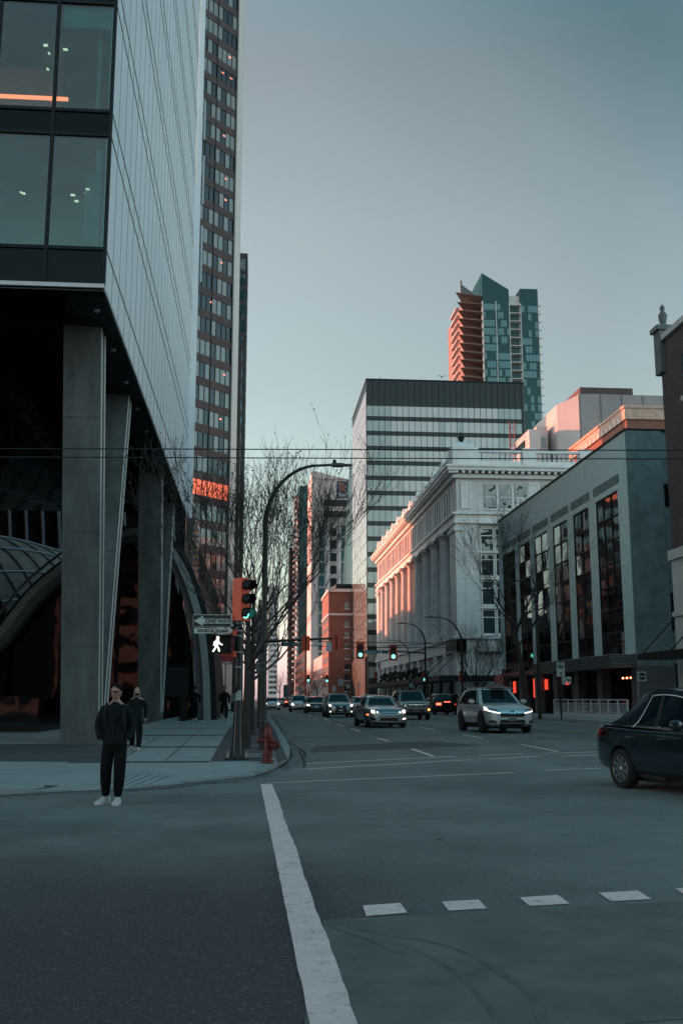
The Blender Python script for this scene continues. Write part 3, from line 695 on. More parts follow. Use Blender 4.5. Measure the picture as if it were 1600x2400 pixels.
box_building('low_block', 'unseen low block added behind the brown tower to shade the store', 'building', -40, -14.5, 168, 191, 20, M['grey'], M['dglass'], faces='fr', pitch=4)  # also added unseen, carrying that shade along the store front
t = box_building('slim_tower', 'slim dark slab tower rising beside the pale edge of the brown tower', 'tower', -14, -3.9, 210, 216, 77, M['core'], M['dglass'], 3.6, 2.2, 0, 'fr')
t = box_building('slim_tower', 'slim teal glass tower beyond the dark slab, its top flat', 'tower', -14, -3.5, 250, 262, 115, M['core'], M['tglass'], 4.2, 2.9, 0, 'fr')
box_building('low_block', 'long low building lining the street beyond the slim towers', 'building', -30, -8, 320, 520, 13, M['grey'], M['dglass'], faces='fr', pitch=5)
# ------------------------------------------------------------------ white department store on the right
SX, SY0, SY1, SXE = 22.0, 111.0, 186.0, 62.0
st = thing('department_store', 'long white department store with giant columns, cornice and roof balustrade', 'building', (SX, SY0, 0))
ZC, ZF, ZB = 26.9, 21.0, 8.3          # cornice, frieze foot, top of the base
WI = .9                                # depth of the recess behind the columns
M['storewin'] = glass('store_window', (.03,.045,.05), .12, .05, .5, .5)
mb = MB(); mb.box(SX+WI, SXE, SY0+.5, SY1, .3, ZC); mb.build('wall', M['terracotta'], st)
# attic storey and base run flush with the column faces
mb = MB(); mb.box(SX+.12, SX+WI, SY0+.5, SY1, ZF, ZC-1.0); mb.box(SX+.12, SXE, SY0+.1, SY0+.5, ZF, ZC-1.0); mb.build('attic_wall', M['terracotta'], st)
mb = MB()
for z0, z1, o in ((ZF-.25,ZF+.15,.25),(ZF+.15,ZF+.75,.12),(ZF+.75,ZF+1.0,.42),(ZC-1.0,ZC-.55,.35),(ZC-.25,ZC+.12,1.0),(ZC+.12,ZC+.35,1.15)):
    mb.box(SX-o, SX+WI+.02, SY0-o, SY1+o*.5, z0, z1); mb.box(SX+WI+.02, SXE, SY0-o, SY0+.52, z0, z1)
mb.build('cornice', M['terra_trim'], st)
mb = MB(); y = SY0-.8
while y < SY1: mb.box(SX-.85, SX-.0, y, y+.32, ZC-.548, ZC-.252); y += .75
x = SX-.1
while x < SXE: mb.box(x, x+.32, SY0-.85, SY0+.05, ZC-.548, ZC-.252); x += .75
mb.build('dentil_moulding', M['terra_trim'], st)
# parapet with piers and baluster panels
mb = MB(); zp = ZC+.35
mb.box(SX+.1, SX+.6, SY0+.1, SY1, zp, zp+.75); mb.box(SX+.6, SXE, SY0+.1, SY0+.6, zp, zp+.75)
mb.box(SX+.05, SX+.65, SY0+.05, SY1, zp+1.75, zp+2.0); mb.box(SX+.65, SXE, SY0+.05, SY0+.65, zp+1.75, zp+2.0)
NB = 11; bay = (SY1-SY0-3.4)/NB
for i in range(NB+1):
    y = SY0+1.7+bay*i; mb.box(SX-.05, SX+.75, y-.75, y+.75, zp+.01, zp+2.25); mb.box(SX-.0, SX+.7, y-.5, y+.5, zp+2.25, zp+2.6)
for i in range(6):
    x = SX+2.0+6.6*i; mb.box(x-.75, x+.75, SY0-.05, SY0+.75, zp+.01, zp+2.25)
mb.build('parapet', M['terra_trim'], st)
mb = MB(); k = 0
while SY0+1.0+.55*k < SY1-.4:
    y = SY0+1.0+.55*k; k += 1
    mb.lathe([(.1,0),(.17,.3),(.08,.7),(.12,1.0)], (SX+.35, y, zp+.75), 6)
for k in range(70):
    x = SX+1.1+.55*k; mb.lathe([(.1,0),(.17,.3),(.08,.7),(.12,1.0)], (x, SY0+.35, zp+.75), 6)
mb.build('balustrade_lattice', M['terra_trim'], st)
mb = MB(); mb.box(SX-.3, SX+2.3, SY0-.3, SY0+2.3, zp+.02, zp+2.3); mb.add([(SX-.3,SY0-.3,zp+2.3),(SX+2.3,SY0-.3,zp+2.3),(SX+2.3,SY0+2.3,zp+2.3),(SX-.3,SY0+2.3,zp+2.3),(SX+.5,SY0+.5,zp+2.95),(SX+1.5,SY0+.5,zp+2.95),(SX+1.5,SY0+1.5,zp+2.95),(SX+.5,SY0+1.5,zp+2.95)], [(0,1,5,4),(1,2,6,5),(2,3,7,6),(3,0,4,7),(4,5,6,7)])
mb.build('corner_block', M['terra_trim'], st)
mb = MB(); mb.lathe([(.36,0),(.2,.15),(.33,.45),(.4,.65),(.22,.8),(.08,1.0),(.1,1.1),(.02,1.4)], (SX+1.0, SY0+1.0, zp+2.95), 10); mb.build('finial', M['darkmetal'], st, smooth=True)
# giant columns and corner piers
for i in range(1, NB):
    y = SY0+1.7+bay*i; mb = MB(); r = .82
    mb.lathe([(r*1.25,0),(r*1.25,.35),(r*1.08,.6),(r,.9),(r*.98,5),(r*.86,ZF-ZB-1.5),(r*.95,ZF-ZB-1.35),(r*.86,ZF-ZB-1.2),(r*1.1,ZF-ZB-.7),(r*1.3,ZF-ZB-.35)], (SX+.35, y, ZB), 14)
    mb.box(SX-.75, SX+.9, y-1.1, y+1.1, ZF-.62, ZF-.26)
    mb.build('column', M['terracotta'], st, smooth=True)
for y0, y1 in ((SY0-.02, SY0+3.4), (SY1-3.4, SY1)):
    mb = MB(); mb.box(SX-.1, SX+WI, y0, y1, ZB, ZF-.26); mb.box(SX-.3, SX+WI, y0-.2, y1+.2, ZF-1.1, ZF-.7); mb.box(SX-.25, SX+WI, y0-.15, y1+.15, ZB, ZB+.5); mb.build('corner_pier', M['terracotta'], st)
for i in range(7):
    x = SX+WI+.02 + 6.6*i; mb = MB(); mb.box(x, x+ (1.6 if i == 0 else 1.2), SY0-.02, SY0+.5, ZB, ZF-.26); mb.build('wall_pier', M['terracotta'], st)
# windows: street side, between columns
WZ = (ZB+.5, ZB+3.7, ZB+6.9, ZB+10.1)
for i in range(NB):
    yc = SY0+1.7+bay*(i+.5)
    for z in WZ[:4]:
        w = MB(); w.box(SX+WI-.12, SX+WI-.07, yc-1.75, yc+1.75, z, z+2.0); wo = w.build('window', M['storewin'], st)
        f = MB(); f.box(SX+WI-.3, SX+WI-.02, yc-2.1, yc+2.1, z-.4, z-.08); f.box(SX+WI-.25, SX+WI-.04, yc-.1, yc+.1, z, z+2.0); f.box(SX+WI-.25, SX+WI-.04, yc-1.9, yc-1.72, z, z+2.1); f.box(SX+WI-.25, SX+WI-.04, yc+1.72, yc+1.9, z, z+2.1); f.build('window_frame', M['terra_trim'], wo)
    w = MB()
    for k in (-1, 0, 1): w.box(SX+.06, SX+.11, yc+k*1.55-.55, yc+k*1.55+.55, ZF+1.5, ZF+4.3)
    wo = w.build('attic_window', M['storewin'], st)
    f = MB()
    for k in (-1.5,-.5,.5,1.5): f.box(SX-.06, SX+.13, yc+k*1.55-.2, yc+k*1.55+.2, ZF+1.35, ZF+4.5)
    f.box(SX-.06, SX+.12, yc-2.6, yc+2.6, ZF+1.2, ZF+1.35); f.build('window_frame', M['terra_trim'], wo)
# cross-street face: attic windows in threes with wreath panels between, paired windows below
for i in range(6):
    xb = SX+3.0+6.6*i
    for k in range(3):
        x = xb + .3 + 1.75*k
        w = MB(); w.box(x, x+1.25, SY0+.02, SY0+.07, ZF+1.5, ZF+4.3); wo = w.build('attic_window', M['storewin'], st)
        f = MB(); f.box(x+1.37, x+1.63, SY0+.02, SY0+.095, ZF+1.5, ZF+4.2); f.box(x-.05, x+1.3, SY0-.06, SY0+.098, ZF+1.3, ZF+1.48); f.box(x, x+1.25, SY0-.0, SY0+.05, ZF+2.75, ZF+2.85); f.build('window_frame', M['terra_trim'], wo)
    for z in (ZB+.9, ZB+4.1, ZB+7.3, ZB+10.0)[:4]:
        for k, (xa, xw) in enumerate(((.3,1.3),(1.95,1.75),(4.1,1.3))):
            x = xb - .4 + xa
            w = MB(); w.box(x, x+xw, SY0+.4, SY0+.46, z-.6, z+1.9); wo = w.build('window', M['storewin'], st)
            f = MB(); f.box(x-.1, x+xw+.1, SY0+.25, SY0+.52, z-.85, z-.62); f.box(x-.12, x-.0, SY0+.33, SY0+.52, z-.6, z+2.0); f.box(x+xw, x+xw+.12, SY0+.33, SY0+.52, z-.6, z+2.0); f.box(x, x+xw, SY0+.36, SY0+.5, z+1.1, z+1.2); f.build('window_frame', M['terra_trim'], wo)
for x in [SX+1.2] + [SX+2.35+6.6*i for i in range(1, 6)]:
    mb = MB(); mb.box(x-.62, x+.62, SY0-.0, SY0+.098, ZF+1.4, ZF+4.5)
    mb.lathe([(.36,0),(.44,.06),(.36,.09)], (x, SY0-.02, ZF+3.0), 14, 'y')
    for s in (-1,1): mb.box(x+s*.5-.06, x+s*.5+.06, SY0-.07, SY0+.01, ZF+1.5, ZF+4.4)
    for z in (ZF+1.5, ZF+4.3): mb.box(x-.55, x+.55, SY0-.06, SY0+.012, z-.05, z+.06)
    mb.build('wreath_panel', M['terra_trim'], st)
mb = MB()
for z in (ZB+3.0, ZB+6.2, ZB+9.2): mb.box(SX+WI+.05, SXE, SY0+.2, SY0+.51, z-.0, z+.22)
mb.build('string_courses', M['terra_trim'], st)
mb = MB(); mb.box(SX+7.0, SX+7.5, SY0+.0, SY0+.02, ZF+1.6, ZF+2.9)
text_mesh('D', 1.5, M['white'], 'window_letter', (SX+7.45, SY0-.0, ZF+2.2), (1,0,0), (0,0,1), st, bold=.05)
# base storey with canopy, blinds and dark shop windows
mb = MB(); mb.box(SX-.15, SX+WI, SY0-.1, SY1, 6.6, ZB-.35); mb.box(SX-.15, SXE, SY0-.1, SY0+.5, 6.6, ZB-.35); mb.box(SX-.45, SX+WI, SY0-.4, SY1, ZB-.35, ZB); mb.box(SX+WI, SXE, SY0-.4, SY0+.5, ZB-.35, ZB); mb.build('base_band', M['terra_trim'], st)
for i in range(NB+1):
    y = SY0+1.7+bay*i; mb = MB(); mb.box(SX-.1, SX+WI, y-.9, y+.9, .3, 6.6); mb.build('base_pier', M['terra_trim'], st)
for i in range(6): mb = MB(); mb.box(SX+.91+6.6*i, SX+2.2+6.6*i, SY0-.05, SY0+.5, .3, 6.6); mb.build('base_pier', M['terra_trim'], st)
for i in range(NB):
    yc = SY0+1.7+bay*(i+.5)
    mb = MB(); mb.box(SX+.3, SX+.36, yc-bay/2+.9, yc+bay/2-.9, 4.0, 6.5); mb.build('mezzanine_blind', M['white'], st)
    mb = MB(); mb.box(SX+.3, SX+.36, yc-bay/2+.9, yc+bay/2-.9, .4, 3.4); mb.build('shop_window', M['dglass'], st)
mb = MB(); mb.box(SX-2.6, SX-.1, SY0-2.4, SY1-4, 3.35, 3.95); mb.box(SX-.1, SX+30, SY0-2.4, SY0-.1, 3.35, 3.95); mb.build('awning', M['black'], st)
for i in range(NB):
    yc = SY0+1.7+bay*i; mb = MB(); mb.tube([(SX-.1,yc,6.2),(SX-2.5,yc,3.95)], .05, 5); mb.build('awning_rod', M['black'], st)
mb = MB(); mb.box(SX-.2, SX-.16, SY0+1, SY0+6.5, 6.75, 7.7); mb.build('name_board', M['black'], st); mb = MB(); mb.box(SX-.2, SX-.16, SY1-6, SY1-2, 6.75, 7.7); mb.build('name_board', M['black'], st)
for i in range(7):
    mb = MB(); rr = random.Random(i); y = SY0+20+bay*i*.95
    for k in range(26): mb.obox((SX-1.2+rr.uniform(-.5,.5), y+rr.uniform(-1,1), 4.2+rr.uniform(0,1.1)), .35, .06, .5, rr.uniform(0,3), rr.uniform(-.8,.8))
    mb.build('canopy_planting', M['bud'], st)
# ------------------------------------------------------------------ travertine block with tall window slots
TX, TY0, TY1, TZ = 22.0, 58.4, 91.3, 17.45
sb = thing('stone_block', 'plain pale stone block with six tall dark window slots and thin roof edge', 'building', (TX, TY0, 0))
slots = [(59.4+.15, 63.6), (66.0, 69.2), (71.2, 74.3), (76.2, 79.2), (81.1, 83.9), (86.0, 89.6)]
slots = []
for xa, xb in ((1400,1453),(1345,1382),(1296,1331),(1252,1283),(1215,1241),(1177,1206)):
    ya = at(xb, 1300, X=TX).y; yb = at(xa, 1300, X=TX).y; slots.append((ya, yb))
zt, zb_ = 14.1, 4.1
mb = MB(); prev = TY0
for a, b in slots: mb.box(TX, TX+.6, prev, a, zb_, zt); prev = b
mb.box(TX, TX+.6, prev, TY1, zb_, zt); mb.box(TX, TX+.6, TY0, TY1, zt, TZ)
mb.box(TX+.6, TX+.8, TY0+.3, TY1, 3.4, TZ-.3)
mb.build('stone_wall', M['stone'], sb)
mb = MB(); mb.box(TX+.003, TX+2.2, TY0-.12, TY0, 3.0, TZ); mb.build('corner_stone', M['stonedark'], sb)
mb = MB(); mb.box(TX+2.2, 60, TY0+.02, TY0+.5, .3, TZ); mb.box(TX+.8, 60, TY0+.5, TY1, .3, TZ-.5); mb.build('side_wall', M['render'], sb)
for z in (15.5, 12.0, 8.3, 5.0):
    mb = MB(); mb.box(TX+2.25, 40, TY0+.005, TY0+.022, z-.02, z+.02); mb.build('wall_groove', M['darkmetal'], sb)
mb = MB(); mb.box(TX-.08, TX+.35, TY0-.14, TY1, TZ, TZ+.12); mb.box(TX+.35, 60, TY0-.14, TY0+.2, TZ, TZ+.12); mb.build('roof_edge', M['darkmetal'], sb)
M['slotglass'] = glass('slot_glass', (.010,.007,.008), .05, .02, .06, .35, fres=.22)
for a, b in slots:
    mb = MB()
    for r_ in range(7):
        z = zb_ + (zt-zb_)/7*r_
        for c_ in range(3 if a < 64 else 2):
            n_ = 3 if a < 64 else 2; y0 = a + (b-a)/n_*c_; tl = random.uniform(-.012,.012); tk = random.uniform(-.01,.01)
            y1 = y0 + (b-a)/n_; z1 = z+(zt-zb_)/7
            mb.add([(TX+.07-tl-tk,y0,z),(TX+.07+tl-tk,y1,z),(TX+.07+tl+tk,y1,z1),(TX+.07-tl+tk,y0,z1)], [(0,1,2,3)])
    w = mb.build('tall_window', M['slotglass'], sb, fix=False)
    f = MB()
    for r_ in range(8): z = zb_ + (zt-zb_)/7*r_; f.box(TX+.0, TX+.12, a, b, z-.045, z+.045)
    for c_ in range((3 if a < 64 else 2)+1): n_ = 3 if a < 64 else 2; y0 = a + (b-a)/n_*c_; f.box(TX+.02, TX+.125, y0-.05, y0+.05, zb_, zt)
    f.build('window_frame', M['black'], w)
    f = MB(); f.box(TX-.03, TX+.002, a-.35, b+.35, zt+.45, zt+1.0); f.build('lintel_panel', M['stonedark'], sb)
for xa, xb, za, zb2 in ((1533,1600,1133,1188),(1537,1600,1389,1478),(1538,1600,1555,1640)):
    p = at(xa, za, Y=TY0); q = at(xb, zb2, Y=TY0); mb = MB(); mb.box(p.x, p.x+4, TY0-.02, TY0+.02, q.z, p.z); mb.build('side_window', M['dglass'], sb)
# ground floor: granite piers, dark shops, ribbed canopy
mb = MB(); mb.box(TX-.05, TX+2.25, TY0-.16, TY0-.0, .3, 3.4); mb.box(TX-.05, TX+.5, TY0, TY0+.8, .3, zb_); mb.build('granite_pier', M['granite'], sb)
for a, b in [(s_[1]+.2, s_[1]+1.1) for s_ in slots[:-1]] + [(TY1-.8, TY1)]: mb = MB(); mb.box(TX-.05, TX+.5, a, b, .3, zb_); mb.build('granite_pier', M['granite'], sb)
for a, b in slots:
    mb = MB(); mb.box(TX+.5, TX+.55, a-.4, b+.2, .4, 3.3); mb.build('shop_glass', M['dglass'], sb)
M['canopy'] = mat('ribbed_canopy', (.25,.27,.27), .6, .2, var=.1)
mb = MB(); mb.box(TX-1.6, TX-.02, TY0-.1, 75, 3.35, 4.05); mb.build('street_canopy', M['canopy'], sb)
mb = MB()
for k in range(5): mb.box(TX-1.63, TX-1.6, TY0-.12, 75, 3.4+.13*k, 3.46+.13*k); mb.box(TX-1.6, TX-.05, TY0-.13, TY0-.1, 3.4+.13*k, 3.46+.13*k)
mb.build('canopy_ribs', M['darkmetal'], sb)
M['redsign'] = lamp('red_shop_light', (1,.08,.04), .55)
mb = MB(); mb.box(TX-.3, TX-.05, 77, 90.8, 3.5, 3.7); mb.build('shop_fascia', mat('red_fascia', (.35,.04,.03), .5), sb)
for y, z, h in ((78.5,2.2,.8),(81.8,1.6,1.5),(86,1.3,1.8),(88.4,2.0,1.0),(73,2.5,.3)):
    mb = MB(); mb.box(TX+.42, TX+.48, y, y+.7, z, z+h); mb.build('shop_light', M['redsign'], sb)
for y in (60.5,61.2,61.9,64.5): 
    mb = MB(); mb.box(TX+.42, TX+.46, y, y+.12, 2.7, 2.8); mb.build('shop_lamp', M['warmlamp'], sb)
# ------------------------------------------------------------------ brick corner building cropped by the right edge
kb_ = thing('brick_building', 'dark brick building with stone base and corner ornament beyond the dark saloon', 'building', (21, 50, 0))
mb = MB(); mb.box(21, 45, 26, 50, 8.9, 19.9); mb.build('brick_wall', M['brick'], kb_)
mb = MB(); mb.box(20.95, 45.2, 25.8, 50.05, .0, 8.4); mb.build('stone_base', M['limestone'], kb_)
mb = MB(); mb.box(20.8, 45.4, 25.6, 50.12, 8.4, 8.9); mb.box(20.85, 45.4, 25.6, 50.1, 5.55, 5.8); mb.build('string_course', M['limestone'], kb_)
mb = MB(); mb.box(20.8, 45.2, 25.9, 50.15, 19.9, 20.2); mb.build('coping', M['limestone'], kb_)
mb = MB(); mb.box(20.75, 21.6, 49.4, 50.2, 18.2, 20.5); mb.box(20.6, 21.7, 49.3, 50.3, 20.5, 20.75); mb.lathe([(.3,0),(.16,.2),(.22,.5),(.24,.7),(.1,.9),(.14,1.1),(.02,1.3)], (21.15,49.8,20.75), 10); mb.build('corner_ornament', M['grey'], kb_)
for y in (46.2, 42, 38, 34, 30):
    for z in (9.9, 13.1, 16.3):
        w = MB(); w.box(20.96, 21.02, y-1.15, y+1.15, z, z+2.1); wo = w.build('window', M['storewin'], kb_)
        f = MB(); f.box(20.85, 21.0, y-1.35, y+1.35, z-.25, z-.02); f.build('sill', M['limestone'], wo)
        f = MB(); f.box(20.9, 20.97, y-.05, y+.05, z, z+2.1); f.box(20.9, 20.975, y-1.15, y+1.15, z+1.0, z+1.08); f.build('sash', M['grey'], wo)
for y in (46,41,36,31):
    mb = MB(); mb.box(20.9, 20.96, y-1.6, y+1.6, 1.0, 5.0); mb.build('shop_window', M['dglass'], kb_)
mb = MB(); mb.box(18.9, 20.66, 44, 50, 3.4, 3.7); mb.tube([(20.66,46,5.4),(19,46,3.7)], .03, 6); mb.tube([(20.66,49.5,5.4),(19,49.5,3.7)], .03, 6); mb.build('awning', M['black'], kb_)
# ------------------------------------------------------------------ banded glass office block behind the store
GX0, GX1, GY, GH = 28.2, 70.7, 260.0, 84.9
gt = thing('banded_block', 'broad office block of alternating pale and dark glass bands behind the white store', 'building', (GX0, GY, 0))
M['paleglass'] = glass('pale_office_glass', (.3,.305,.3), .15, .05, .12, .3)
M['paleglass2'] = glass('green_office_glass', (.14,.18,.17), .15, .05, .12, .3)
M['bandglass'] = glass('dark_band_glass', (.010,.016,.018), .02, .08, .05, .3)
mb = MB(); mb.box(GX0, GX1, GY, 300, 0, GH); mb.build('core', M['bandglass'], gt)
fp = 4.02; z = 77.9 - 18*fp - 4.1 + fp - .0
f = 0; zt_ = 77.9
while zt_ > 6:
    mb = MB(); rr = random.Random(f)
    k = 0; w = 1.6
    while GX0 + .1 + w*(k+1) < GX1:
        x = GX0+.1+w*k; mb.m = 1 if (k < 4 or k > 21) or rr.random() < .06 else 0
        tl = rr.uniform(-.01,.01)
        mb.add([(x+.05,GY-.06-tl,zt_-2.9),(x+w-.05,GY-.06+tl,zt_-2.9),(x+w-.05,GY-.06+tl*1.5,zt_-.12),(x+.05,GY-.06-tl,zt_-.12)], [(0,1,2,3)]); k += 1
    mb.build('window_band', [M['paleglass'], M['paleglass2']], gt, fix=False)
    zt_ -= fp; f += 1
mb = MB(); k = 0
while GX0+.1+1.6*k < GX1+.1: mb.box(GX0+.1+1.6*k-.05, GX0+.1+1.6*k+.05, GY-.12, GY-.0, 2, GH-.2); k += 1
mb.build('mullions', M['darkmetal'], gt)
mb = MB(); mb.box(GX0-.1, GX1+.1, GY-.15, 300, GH, GH+.4); mb.box(GX0+4, GX0+4.15, GY+3, GY+3.15, GH, GH+1.8); mb.box(GX0+5.5, GX0+5.65, GY+3, GY+3.15, GH, GH+1.5); mb.build('roof_edge', M['darkmetal'], gt)
M['sideglass'] = glass('pale_flank_glass', (.3,.34,.34), .5, .08, .8, .25)
for f in range(20):
    mb = MB(); mb.box(GX0-.06, GX0-.003, GY+.4, 299.6, 4.05*f+1, 4.05*f+4.9); mb.build('flank_glass', M['sideglass'], gt)
mb = MB(); mb.add([(GX0,300.1,30),(GX0,300.1,78),(GX0,316,64),(GX0,340,34),(GX0+20,300.1,30),(GX0+20,300.1,78),(GX0+20,316,64),(GX0+20,340,34)], [(0,1,2,3),(4,7,6,5),(1,5,6,2),(2,6,7,3),(0,3,7,4),(0,4,5,1)]); mb.build('sloping_wing', M['tglass'], gt)
mb = MB(); mb.box(GX0-.5, GX0+3, GY+1, 300, 1, 12); mb.build('street_base', M['black'], gt)
# ------------------------------------------------------------------ buildings top right: residential tower, concrete slab, orange parapet building
rt = thing('residential_tower', 'teal glass residential tower with spiky lit balconies on one flank', 'tower', (69, 340, 0))
M['teal1'] = glass('teal_tower_glass', (.006,.052,.058), .02, .06, .2, .2)
M['teal2'] = glass('teal_tower_pane', (.05,.16,.165), .06, .06, .2, .2)
mb = MB(); mb.box(78.6, 88.2, 340, 372, 0, 141); mb.add([(78.6,340,141),(88.2,340,141),(88.2,372,141),(78.6,372,141),(78.6,340,151.5),(88.2,340,145.6),(88.2,372,145.6),(78.6,372,151.5)], [(0,1,5,4),(1,2,6,5),(2,3,7,6),(3,0,4,7),(4,5,6,7)]); mb.build('glass_shaft', M['teal1'], rt)
mb = MB(); mb.box(88.25, 92.6, 342, 372, 0, 144); mb.build('balcony_bay', M['slab'], rt)
mb = MB(); mb.box(92.6, 99.0, 341, 372, 0, 146.5); mb.build('glass_wing', M['teal1'], rt)
mb = MB(); mb.box(72.2, 78.6, 344, 372, 0, 141.5); M['shadebrown'] = mat('shaded_balcony_brown', (.2,.125,.10), .8, var=.1); mb.build('flank_wall', M['shadebrown'], rt)  # brown of the shaded balcony undersides put into the slab colour
rr = random.Random(4)
for f in range(34):
    z = 140.2 - f*3.05
    if z < 40: break
    mb = MB()
    for k in range(9):
        if rr.random() < .62: mb.box(78.7+1.06*k, 78.7+1.06*k+.95, 339.93, 339.99, z-2.6, z-.2)
    for k in range(5):
        if rr.random() < .45: mb.box(92.8+1.22*k, 92.8+1.22*k+1.1, 340.93, 340.99, z-2.6, z-.2)
    mb.build('window_pane', M['teal2'], rt)
    mb = MB(); mb.box(88.4, 92.4, 340.4, 342, z-.25, z); mb.build('balcony', M['slab'], rt)
    mb = MB(); mb.box(88.7, 92.1, 341.9, 341.99, z-2.7, z-.5); mb.build('balcony_glass', M['teal1'], rt)
    if f < 30:
        d = 69.6 + .09*f if f > 0 else 69.2; h = .75 if f else 2.0; z += 2.6
        mb = MB(); mb.add([(78.58,343.95,z-h),(72.2,343.95,z-h*.8),(d,341.2,z+.5+h*.5),(78.58,340.2,z+.0),(78.58,343.95,z),(72.2,343.95,z),(d,341.4,z+.75+h*.5),(78.58,340.2,z+.25)], [(0,1,2,3),(4,7,6,5),(1,5,6,2),(2,6,7,3),(0,3,7,4),(0,4,5,1)]); mb.build('balcony', M['shadebrown'], rt)
        mb = MB(); mb.box(71.0, 72.2, 350, 362, z-1.0, z-.6); mb.build('balcony', M['slab'], rt)
    z = 140.2 - f*3.05
    mb = MB(); mb.add([(99,344,z),(100.4,342,z+.35),(99,341,z),(99,344,z+.3),(100.4,342,z+.6),(99,341,z+.3)], [(0,1,2),(3,5,4),(0,3,4,1),(1,4,5,2),(2,5,3,0)]); mb.build('balcony', M['slab'], rt)
mb = MB(); mb.box(72, 72.6, 346, 346.6, 141, 151); mb.add([(72.6,346.2,143),(76.5,346.2,143),(76.5,346.2,146.5),(72.6,346.2,149.5),(72.6,346.4,143),(76.5,346.4,143),(76.5,346.4,146.5),(72.6,346.4,149.5)], [(0,1,2,3),(4,7,6,5),(0,3,7,4),(1,5,6,2),(2,6,7,3),(0,4,5,1)]); mb.build('roof_screen', M['grey'], rt)
mb = MB()
for x in (78.6,83.4,88.2,92.6,99): mb.box(x-.12, x+.12, 339.8 if x < 89 else 340.8, 342, 0, 141)
mb.build('corner_posts', M['slab'], rt)
cs = thing('concrete_slab_building', 'ribbed concrete slab with a rosy sunlit flank behind the stone block', 'building', (61, 195, 0))
mb = MB(); mb.box(64.3, 100, 195, 215, 0, 62.3); mb.build('front_wall', M['ribcon'], cs)
mb = MB(); mb.add([(60.9,199,0),(64.3,195,0),(64.3,215,0),(60.9,215,0),(60.9,199,61),(64.3,195,62),(64.3,215,62),(60.9,215,61)], [(0,1,5,4),(1,2,6,5),(2,3,7,6),(3,0,4,7),(4,5,6,7)]); mb.build('angled_flank', M['beige'], cs)
mb = MB(); mb.box(65, 76, 196, 206, 62.3, 64); mb.build('plant_room', M['brown'], cs)
mb = MB()
for x in (64.4,68.8,73.2,77.6,82): mb.box(x-.15, x+.15, 194.9, 195, 0, 62.2)
mb.build('wall_ribs', M['grey'], cs)
for z in (49, 44, 39):
    for x in (65.0, 69.8):
        mb = MB(); mb.box(x, x+3.9, 194.9, 194.97, z-1.5, z+1.5); mb.build('window', M['darkpane'], cs)
        mb = MB(); mb.box(x-.1, x+4.0, 194.2, 194.9, z-2.0, z-1.6); mb.build('sill', M['ribcon'], cs)
ob = thing('parapet_building', 'orange sunlit building with weathered lettered parapet above the stone block', 'building', (62.5, 165, 0))
mb = MB(); mb.box(62.6, 90, 165, 196, 0, 48.6); mb.build('wall', M['brickred'], ob)
mb = MB(); mb.box(62.2, 90, 164.6, 196, 48.6, 50.5); mb.box(62.0, 90, 164.4, 196, 50.5, 51.0); mb.build('parapet', mat('tan_stucco', (.46,.33,.26), .85, var=.3, scale=1.5), ob)
mb = MB()
for k in range(12): mb.obox((62.17, 167.5+2.2*k, 49.0), .05, 1.2, .9)
mb.build('parapet_panels', M['beige'], ob)
mb = MB(); mb.box(56.5, 62.6, 165, 196, 0, 40.5); mb.box(56.3, 62.6, 164.8, 196, 40.5, 41); mb.build('side_wing', M['brickred'], ob)
lb = thing('pink_tower_block', 'small stepped pink lit block beside the residential tower foot', 'building', (57, 200, 0))
mb = MB(); mb.box(55.2, 57.6, 200, 215, 0, 56); mb.box(53.6, 55.2, 201, 215, 0, 51); mb.box(57.6, 60, 203, 215, 0, 57.5); mb.build('wall', M['beige'], lb)
for z in (53,49.5,46): 
    mb = MB(); mb.box(57.7, 59.6, 202.9, 202.98, z, z+2); mb.box(55.14, 55.19, 203, 212, z, z+1.6); mb.build('window', M['darkpane'], lb)
cr = thing('lattice_mast', 'thin red lattice mast by the pink block', 'mast', (52.2, 205, 0))
mb = MB()
for dx in (0, 1.0): mb.box(52.4+dx, 52.55+dx, 205, 205.15, 0, 59)
for k in range(30): mb.box(52.4, 53.5, 205, 205.12, 1+1.95*k, 1.15+1.95*k)
mb.build('lattice', M['red'], cr)
# ------------------------------------------------------------------ the far right-hand side of the street
bg = thing('beige_tower', 'beige bank tower with dark recesses and an emblem plate near its top', 'tower', (22, 400, 0))
mb = MB(); mb.box(23.8, 52, 400, 430, 0, 88); mb.build('wall', M['beige'], bg)
mb = MB(); mb.box(21.3, 23.8, 399, 430, 0, 90.8); mb.build('side_fin', M['beige'], bg)
mb = MB(); mb.add([(23.8,399.5,88),(36,399.5,88),(23.8,399.5,90.8),(23.8,402,88),(36,402,88),(23.8,402,90.8)], [(0,1,2),(3,5,4),(0,3,4,1),(1,4,5,2),(2,5,3,0)]); mb.build('sloping_top', M['beige'], bg)
for z, h in ((77,2.6),(72.5,2.6)):
    mb = MB(); mb.box(26, 36, 399.93, 399.99, z, z+h); mb.build('recess', M['core'], bg)
mb = MB(); mb.box(31.4, 36, 399.7, 399.98, 80.5, 87.2); pl = mb.build('emblem_plate', mat('emblem_blue', (.015,.06,.12), .5, var=0), bg)
mb = MB(); 
for pts in ([(32.0,86.6),(33.0,86.8),(34.2,85.8),(35.4,85.0),(34.8,84.2),(33.6,85.2),(32.6,85.6)], [(32.2,85.2),(33.2,84.8),(34.6,83.8),(35.2,83.2),(34.2,83.0),(33.0,84.0)], [(32.0,84.2),(32.8,83.8),(33.6,83.0),(32.6,83.0)]):
    mb.plate(pts, (0,399.68,0), (1,0,0), (0,0,1), .02)
mb.build('emblem', mat('emblem_orange', (.5,.16,.06), .5, var=0), pl)
text_mesh('RBC', 1.9, M['white'], 'lettering', (33.9, 399.66, 81.6), (1,0,0), (0,0,1), pl, bold=.03)
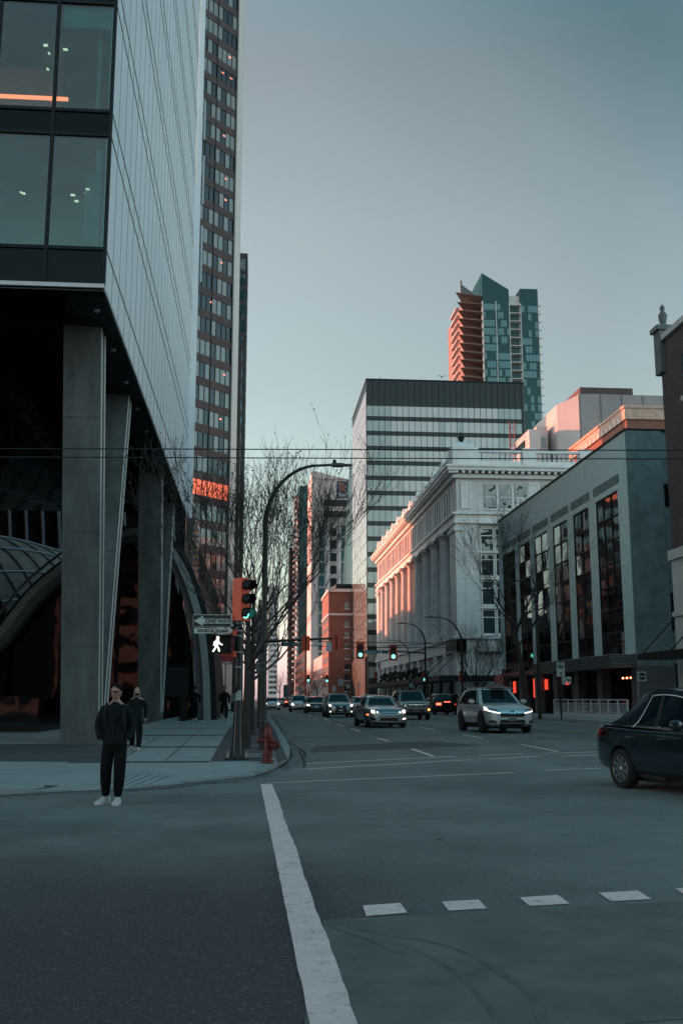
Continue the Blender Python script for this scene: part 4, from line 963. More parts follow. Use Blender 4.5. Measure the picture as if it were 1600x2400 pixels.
for i, (x, w) in enumerate(((24.4,2.2),(28.9,2.4),(33.3,2.4),(37.4,2.4))):
    for z in range(10, 68, 5):
        mb = MB(); mb.box(x, x+w, 399.92, 399.985, z, z+4.3 if i % 2 == 0 else z+3.2); mb.build('window', M['teal2'] if i % 2 == 0 else M['darkpane'], bg)
mb = MB(); mb.box(27.7, 28.5, 399.4, 400, 0, 70); mb.box(32.1, 32.9, 399.4, 400, 0, 70); mb.build('pier', M['white'], bg)
bt = thing('balcony_tower', 'slim teal tower with a stack of bright balconies down its sunny side', 'tower', (23, 550, 0))
mb = MB(); mb.box(22.6, 34, 550, 570, 0, 116.5); mb.build('shaft', M['teal1'], bt)
for f in range(32):
    mb = MB(); mb.box(19.7, 22.6, 549.5, 558, 110.5-3.2*f, 111.3-3.2*f); mb.build('balcony', M['slab'], bt)
mb = MB(); mb.box(21.8, 22.6, 552, 570, 0, 112); mb.build('flank_wall', M['slab'], bt)
rh = thing('brick_hotel', 'red brick hotel with rows of small dark windows and a sunlit flank', 'building', (22, 300, 0))
mb = MB(); mb.box(21.2, 29.5, 300, 330, 0, 32.5); mb.build('wall', M['brickred'], rh)
mb = MB(); mb.box(20.9, 29.6, 299.6, 330, 32.5, 33.4); mb.box(21.0, 29.6, 299.7, 330, 25.6, 26.2); mb.build('cornice', M['limestone'], rh)
mb = MB(); mb.box(23.5, 29, 303, 325, 33.4, 35.2); mb.build('roof_storey', M['darkmetal'], rh)
for k in range(8):
    w = MB(); w.box(25.8, 27.2, 299.93, 299.985, 27.6 if k == 0 else 25.4-3.1*k, 29.4 if k == 0 else 27.1-3.1*k-.1); wo = w.build('window', M['darkpane'], rh)
    f = MB(); f.box(25.6, 27.4, 299.8, 299.98, (27.6 if k == 0 else 25.4-3.1*k)-.3, (27.6 if k == 0 else 25.4-3.1*k)-.02); f.build('sill', M['limestone'], wo)
    w = MB()
    for j in range(7): w.box(21.14, 21.19, 302+3.8*j, 303.6+3.8*j, 24-3.0*k, 25.8-3.0*k)
    w.build('flank_windows', M['darkpane'], rh)
for (nm, lab, x0, x1, y0, y1, h, wall, win, fh, wh, pit) in (
    ('dark_tower', 'dark narrow tower beside the beige bank tower', 19.6, 24, 620, 640, 92, 'core', 'dglass', 3.6, 2.2, 0),
    ('grid_tower', 'grey gridded tower with dark square windows at the street end', 22.5, 33, 560+20, 600, 88, 'ribcon', 'darkpane', 3.6, 2.2, 2.6),
    ('far_block', 'pale far block at the very end of the street', 10, 17, 800, 830, 88, 'beige', 'darkpane', 4, 2, 3),
    ('far_block', 'low far block closing the street', 3.5, 9, 860, 880, 44, 'beige', 'darkpane', 4, 2, 3),
    ('street_block', 'low pale street block before the red brick hotel', 22.2, 30, 335, 395, 16, 'limestone', 'dglass', 4, 2.4, 4),
    ('street_block', 'low dark street block beyond the beige bank tower', 21, 30, 440, 545, 22, 'brown', 'dglass', 4, 2.4, 4)):
    box_building(nm, lab, 'tower' if h > 60 else 'building', x0, x1, y0, y1, h, M[wall], M[win], fh, wh, pit, 'fl')

# blocks that stand behind the camera across the crossing; the windows opposite mirror them
for lab, x0, x1, h in (('grey office block behind the viewpoint, mirrored in the windows', -75, -1.5, 34), ('brown office block behind the viewpoint, mirrored in the windows', 19, 85, 46)):
    t = thing('corner_block', lab, 'building', (x0, -45, 0))
    mb = MB(); mb.box(x0, x1, -75, -45, 0, h); mb.build('wall', M['ribcon'] if x0 < 0 else M['brown'], t)
    for f in range(int(h/3.8)):
        mb = MB(); mb.box(x0+1, x1-1, -44.99, -44.9, 1.4+3.8*f, 3.6+3.8*f); mb.build('window_band', M['dglass'], t)
    mb = MB()
    for k in range(int((x1-x0)/4)): mb.box(x0+1+4*k, x0+1.5+4*k, -44.89, -44.75, .4, h-.5)
    mb.build('wall_ribs', M['ribcon'], t)
# ------------------------------------------------------------------ street furniture
M['lens_green'] = lamp('green_lens', (.12, 1, .78), 2.6)
M['lens_dark'] = mat('dark_lens', (.02,.012,.01), .3, var=0)
M['walkman'] = lamp('white_walk_figure', (1, .93, .82), 1.6)
M['signblack'] = mat('sign_black', (.012,.016,.016), .5, var=.15)
M['signwhite'] = mat('sign_white', (.42,.52,.5), .5, var=.08)
M['signgreen'] = mat('sign_green', (.01,.10,.10), .5, var=.1)
def signal_head(p, rz, sc, parent, lit=True, back=False):
    """a three-lens traffic signal; p = centre of the box, local -y looks at the traffic"""
    m = Matrix.Translation(p) @ Matrix.Rotation(rz, 4, 'Z') @ Matrix.Scale(sc, 4)
    def T(mb): mb.v = [tuple(m @ Vector(v)) for v in mb.v]; return mb
    mb = MB(); mb.box(-.17, .17, -.1, .14, -.52, .52); mb.box(-.13,.13,.14,.2,-.48,.48)
    h = T(mb).build('signal_box', M['orange'], parent)
    for k in range(3):
        z = .34 - .34*k
        mb = MB(); n = 10; a = []
        for i in range(n+1):
            t = R(-40) + R(260)*i/n; a.append((.135*math.cos(t), .135*math.sin(t)+z))
        rows = [[(x, -.1, zz) for x, zz in a], [(x, -.34+.12*max(0, -(zz-z)/.135+.2), zz-.02) for x, zz in a]]
        mb.grid(rows); mb.grid([[(x*1.06, -.1, z+(zz-z)*1.06) for x, zz in a], [(x*1.06, -.34+.12*max(0, -(zz-z)/.135+.2), z+(zz-z)*1.06-.02) for x, zz in a]])
        T(mb).build('visor', M['black'], h, fix=False)
        mb = MB(); mb.lathe([(.125,-.02),(.11,-.035),(.06,-.05),(.005,-.055)], (0,-.09,z), 14, 'y')
        mb.v = [(x, -.09-(y+.09) if False else y, zz) for x, y, zz in mb.v]
        T(mb).build('lens', M['lens_green'] if (lit and k == 2) else M['lens_dark'], h, smooth=True)
    return h
# corner signal post with its signs
g = gnd(556, 1780, .15); PX_, PY_ = g.x, g.y; gz = zw(PX_, PY_)
sp = thing('signal_post', 'dark signal post at the pavement corner with orange signal head, walk lamp and signs', 'traffic light', (PX_, PY_, gz))
zt_ = at(556, 1372, Y=PY_).z
mb = MB(); mb.lathe([(.17,.0),(.17,.06),(.145,.1),(.125,.35),(.105,.5),(.098,1.2),(.09,zt_-gz-1.0)], (PX_,PY_,gz), 16); mb.build('post', M['greenpaint'], sp, smooth=True)
mb = MB(); mb.box(PX_-.27, PX_+.27, PY_-.25, PY_+.25, gz+.004, gz+.05); 
mb.build('base_plate', M['greenpaint'], sp)
for sx_, sy_ in ((-1,-1),(1,-1),(1,1),(-1,1)):
    mb = MB(); mb.lathe([(.035,0),(.035,.06),(.018,.06),(.018,.12)], (PX_+.2*sx_, PY_+.19*sy_, gz+.05), 8); mb.build('anchor_bolt', M['steel'], sp)
mb = MB()
for py in (1462, 1480, 1492, 1530, 1565): z = at(556, py, Y=PY_).z; mb.lathe([(.104,0),(.108,.01),(.104,.022)], (PX_,PY_,z), 14)
mb.build('strap', M['steel'], sp)
p = at(568, 1405, Y=PY_-.05); signal_head((p.x, PY_-.05, p.z), R(52), .92, sp)
# one-way sign with its lane plate
def plate_sign(px0, px1, py0, py1, y, parent, name, m, t=.02):
    a = at(px0, py0, Y=y); b = at(px1, py1, Y=y); mb = MB(); mb.box(a.x, b.x, y, y+t, b.z, a.z); return mb.build(name, m, parent), a, b
yS = PY_-.14
ow, a, b = plate_sign(453, 542, 1440, 1470, yS, sp, 'one_way_sign', M['signwhite'])
W = b.x-a.x; H = a.z-b.z
mb = MB(); mb.box(a.x+.012, b.x-.012, yS-.006, yS-.001, b.z+.012, a.z-.012); mb.build('sign_field', M['signblack'], ow)
mb = MB(); cz = (a.z+b.z)/2
mb.plate([(.02,0),(.26*W,.40*H),(.26*W,.17*H),(W-.035,.17*H),(W-.035,-.17*H-.015),(.26*W,-.17*H-.015),(.26*W,-.43*H)], (a.x,yS-.007,cz), (1,0,0), (0,0,1), .004); mb.build('arrow', M['signwhite'], ow)
text_mesh('ONE WAY', .118, M['signblack'], 'lettering', (a.x+.635*W, yS-.014, cz-.01), (1,0,0), (0,0,1), ow, bold=.0035, sx=.98)
lp, a2, b2 = plate_sign(455, 541, 1472, 1485, yS, sp, 'lane_plate', M['signwhite'])
text_mesh('EXCEPT B', .082, M['signblack'], 'lettering', (a2.x+.30*(b2.x-a2.x), yS-.006, (a2.z+b2.z)/2), (1,0,0), (0,0,1), lp, bold=.002, sx=.95)
text_mesh('E LANE', .082, M['signblack'], 'lettering', (a2.x+.775*(b2.x-a2.x), yS-.006, (a2.z+b2.z)/2), (1,0,0), (0,0,1), lp, bold=.002, sx=.95)
c = at(504, 1479, Y=yS); mb = MB(); mb.box(c.x-.045, c.x+.045, yS-.05, yS-.008, c.z-.05, c.z+.06); mb.lathe([(.03,-.02),(.02,-.03),(.005,-.032)], (c.x, yS-.04, c.z-.01), 10, 'y'); mb.build('sign_clamp', M['steel'], lp)
# pedestrian signal
a = at(494, 1489, Y=PY_-.2); b = at(541, 1530, Y=PY_-.2)
mb = MB(); mb.box(a.x, b.x, PY_-.14, PY_+.02, b.z, a.z); mb.box(a.x-.012, b.x+.012, PY_-.26, PY_-.14, a.z-.01, a.z+.015); mb.box(a.x-.012, a.x+.006, PY_-.24, PY_-.14, b.z, a.z); mb.box(b.x-.006, b.x+.012, PY_-.24, PY_-.14, b.z, a.z); mb.box(a.x-.012, b.x+.012, PY_-.2, PY_-.14, b.z-.015, b.z+.005)
ps = mb.build('walk_signal', M['black'], sp)
mb = MB(); s_ = (a.z-b.z); o = (a.x+.3*(b.x-a.x), PY_-.145, b.z)
def lim(pts, w):
    P = [Vector(p) for p in pts]
    for i in range(len(P)-1):
        d = (P[i+1]-P[i]); n = Vector((-d.y, d.x)).normalized()*w/2; e = d.normalized()*w*.3
        q = [P[i]-n-e, P[i+1]-n+e, P[i+1]+n+e, P[i]+n-e]
        mb.plate([(v.x*s_, v.y*s_) for v in q], (o[0], o[1]-.001*i - .0007*len(mb.f)/6, o[2]), (1,0,0), (0,0,1), .004)
lim([(.04,.72),(-.01,.42)], .17); lim([(-.01,.44),(.1,.28),(.15,.1)], .085); lim([(-.02,.44),(-.1,.24),(-.2,.1)], .085)
lim([(.07,.7),(.2,.52),(.31,.47)], .06); lim([(.0,.7),(-.14,.62),(-.16,.44)], .065)
mb.plate([(.055*s_+.085*s_*math.cos(k*.6283), .87*s_+.085*s_*math.sin(k*.6283)) for k in range(10)], o, (1,0,0), (0,0,1), .004)
mb.build('walk_figure', M['walkman'], ps)
mb = MB()
for py in (1484, 1534):
    z = at(540, py, Y=PY_).z; x0 = at(516, py, Y=PY_).x; mb.box(x0, PX_-.07, PY_-.06, PY_-.02, z-.02, z+.02); mb.box(PX_-.13, PX_-.06, PY_-.1, PY_+.04, z-.06, z+.07)
mb.build('bracket_arm', M['orange'], sp)
nb, a, b = plate_sign(552, 565, 1618, 1641, PY_-.125, sp, 'notice', M['signwhite'], .012)
mb = MB()
for k in range(4): z = a.z - (a.z-b.z)*(.18+.22*k); mb.box(a.x+.012, a.x+.035, PY_-.13, PY_-.126, z-.014, z+.014); mb.box(a.x+.045, b.x-.012, PY_-.13, PY_-.126, z-.006, z+.006)
mb.build('print', M['signblack'], nb)
p = at(555, 1612, Y=PY_); mb = MB(); mb.box(p.x-.06, p.x+.02, PY_-.2, PY_-.1, p.z-.09, p.z+.05); mb.lathe([(.035,-.01),(.03,-.03),(.003,-.035)], (p.x-.02,PY_-.2,p.z-.02), 10, 'y'); mb.build('push_button', M['darkmetal'], sp)
# ------------------------------------------------------------------ lamp posts
M['lampshell'] = mat('lamp_shell', (.05,.065,.07), .4, .4, var=.1)
def lamp_post(x, y, h, reach, r, label, group, name='street_lamp', rz=0.0, parts=True):
    z0 = G(y)+.15
    t = thing(name, label, 'street lamp', (x, y, z0), 0, group)
    ca, sa = math.cos(rz), math.sin(rz)
    pts = [(0,0,0)]; rad = [r*1.25]
    hb = h - reach*.95
    for k in range(1, 7): pts.append((0,0,hb*k/6)); rad.append(r*(1.2-.35*k/6))
    for k in range(1, 15):
        a = math.pi/2*k/14; pts.append((reach*(1-math.cos(a))*.82, 0, hb + (h-hb)*math.sin(a))); rad.append(r*(.85-.4*k/14))
    pts.append((reach*.98, 0, h+.02)); rad.append(r*.45)
    P = [Vector((x+px*ca, y+px*sa, z0+pz)) for px, py, pz in pts]
    mb = MB(); mb.tube(P, rad, 10); mb.build('pole', M['greenpaint'], t, smooth=True)
    e = P[-1]; d = Vector((ca, sa, 0)); q = Vector((-sa, ca, 0))
    mb = MB(); L = .34*reach
    sec = [(0,.05,.05),(.12,.1,.075),(.55,.13,.07),(.6,.1,.045),(1,.09,.035)]
    rows = []
    for t_, w_, h_ in sec: c = e + d*(t_*L); rows.append([c-q*w_-Vector((0,0,h_*.5)), c-q*w_+Vector((0,0,h_*.5)), c+q*w_+Vector((0,0,h_*.5)), c+q*w_-Vector((0,0,h_*.5))])
    n = len(rows); mb.add([v for r_ in rows for v in r_], [(4*i+k, 4*i+(k+1)%4, 4*i+4+(k+1)%4, 4*i+4+k) for i in range(n-1) for k in range(4)] + [(0,1,2,3),(4*n-1,4*n-2,4*n-3,4*n-4)])
    ln = mb.build('lamp_head', M['lampshell'], t)
    c = e + d*(.2*L); mb = MB(); mb.lathe([(.035,.03),(.05,.04),(.05,.13),(.02,.15)], c, 10); mb.build('light_sensor', M['darkmetal'], ln)
    return t
g = gnd(615, 1757, .15)
hL = at(800, 1092, Y=g.y).z - zw(g.x, g.y)
lp_ = lamp_post(g.x, g.y, hL, 1.72, .078, 'tall dark lamp post behind the red hydrant, its arm arching over the street', 'street lamps')
mb = MB()
for py in (1412, 1440, 1512, 1535, 1556, 1570, 1580, 1690): z = at(615, py, Y=g.y).z; mb.lathe([(.1,0),(.12,.012),(.1,.024)], (g.x,g.y,z), 12)
mb.build('strap', M['steel'], lp_)
for px, py, D_y, h, reach, rz, lab in ((997,1600,84,7.2,1.8,R(180),'lamp post with arched arm before the giant columns of the white store'), (960,1600,128,8.3,2.3,R(180),'lamp post arching over the street in front of the farthest columns'), (865,1600,235,10,2.5,R(180),'distant lamp post by the red brick hotel'), (835,1600,265,9.5,2.6,R(180),'distant lamp post standing against the brick hotel wall'), (1083,1600,76,7.1,2.1,R(180),'lamp post beside the bare tree at the store corner'), (1262,1600,56,7.6,1.3,R(180),'lamp post among the branches before the stone block')):
    q = at(px, py, Y=D_y); lamp_post(q.x, D_y, h, reach, .085, lab, 'street lamps', rz=rz)
# ------------------------------------------------------------------ mast arms with overhead signals
def mast(px, Y, zarm, xe, label, heads, signs=(), back=False, h=None):
    x = at(px, 1600, Y=Y).x; z0 = G(Y)+.15
    t = thing('mast_arm_signal', label, 'traffic light', (x, Y, z0), 0, 'mast arm signals')
    mb = MB(); mb.tube([(x,Y,z0),(x,Y,z0+2),(x,Y,(h or zarm)+.3)], [.15,.12,.1], 10); mb.build('pole', M['greenpaint'], t, smooth=True)
    mb = MB(); mb.tube([(x,Y,zarm-.15),((x+xe)/2,Y,zarm+.0),(xe,Y,zarm+.1)], [.09,.075,.055], 8); mb.build('arm', M['greenpaint'], t, smooth=True)
    for hx, hz in heads:
        if back:
            mb = MB(); mb.box(hx-.25, hx+.25, Y-.1, Y+.05, hz-.42, hz+.42); hb = mb.build('signal_back', M['orange'], t)
            mb = MB(); mb.box(hx-.03, hx+.03, Y-.16, Y-.1, hz-.38, hz+.42); mb.build('bracket', M['darkmetal'], hb)
        else:
            mb = MB(); mb.box(hx-.42, hx+.42, Y-.02, Y+.04, hz-.85, hz+.85); mb.box(hx-.36,hx-.3,Y-.06,Y-.02,hz-.78,hz+.78); mb.box(hx+.3,hx+.36,Y-.06,Y-.02,hz-.78,hz+.78); mb.box(hx-.3,hx+.3,Y-.06,Y-.02,hz+.72,hz+.78); mb.box(hx-.3,hx+.3,Y-.06,Y-.02,hz-.78,hz-.72)
            mb.build('back_board', M['orange'], t)
            mb = MB(); mb.box(hx-.24, hx+.24, Y-.16, Y-.02, hz-.68, hz+.68); hb = mb.build('signal_box', M['black'], t)
            for k in range(3):
                mb = MB(); mb.lathe([(.2,-.16),(.16,-.2),(.01,-.22)], (hx, Y, hz+.44-.44*k), 12, 'y'); mb.build('lens', M['lens_green'] if k == 2 else M['lens_dark'], hb)
    return t
# near far-side arm of the next crossing
Ym = 60.0
X0 = at(620, 1500, Y=Ym).x
ma = mast(612, Ym, at(700, 1499, Y=Ym).z, at(800, 1497, Y=Ym).x, 'long arm over the street with two signals seen from behind', [(at(716,1508,Y=Ym).x, at(716,1508,Y=Ym).z), (at(788,1506,Y=Ym).x, at(788,1506,Y=Ym).z)], back=True)
a = at(661, 1505, Y=Ym); b = at(697, 1515, Y=Ym); mb = MB(); mb.box(a.x, b.x, Ym-.05, Ym, b.z, a.z); sg = mb.build('street_name_sign', M['signgreen'], ma)
text_mesh('St', .22, M['signwhite'], 'lettering', (b.x-.17, Ym-.055, (a.z+b.z)/2), (1,0,0), (0,0,1), sg)
for px0, px1, py0, py1 in ((735,755,1506,1512), (764,779,1505,1526)):
    a = at(px0, py0, Y=Ym); b = at(px1, py1, Y=Ym); mb = MB(); mb.box(a.x, b.x, Ym-.03, Ym, b.z, a.z); mb.build('sign_back', M['white'], ma)
Ym = 108.0
mc = mast(997, Ym, at(990, 1527, Y=Ym).z, at(860, 1520, Y=Ym).x, 'mast arm with two green signals and a green street name sign before the store', [(at(844,1525,Y=Ym).x, at(844,1525,Y=Ym).z), (at(921,1529,Y=Ym).x, at(921,1529,Y=Ym).z)])
a = at(852, 1524, Y=Ym); b = at(891, 1532, Y=Ym); mb = MB(); mb.box(a.x, b.x, Ym-.12, Ym-.08, b.z, a.z); sg = mb.build('street_name_sign', M['signgreen'], mc)
text_mesh('Seymour St', .36, M['signwhite'], 'lettering', ((a.x+b.x)/2, Ym-.125, (a.z+b.z)/2+.02), (1,0,0), (0,0,1), sg)
a = at(893, 1527, Y=Ym); b = at(909, 1532, Y=Ym); mb = MB(); mb.box(a.x, b.x, Ym-.12, Ym-.08, b.z, a.z); mb.build('small_sign', M['signgreen'], mc)
Ym = 235.0
mast(815, Ym, at(790, 1590, Y=Ym).z, at(727, 1588, Y=Ym).x, 'distant mast arm with two small green signals before the brick hotel', [(at(722,1590,Y=Ym).x, at(722,1590,Y=Ym).z), (at(766,1591,Y=Ym).x, at(766,1591,Y=Ym).z)])
# signal heads on posts at the far side of the street
def post_signal(px, py_top, Y, label, lit=False):
    q = at(px, 1640, Y=Y); z0 = G(Y)+.15; zt = at(px, py_top, Y=Y).z
    t = thing('signal_post', label, 'traffic light', (q.x, Y, z0), 0, 'signal posts beyond the first crossing')
    mb = MB(); mb.tube([(q.x,Y,z0),(q.x,Y,zt)], .09, 8); mb.build('post', M['greenpaint'], t)
    signal_head((q.x-.35, Y-.1, zt-.5), 0, 1.1, t, lit)
    return t
post_signal(1003, 1572, 104, 'dark post with a lit green signal low beside the store awning', True)
post_signal(884, 1575, 190, 'small signal post below the far end of the store')
post_signal(1090, 1574, 96, 'signal post with orange box in front of the store corner')
# ------------------------------------------------------------------ hydrant
g = gnd(627, 1786, .15)
hy = thing('fire_hydrant', 'dull red fire hydrant on the pavement corner in front of a lamp post', 'hydrant', (g.x, g.y, zw(g.x, g.y)))
hz0 = zw(g.x, g.y); s_ = .8
M['hydrant'] = mat('hydrant_red', (.11,.012,.009), .45, var=.35, scale=9, bump=.15, bscale=30)
mb = MB(); mb.lathe([(.17*s_,0),(.17*s_,.05),(.12*s_,.06),(.115*s_,.12),(.15*s_,.13),(.15*s_,.17),(.118*s_,.18),(.112*s_,.52),(.145*s_,.54),(.145*s_,.585),(.125*s_,.6),(.12*s_,.66),(.1*s_,.72),(.06*s_,.76),(.03*s_,.77),(.03*s_,.82),(.005,.82)], (g.x,g.y,hz0), 16); mb.build('barrel', M['hydrant'], hy, smooth=True)
for ang, zz, r_ in ((R(-25), .36, .085), (R(-70), .47, .06), (R(155), .47, .06)):
    d = Vector((math.cos(ang), math.sin(ang), 0)); c = Vector((g.x, g.y, hz0+zz)); mb = MB()
    mb.tube([c+d*.08, c+d*.16, c+d*.165, c+d*.22, c+d*.225, c+d*.26], [r_*.8, r_*.8, r_*1.15, r_*1.15, r_*.5, r_*.45], 10); mb.build('nozzle_cap', M['hydrant'], hy)
# grey banner panels hung on a post farther along
def flat_post(px, y, zt, label, cat, name, boards, group=None, pole_r=.035, pm='steel'):
    q = at(px, 1640, Y=y); z0 = G(y)+.15
    t = thing(name, label, cat, (q.x, y, z0), 0, group)
    mb = MB(); mb.tube([(q.x, y, z0), (q.x, y, zt)], pole_r, 8); mb.build('post', M[pm], t)
    return t, q
t, q = flat_post(606, 40, 5.3, 'plain grey street banners stacked on a slim post behind the corner tree', 'banner', 'street_banner', None, None, .05, 'greenpaint')
for py0, py1, xa, xb in ((1438,1507,594,619),(1512,1545,589,618),(1549,1580,600,619)):
    a = at(xa, py0, Y=40); b = at(xb, py1, Y=40); mb = MB(); mb.box(a.x, b.x, 39.9, 39.93, b.z, a.z); mb.build('banner', M['grey'], t)
# road signs on the right
def disc(mb, cx, y, cz, r, n=20): mb.plate([(r*math.cos(2*math.pi*k/n), r*math.sin(2*math.pi*k/n)) for k in range(n)], (cx,y,cz), (1,0,0), (0,0,1), .01)
yS = 56.0
t, q = flat_post(1313, yS, at(1313, 1552, Y=yS).z, 'white truck route sign with circle and up arrow on a dark post by the railing', 'sign', 'road_sign', None, None, .05, 'greenpaint')
a = at(1302, 1552, Y=yS); b = at(1322, 1586, Y=yS); mb = MB(); mb.box(a.x, b.x, yS-.08, yS-.06, b.z, a.z); sg = mb.build('sign_plate', M['signwhite'], t)
cx = (a.x+b.x)/2; w_ = b.x-a.x; cz = a.z - w_*.48
mb = MB(); disc(mb, cx, yS-.081, cz, w_*.38); mb.build('ring', M['signblack'], sg)
mb = MB(); disc(mb, cx, yS-.0925, cz, w_*.31); mb.build('ring_field', M['signwhite'], sg)
mb = MB(); mb.box(cx-.1, cx+.03, yS-.115, yS-.104, cz-.06, cz+.06); mb.box(cx+.03, cx+.11, yS-.115, yS-.104, cz-.06, cz+.02); disc(mb, cx-.06, yS-.105, cz-.07, .03, 10); disc(mb, cx+.07, yS-.105, cz-.07, .03, 10); mb.build('truck_mark', M['signblack'], sg)
mb = MB(); mb.plate([(-.025,-.13),(.025,-.13),(.025,0),(.08,0),(0,.11),(-.08,0),(-.025,0)], (cx, yS-.081, a.z-(a.z-b.z)*.78), (1,0,0), (0,0,1), .01); mb.build('arrow', M['signblack'], sg)
for px0, px1, py0, py1, nm in ((1315,1325,1587,1604,'parking_plate'), (1326,1337,1586,1602,'parking_plate')):
    a = at(px0, py0, Y=yS); b = at(px1, py1, Y=yS); mb = MB(); mb.box(a.x, b.x, yS-.06, yS-.04, b.z, a.z); sg = mb.build(nm, M['signwhite'], t)
    mb = MB(); disc(mb, (a.x+b.x)/2, yS-.061, (a.z+b.z)/2, .07 if px0 > 1320 else .035, 14); mb.build('mark', M['signblack'], sg)
yS = 54.0
t, q = flat_post(1495, yS, at(1495, 1573, Y=yS).z, 'no entry sign with black disc and pale bar beside the granite pier', 'sign', 'road_sign', None, None, .04, 'steel')
a = at(1492, 1574, Y=yS); b = at(1513, 1597, Y=yS); mb = MB(); mb.box(a.x, b.x, yS-.06, yS-.04, b.z, a.z); sg = mb.build('sign_plate', M['signwhite'], t)
mb = MB(); disc(mb, (a.x+b.x)/2, yS-.061, (a.z+b.z)/2, (b.x-a.x)*.42); mb.build('no_entry_disc', M['signblack'], sg)
mb = MB(); mb.box(a.x+.07, b.x-.07, yS-.09, yS-.0725, (a.z+b.z)/2-.03, (a.z+b.z)/2+.03); mb.build('bar', M['signwhite'], sg)
yS = 78.0
t = thing('shop_sign', 'square dark shop sign with ringed red K hung over the pavement', 'sign', (20.4, yS, 4.0))
a = at(1158, 1582, Y=90); b = at(1178, 1602, Y=90); mb = MB(); mb.box(a.x, b.x, 89.95, 90.1, b.z, a.z); mb.box((a.x+b.x)/2-.04, (a.x+b.x)/2+.04, 90.02, 90.06, a.z, a.z+.5); mb.box((a.x+b.x)/2, 22.0, 90.02, 90.06, a.z+.42, a.z+.5); bd = mb.build('sign_board', M['red'], t)
mb = MB(); disc(mb, (a.x+b.x)/2, 89.94, (a.z+b.z)/2, .33); mb.build('ring', M['signwhite'], bd)
mb = MB(); disc(mb, (a.x+b.x)/2, 89.925, (a.z+b.z)/2, .27); mb.build('ring_field', M['red'], bd)
text_mesh('K', .46, M['signwhite'], 'lettering', ((a.x+b.x)/2, 89.91, (a.z+b.z)/2), (1,0,0), (0,0,1), bd, bold=.01)
# assorted small signs and posts far up the street
for i, (px0, px1, py0, py1, Y, m, lab) in enumerate(((779,786,1608,1622,120,'signwhite','small white plate on a post before the brick hotel'), (793,804,1592,1607,140,'signwhite','white parking plate above the silver cars'), (811,818,1604,1613,130,'signwhite','tiny square plate on a post by the hotel corner'), (838,842,1600,1610,130,'signwhite','narrow pale plate under the far end of the store'), (957,968,1601,1612,110,'signgreen','blue green information plate by the store awning'), (664,676,1605,1635,150,'grey','tall grey plate at the street end'), (1086,1093,1602,1612,92,'signwhite','small white plate by the store corner post'))):
    a = at(px0, py0, Y=Y); b = at(px1, py1, Y=Y); t = thing('road_sign', lab, 'sign', ((a.x+b.x)/2, Y, G(Y)), 0, 'small road signs up the street')
    mb = MB(); mb.tube([((a.x+b.x)/2, Y, G(Y)), ((a.x+b.x)/2, Y, a.z)], .05, 6); mb.build('post', M['greenpaint'], t)
    mb = MB(); mb.box(a.x, b.x, Y-.1, Y-.06, b.z, a.z); sg = mb.build('sign_plate', M[m], t)
    mb = MB(); w_ = b.x-a.x; h_ = a.z-b.z
    for k in range(3): mb.box(a.x+w_*.2, b.x-w_*(.2+.15*(k % 2)), Y-.115, Y-.1, a.z-h_*(.25+.25*k)-h_*.05, a.z-h_*(.25+.25*k)+h_*.05)
    mb.build('print', M['signblack'] if m != 'signgreen' else M['signwhite'], sg)
# white railing in front of the stone block
rl = thing('railing', 'white steel railing with upright bars along the pavement before the stone block', 'railing', (20.3, 60, G(60)+.15))
A_ = at(1318, 1660, Y=69.5); B_ = at(1470, 1660, Y=56.0); z0 = G(60)+.15
rx0, ry0, rx1, ry1 = 20.3, 69.5, 20.3, 55.5
mb = MB(); mb.box(20.27, 20.33, ry1, ry0, z0+1.02, z0+1.08); mb.box(20.27, 20.33, ry1, ry0, z0+.82, z0+.86); mb.box(20.27, 20.33, ry1, ry0, z0+.3, z0+.34); mb.build('rails', M['white'], rl)
mb = MB(); mb.box(20.25, 20.35, ry1, ry0, z0, z0+.26); mb.build('upstand', M['white'], rl)
n = 9
for k in range(n+1): y = ry1 + (ry0-ry1)*k/n; mb = MB(); mb.box(20.26, 20.34, y-.035, y+.035, z0, z0+1.06); mb.build('post', M['white'], rl)
mb = MB(); y = ry1+.17
while y < ry0: mb.box(20.285, 20.315, y-.012, y+.012, z0+.34, z0+.82); y += .24
mb.build('bars', M['white'], rl)
# litter bin & small post down the left pavement
for px, py, lab, w_, h_ in ((609,1682,'small dark utility box on the pavement beyond the lamp post',.3,.55), (428,1690,'dark square bollard at the end of the building edging',.3,1.3)):
    g = gnd(px, py, .15); t = thing('utility_box', lab, 'box', (g.x, g.y, g.z)); mb = MB(); mb.box(g.x-w_/2, g.x+w_/2, g.y-w_/2, g.y+w_/2, g.z, g.z+h_); mb.build('box_body', M['black'], t)
    mb = MB(); mb.box(g.x-w_/2-.03, g.x+w_/2+.03, g.y-w_/2-.03, g.y+w_/2+.03, g.z+h_, g.z+h_+.05); mb.build('cap', M['darkmetal'], t)
g = gnd(405, 1690, .15); t = thing('parking_board', 'dark board panel standing on the pavement by the rear column', 'board', (g.x, g.y, g.z))
mb = MB(); mb.box(g.x-.75, g.x+.75, g.y, g.y+.08, g.z+1.2, g.z+2.7); mb.build('panel', M['darkmetal'], t)
mb = MB(); mb.box(g.x-.7, g.x-.62, g.y+.08, g.y+.14, g.z, g.z+2.7); mb.box(g.x+.62, g.x+.7, g.y+.08, g.y+.14, g.z, g.z+2.7); mb.build('legs', M['black'], t)
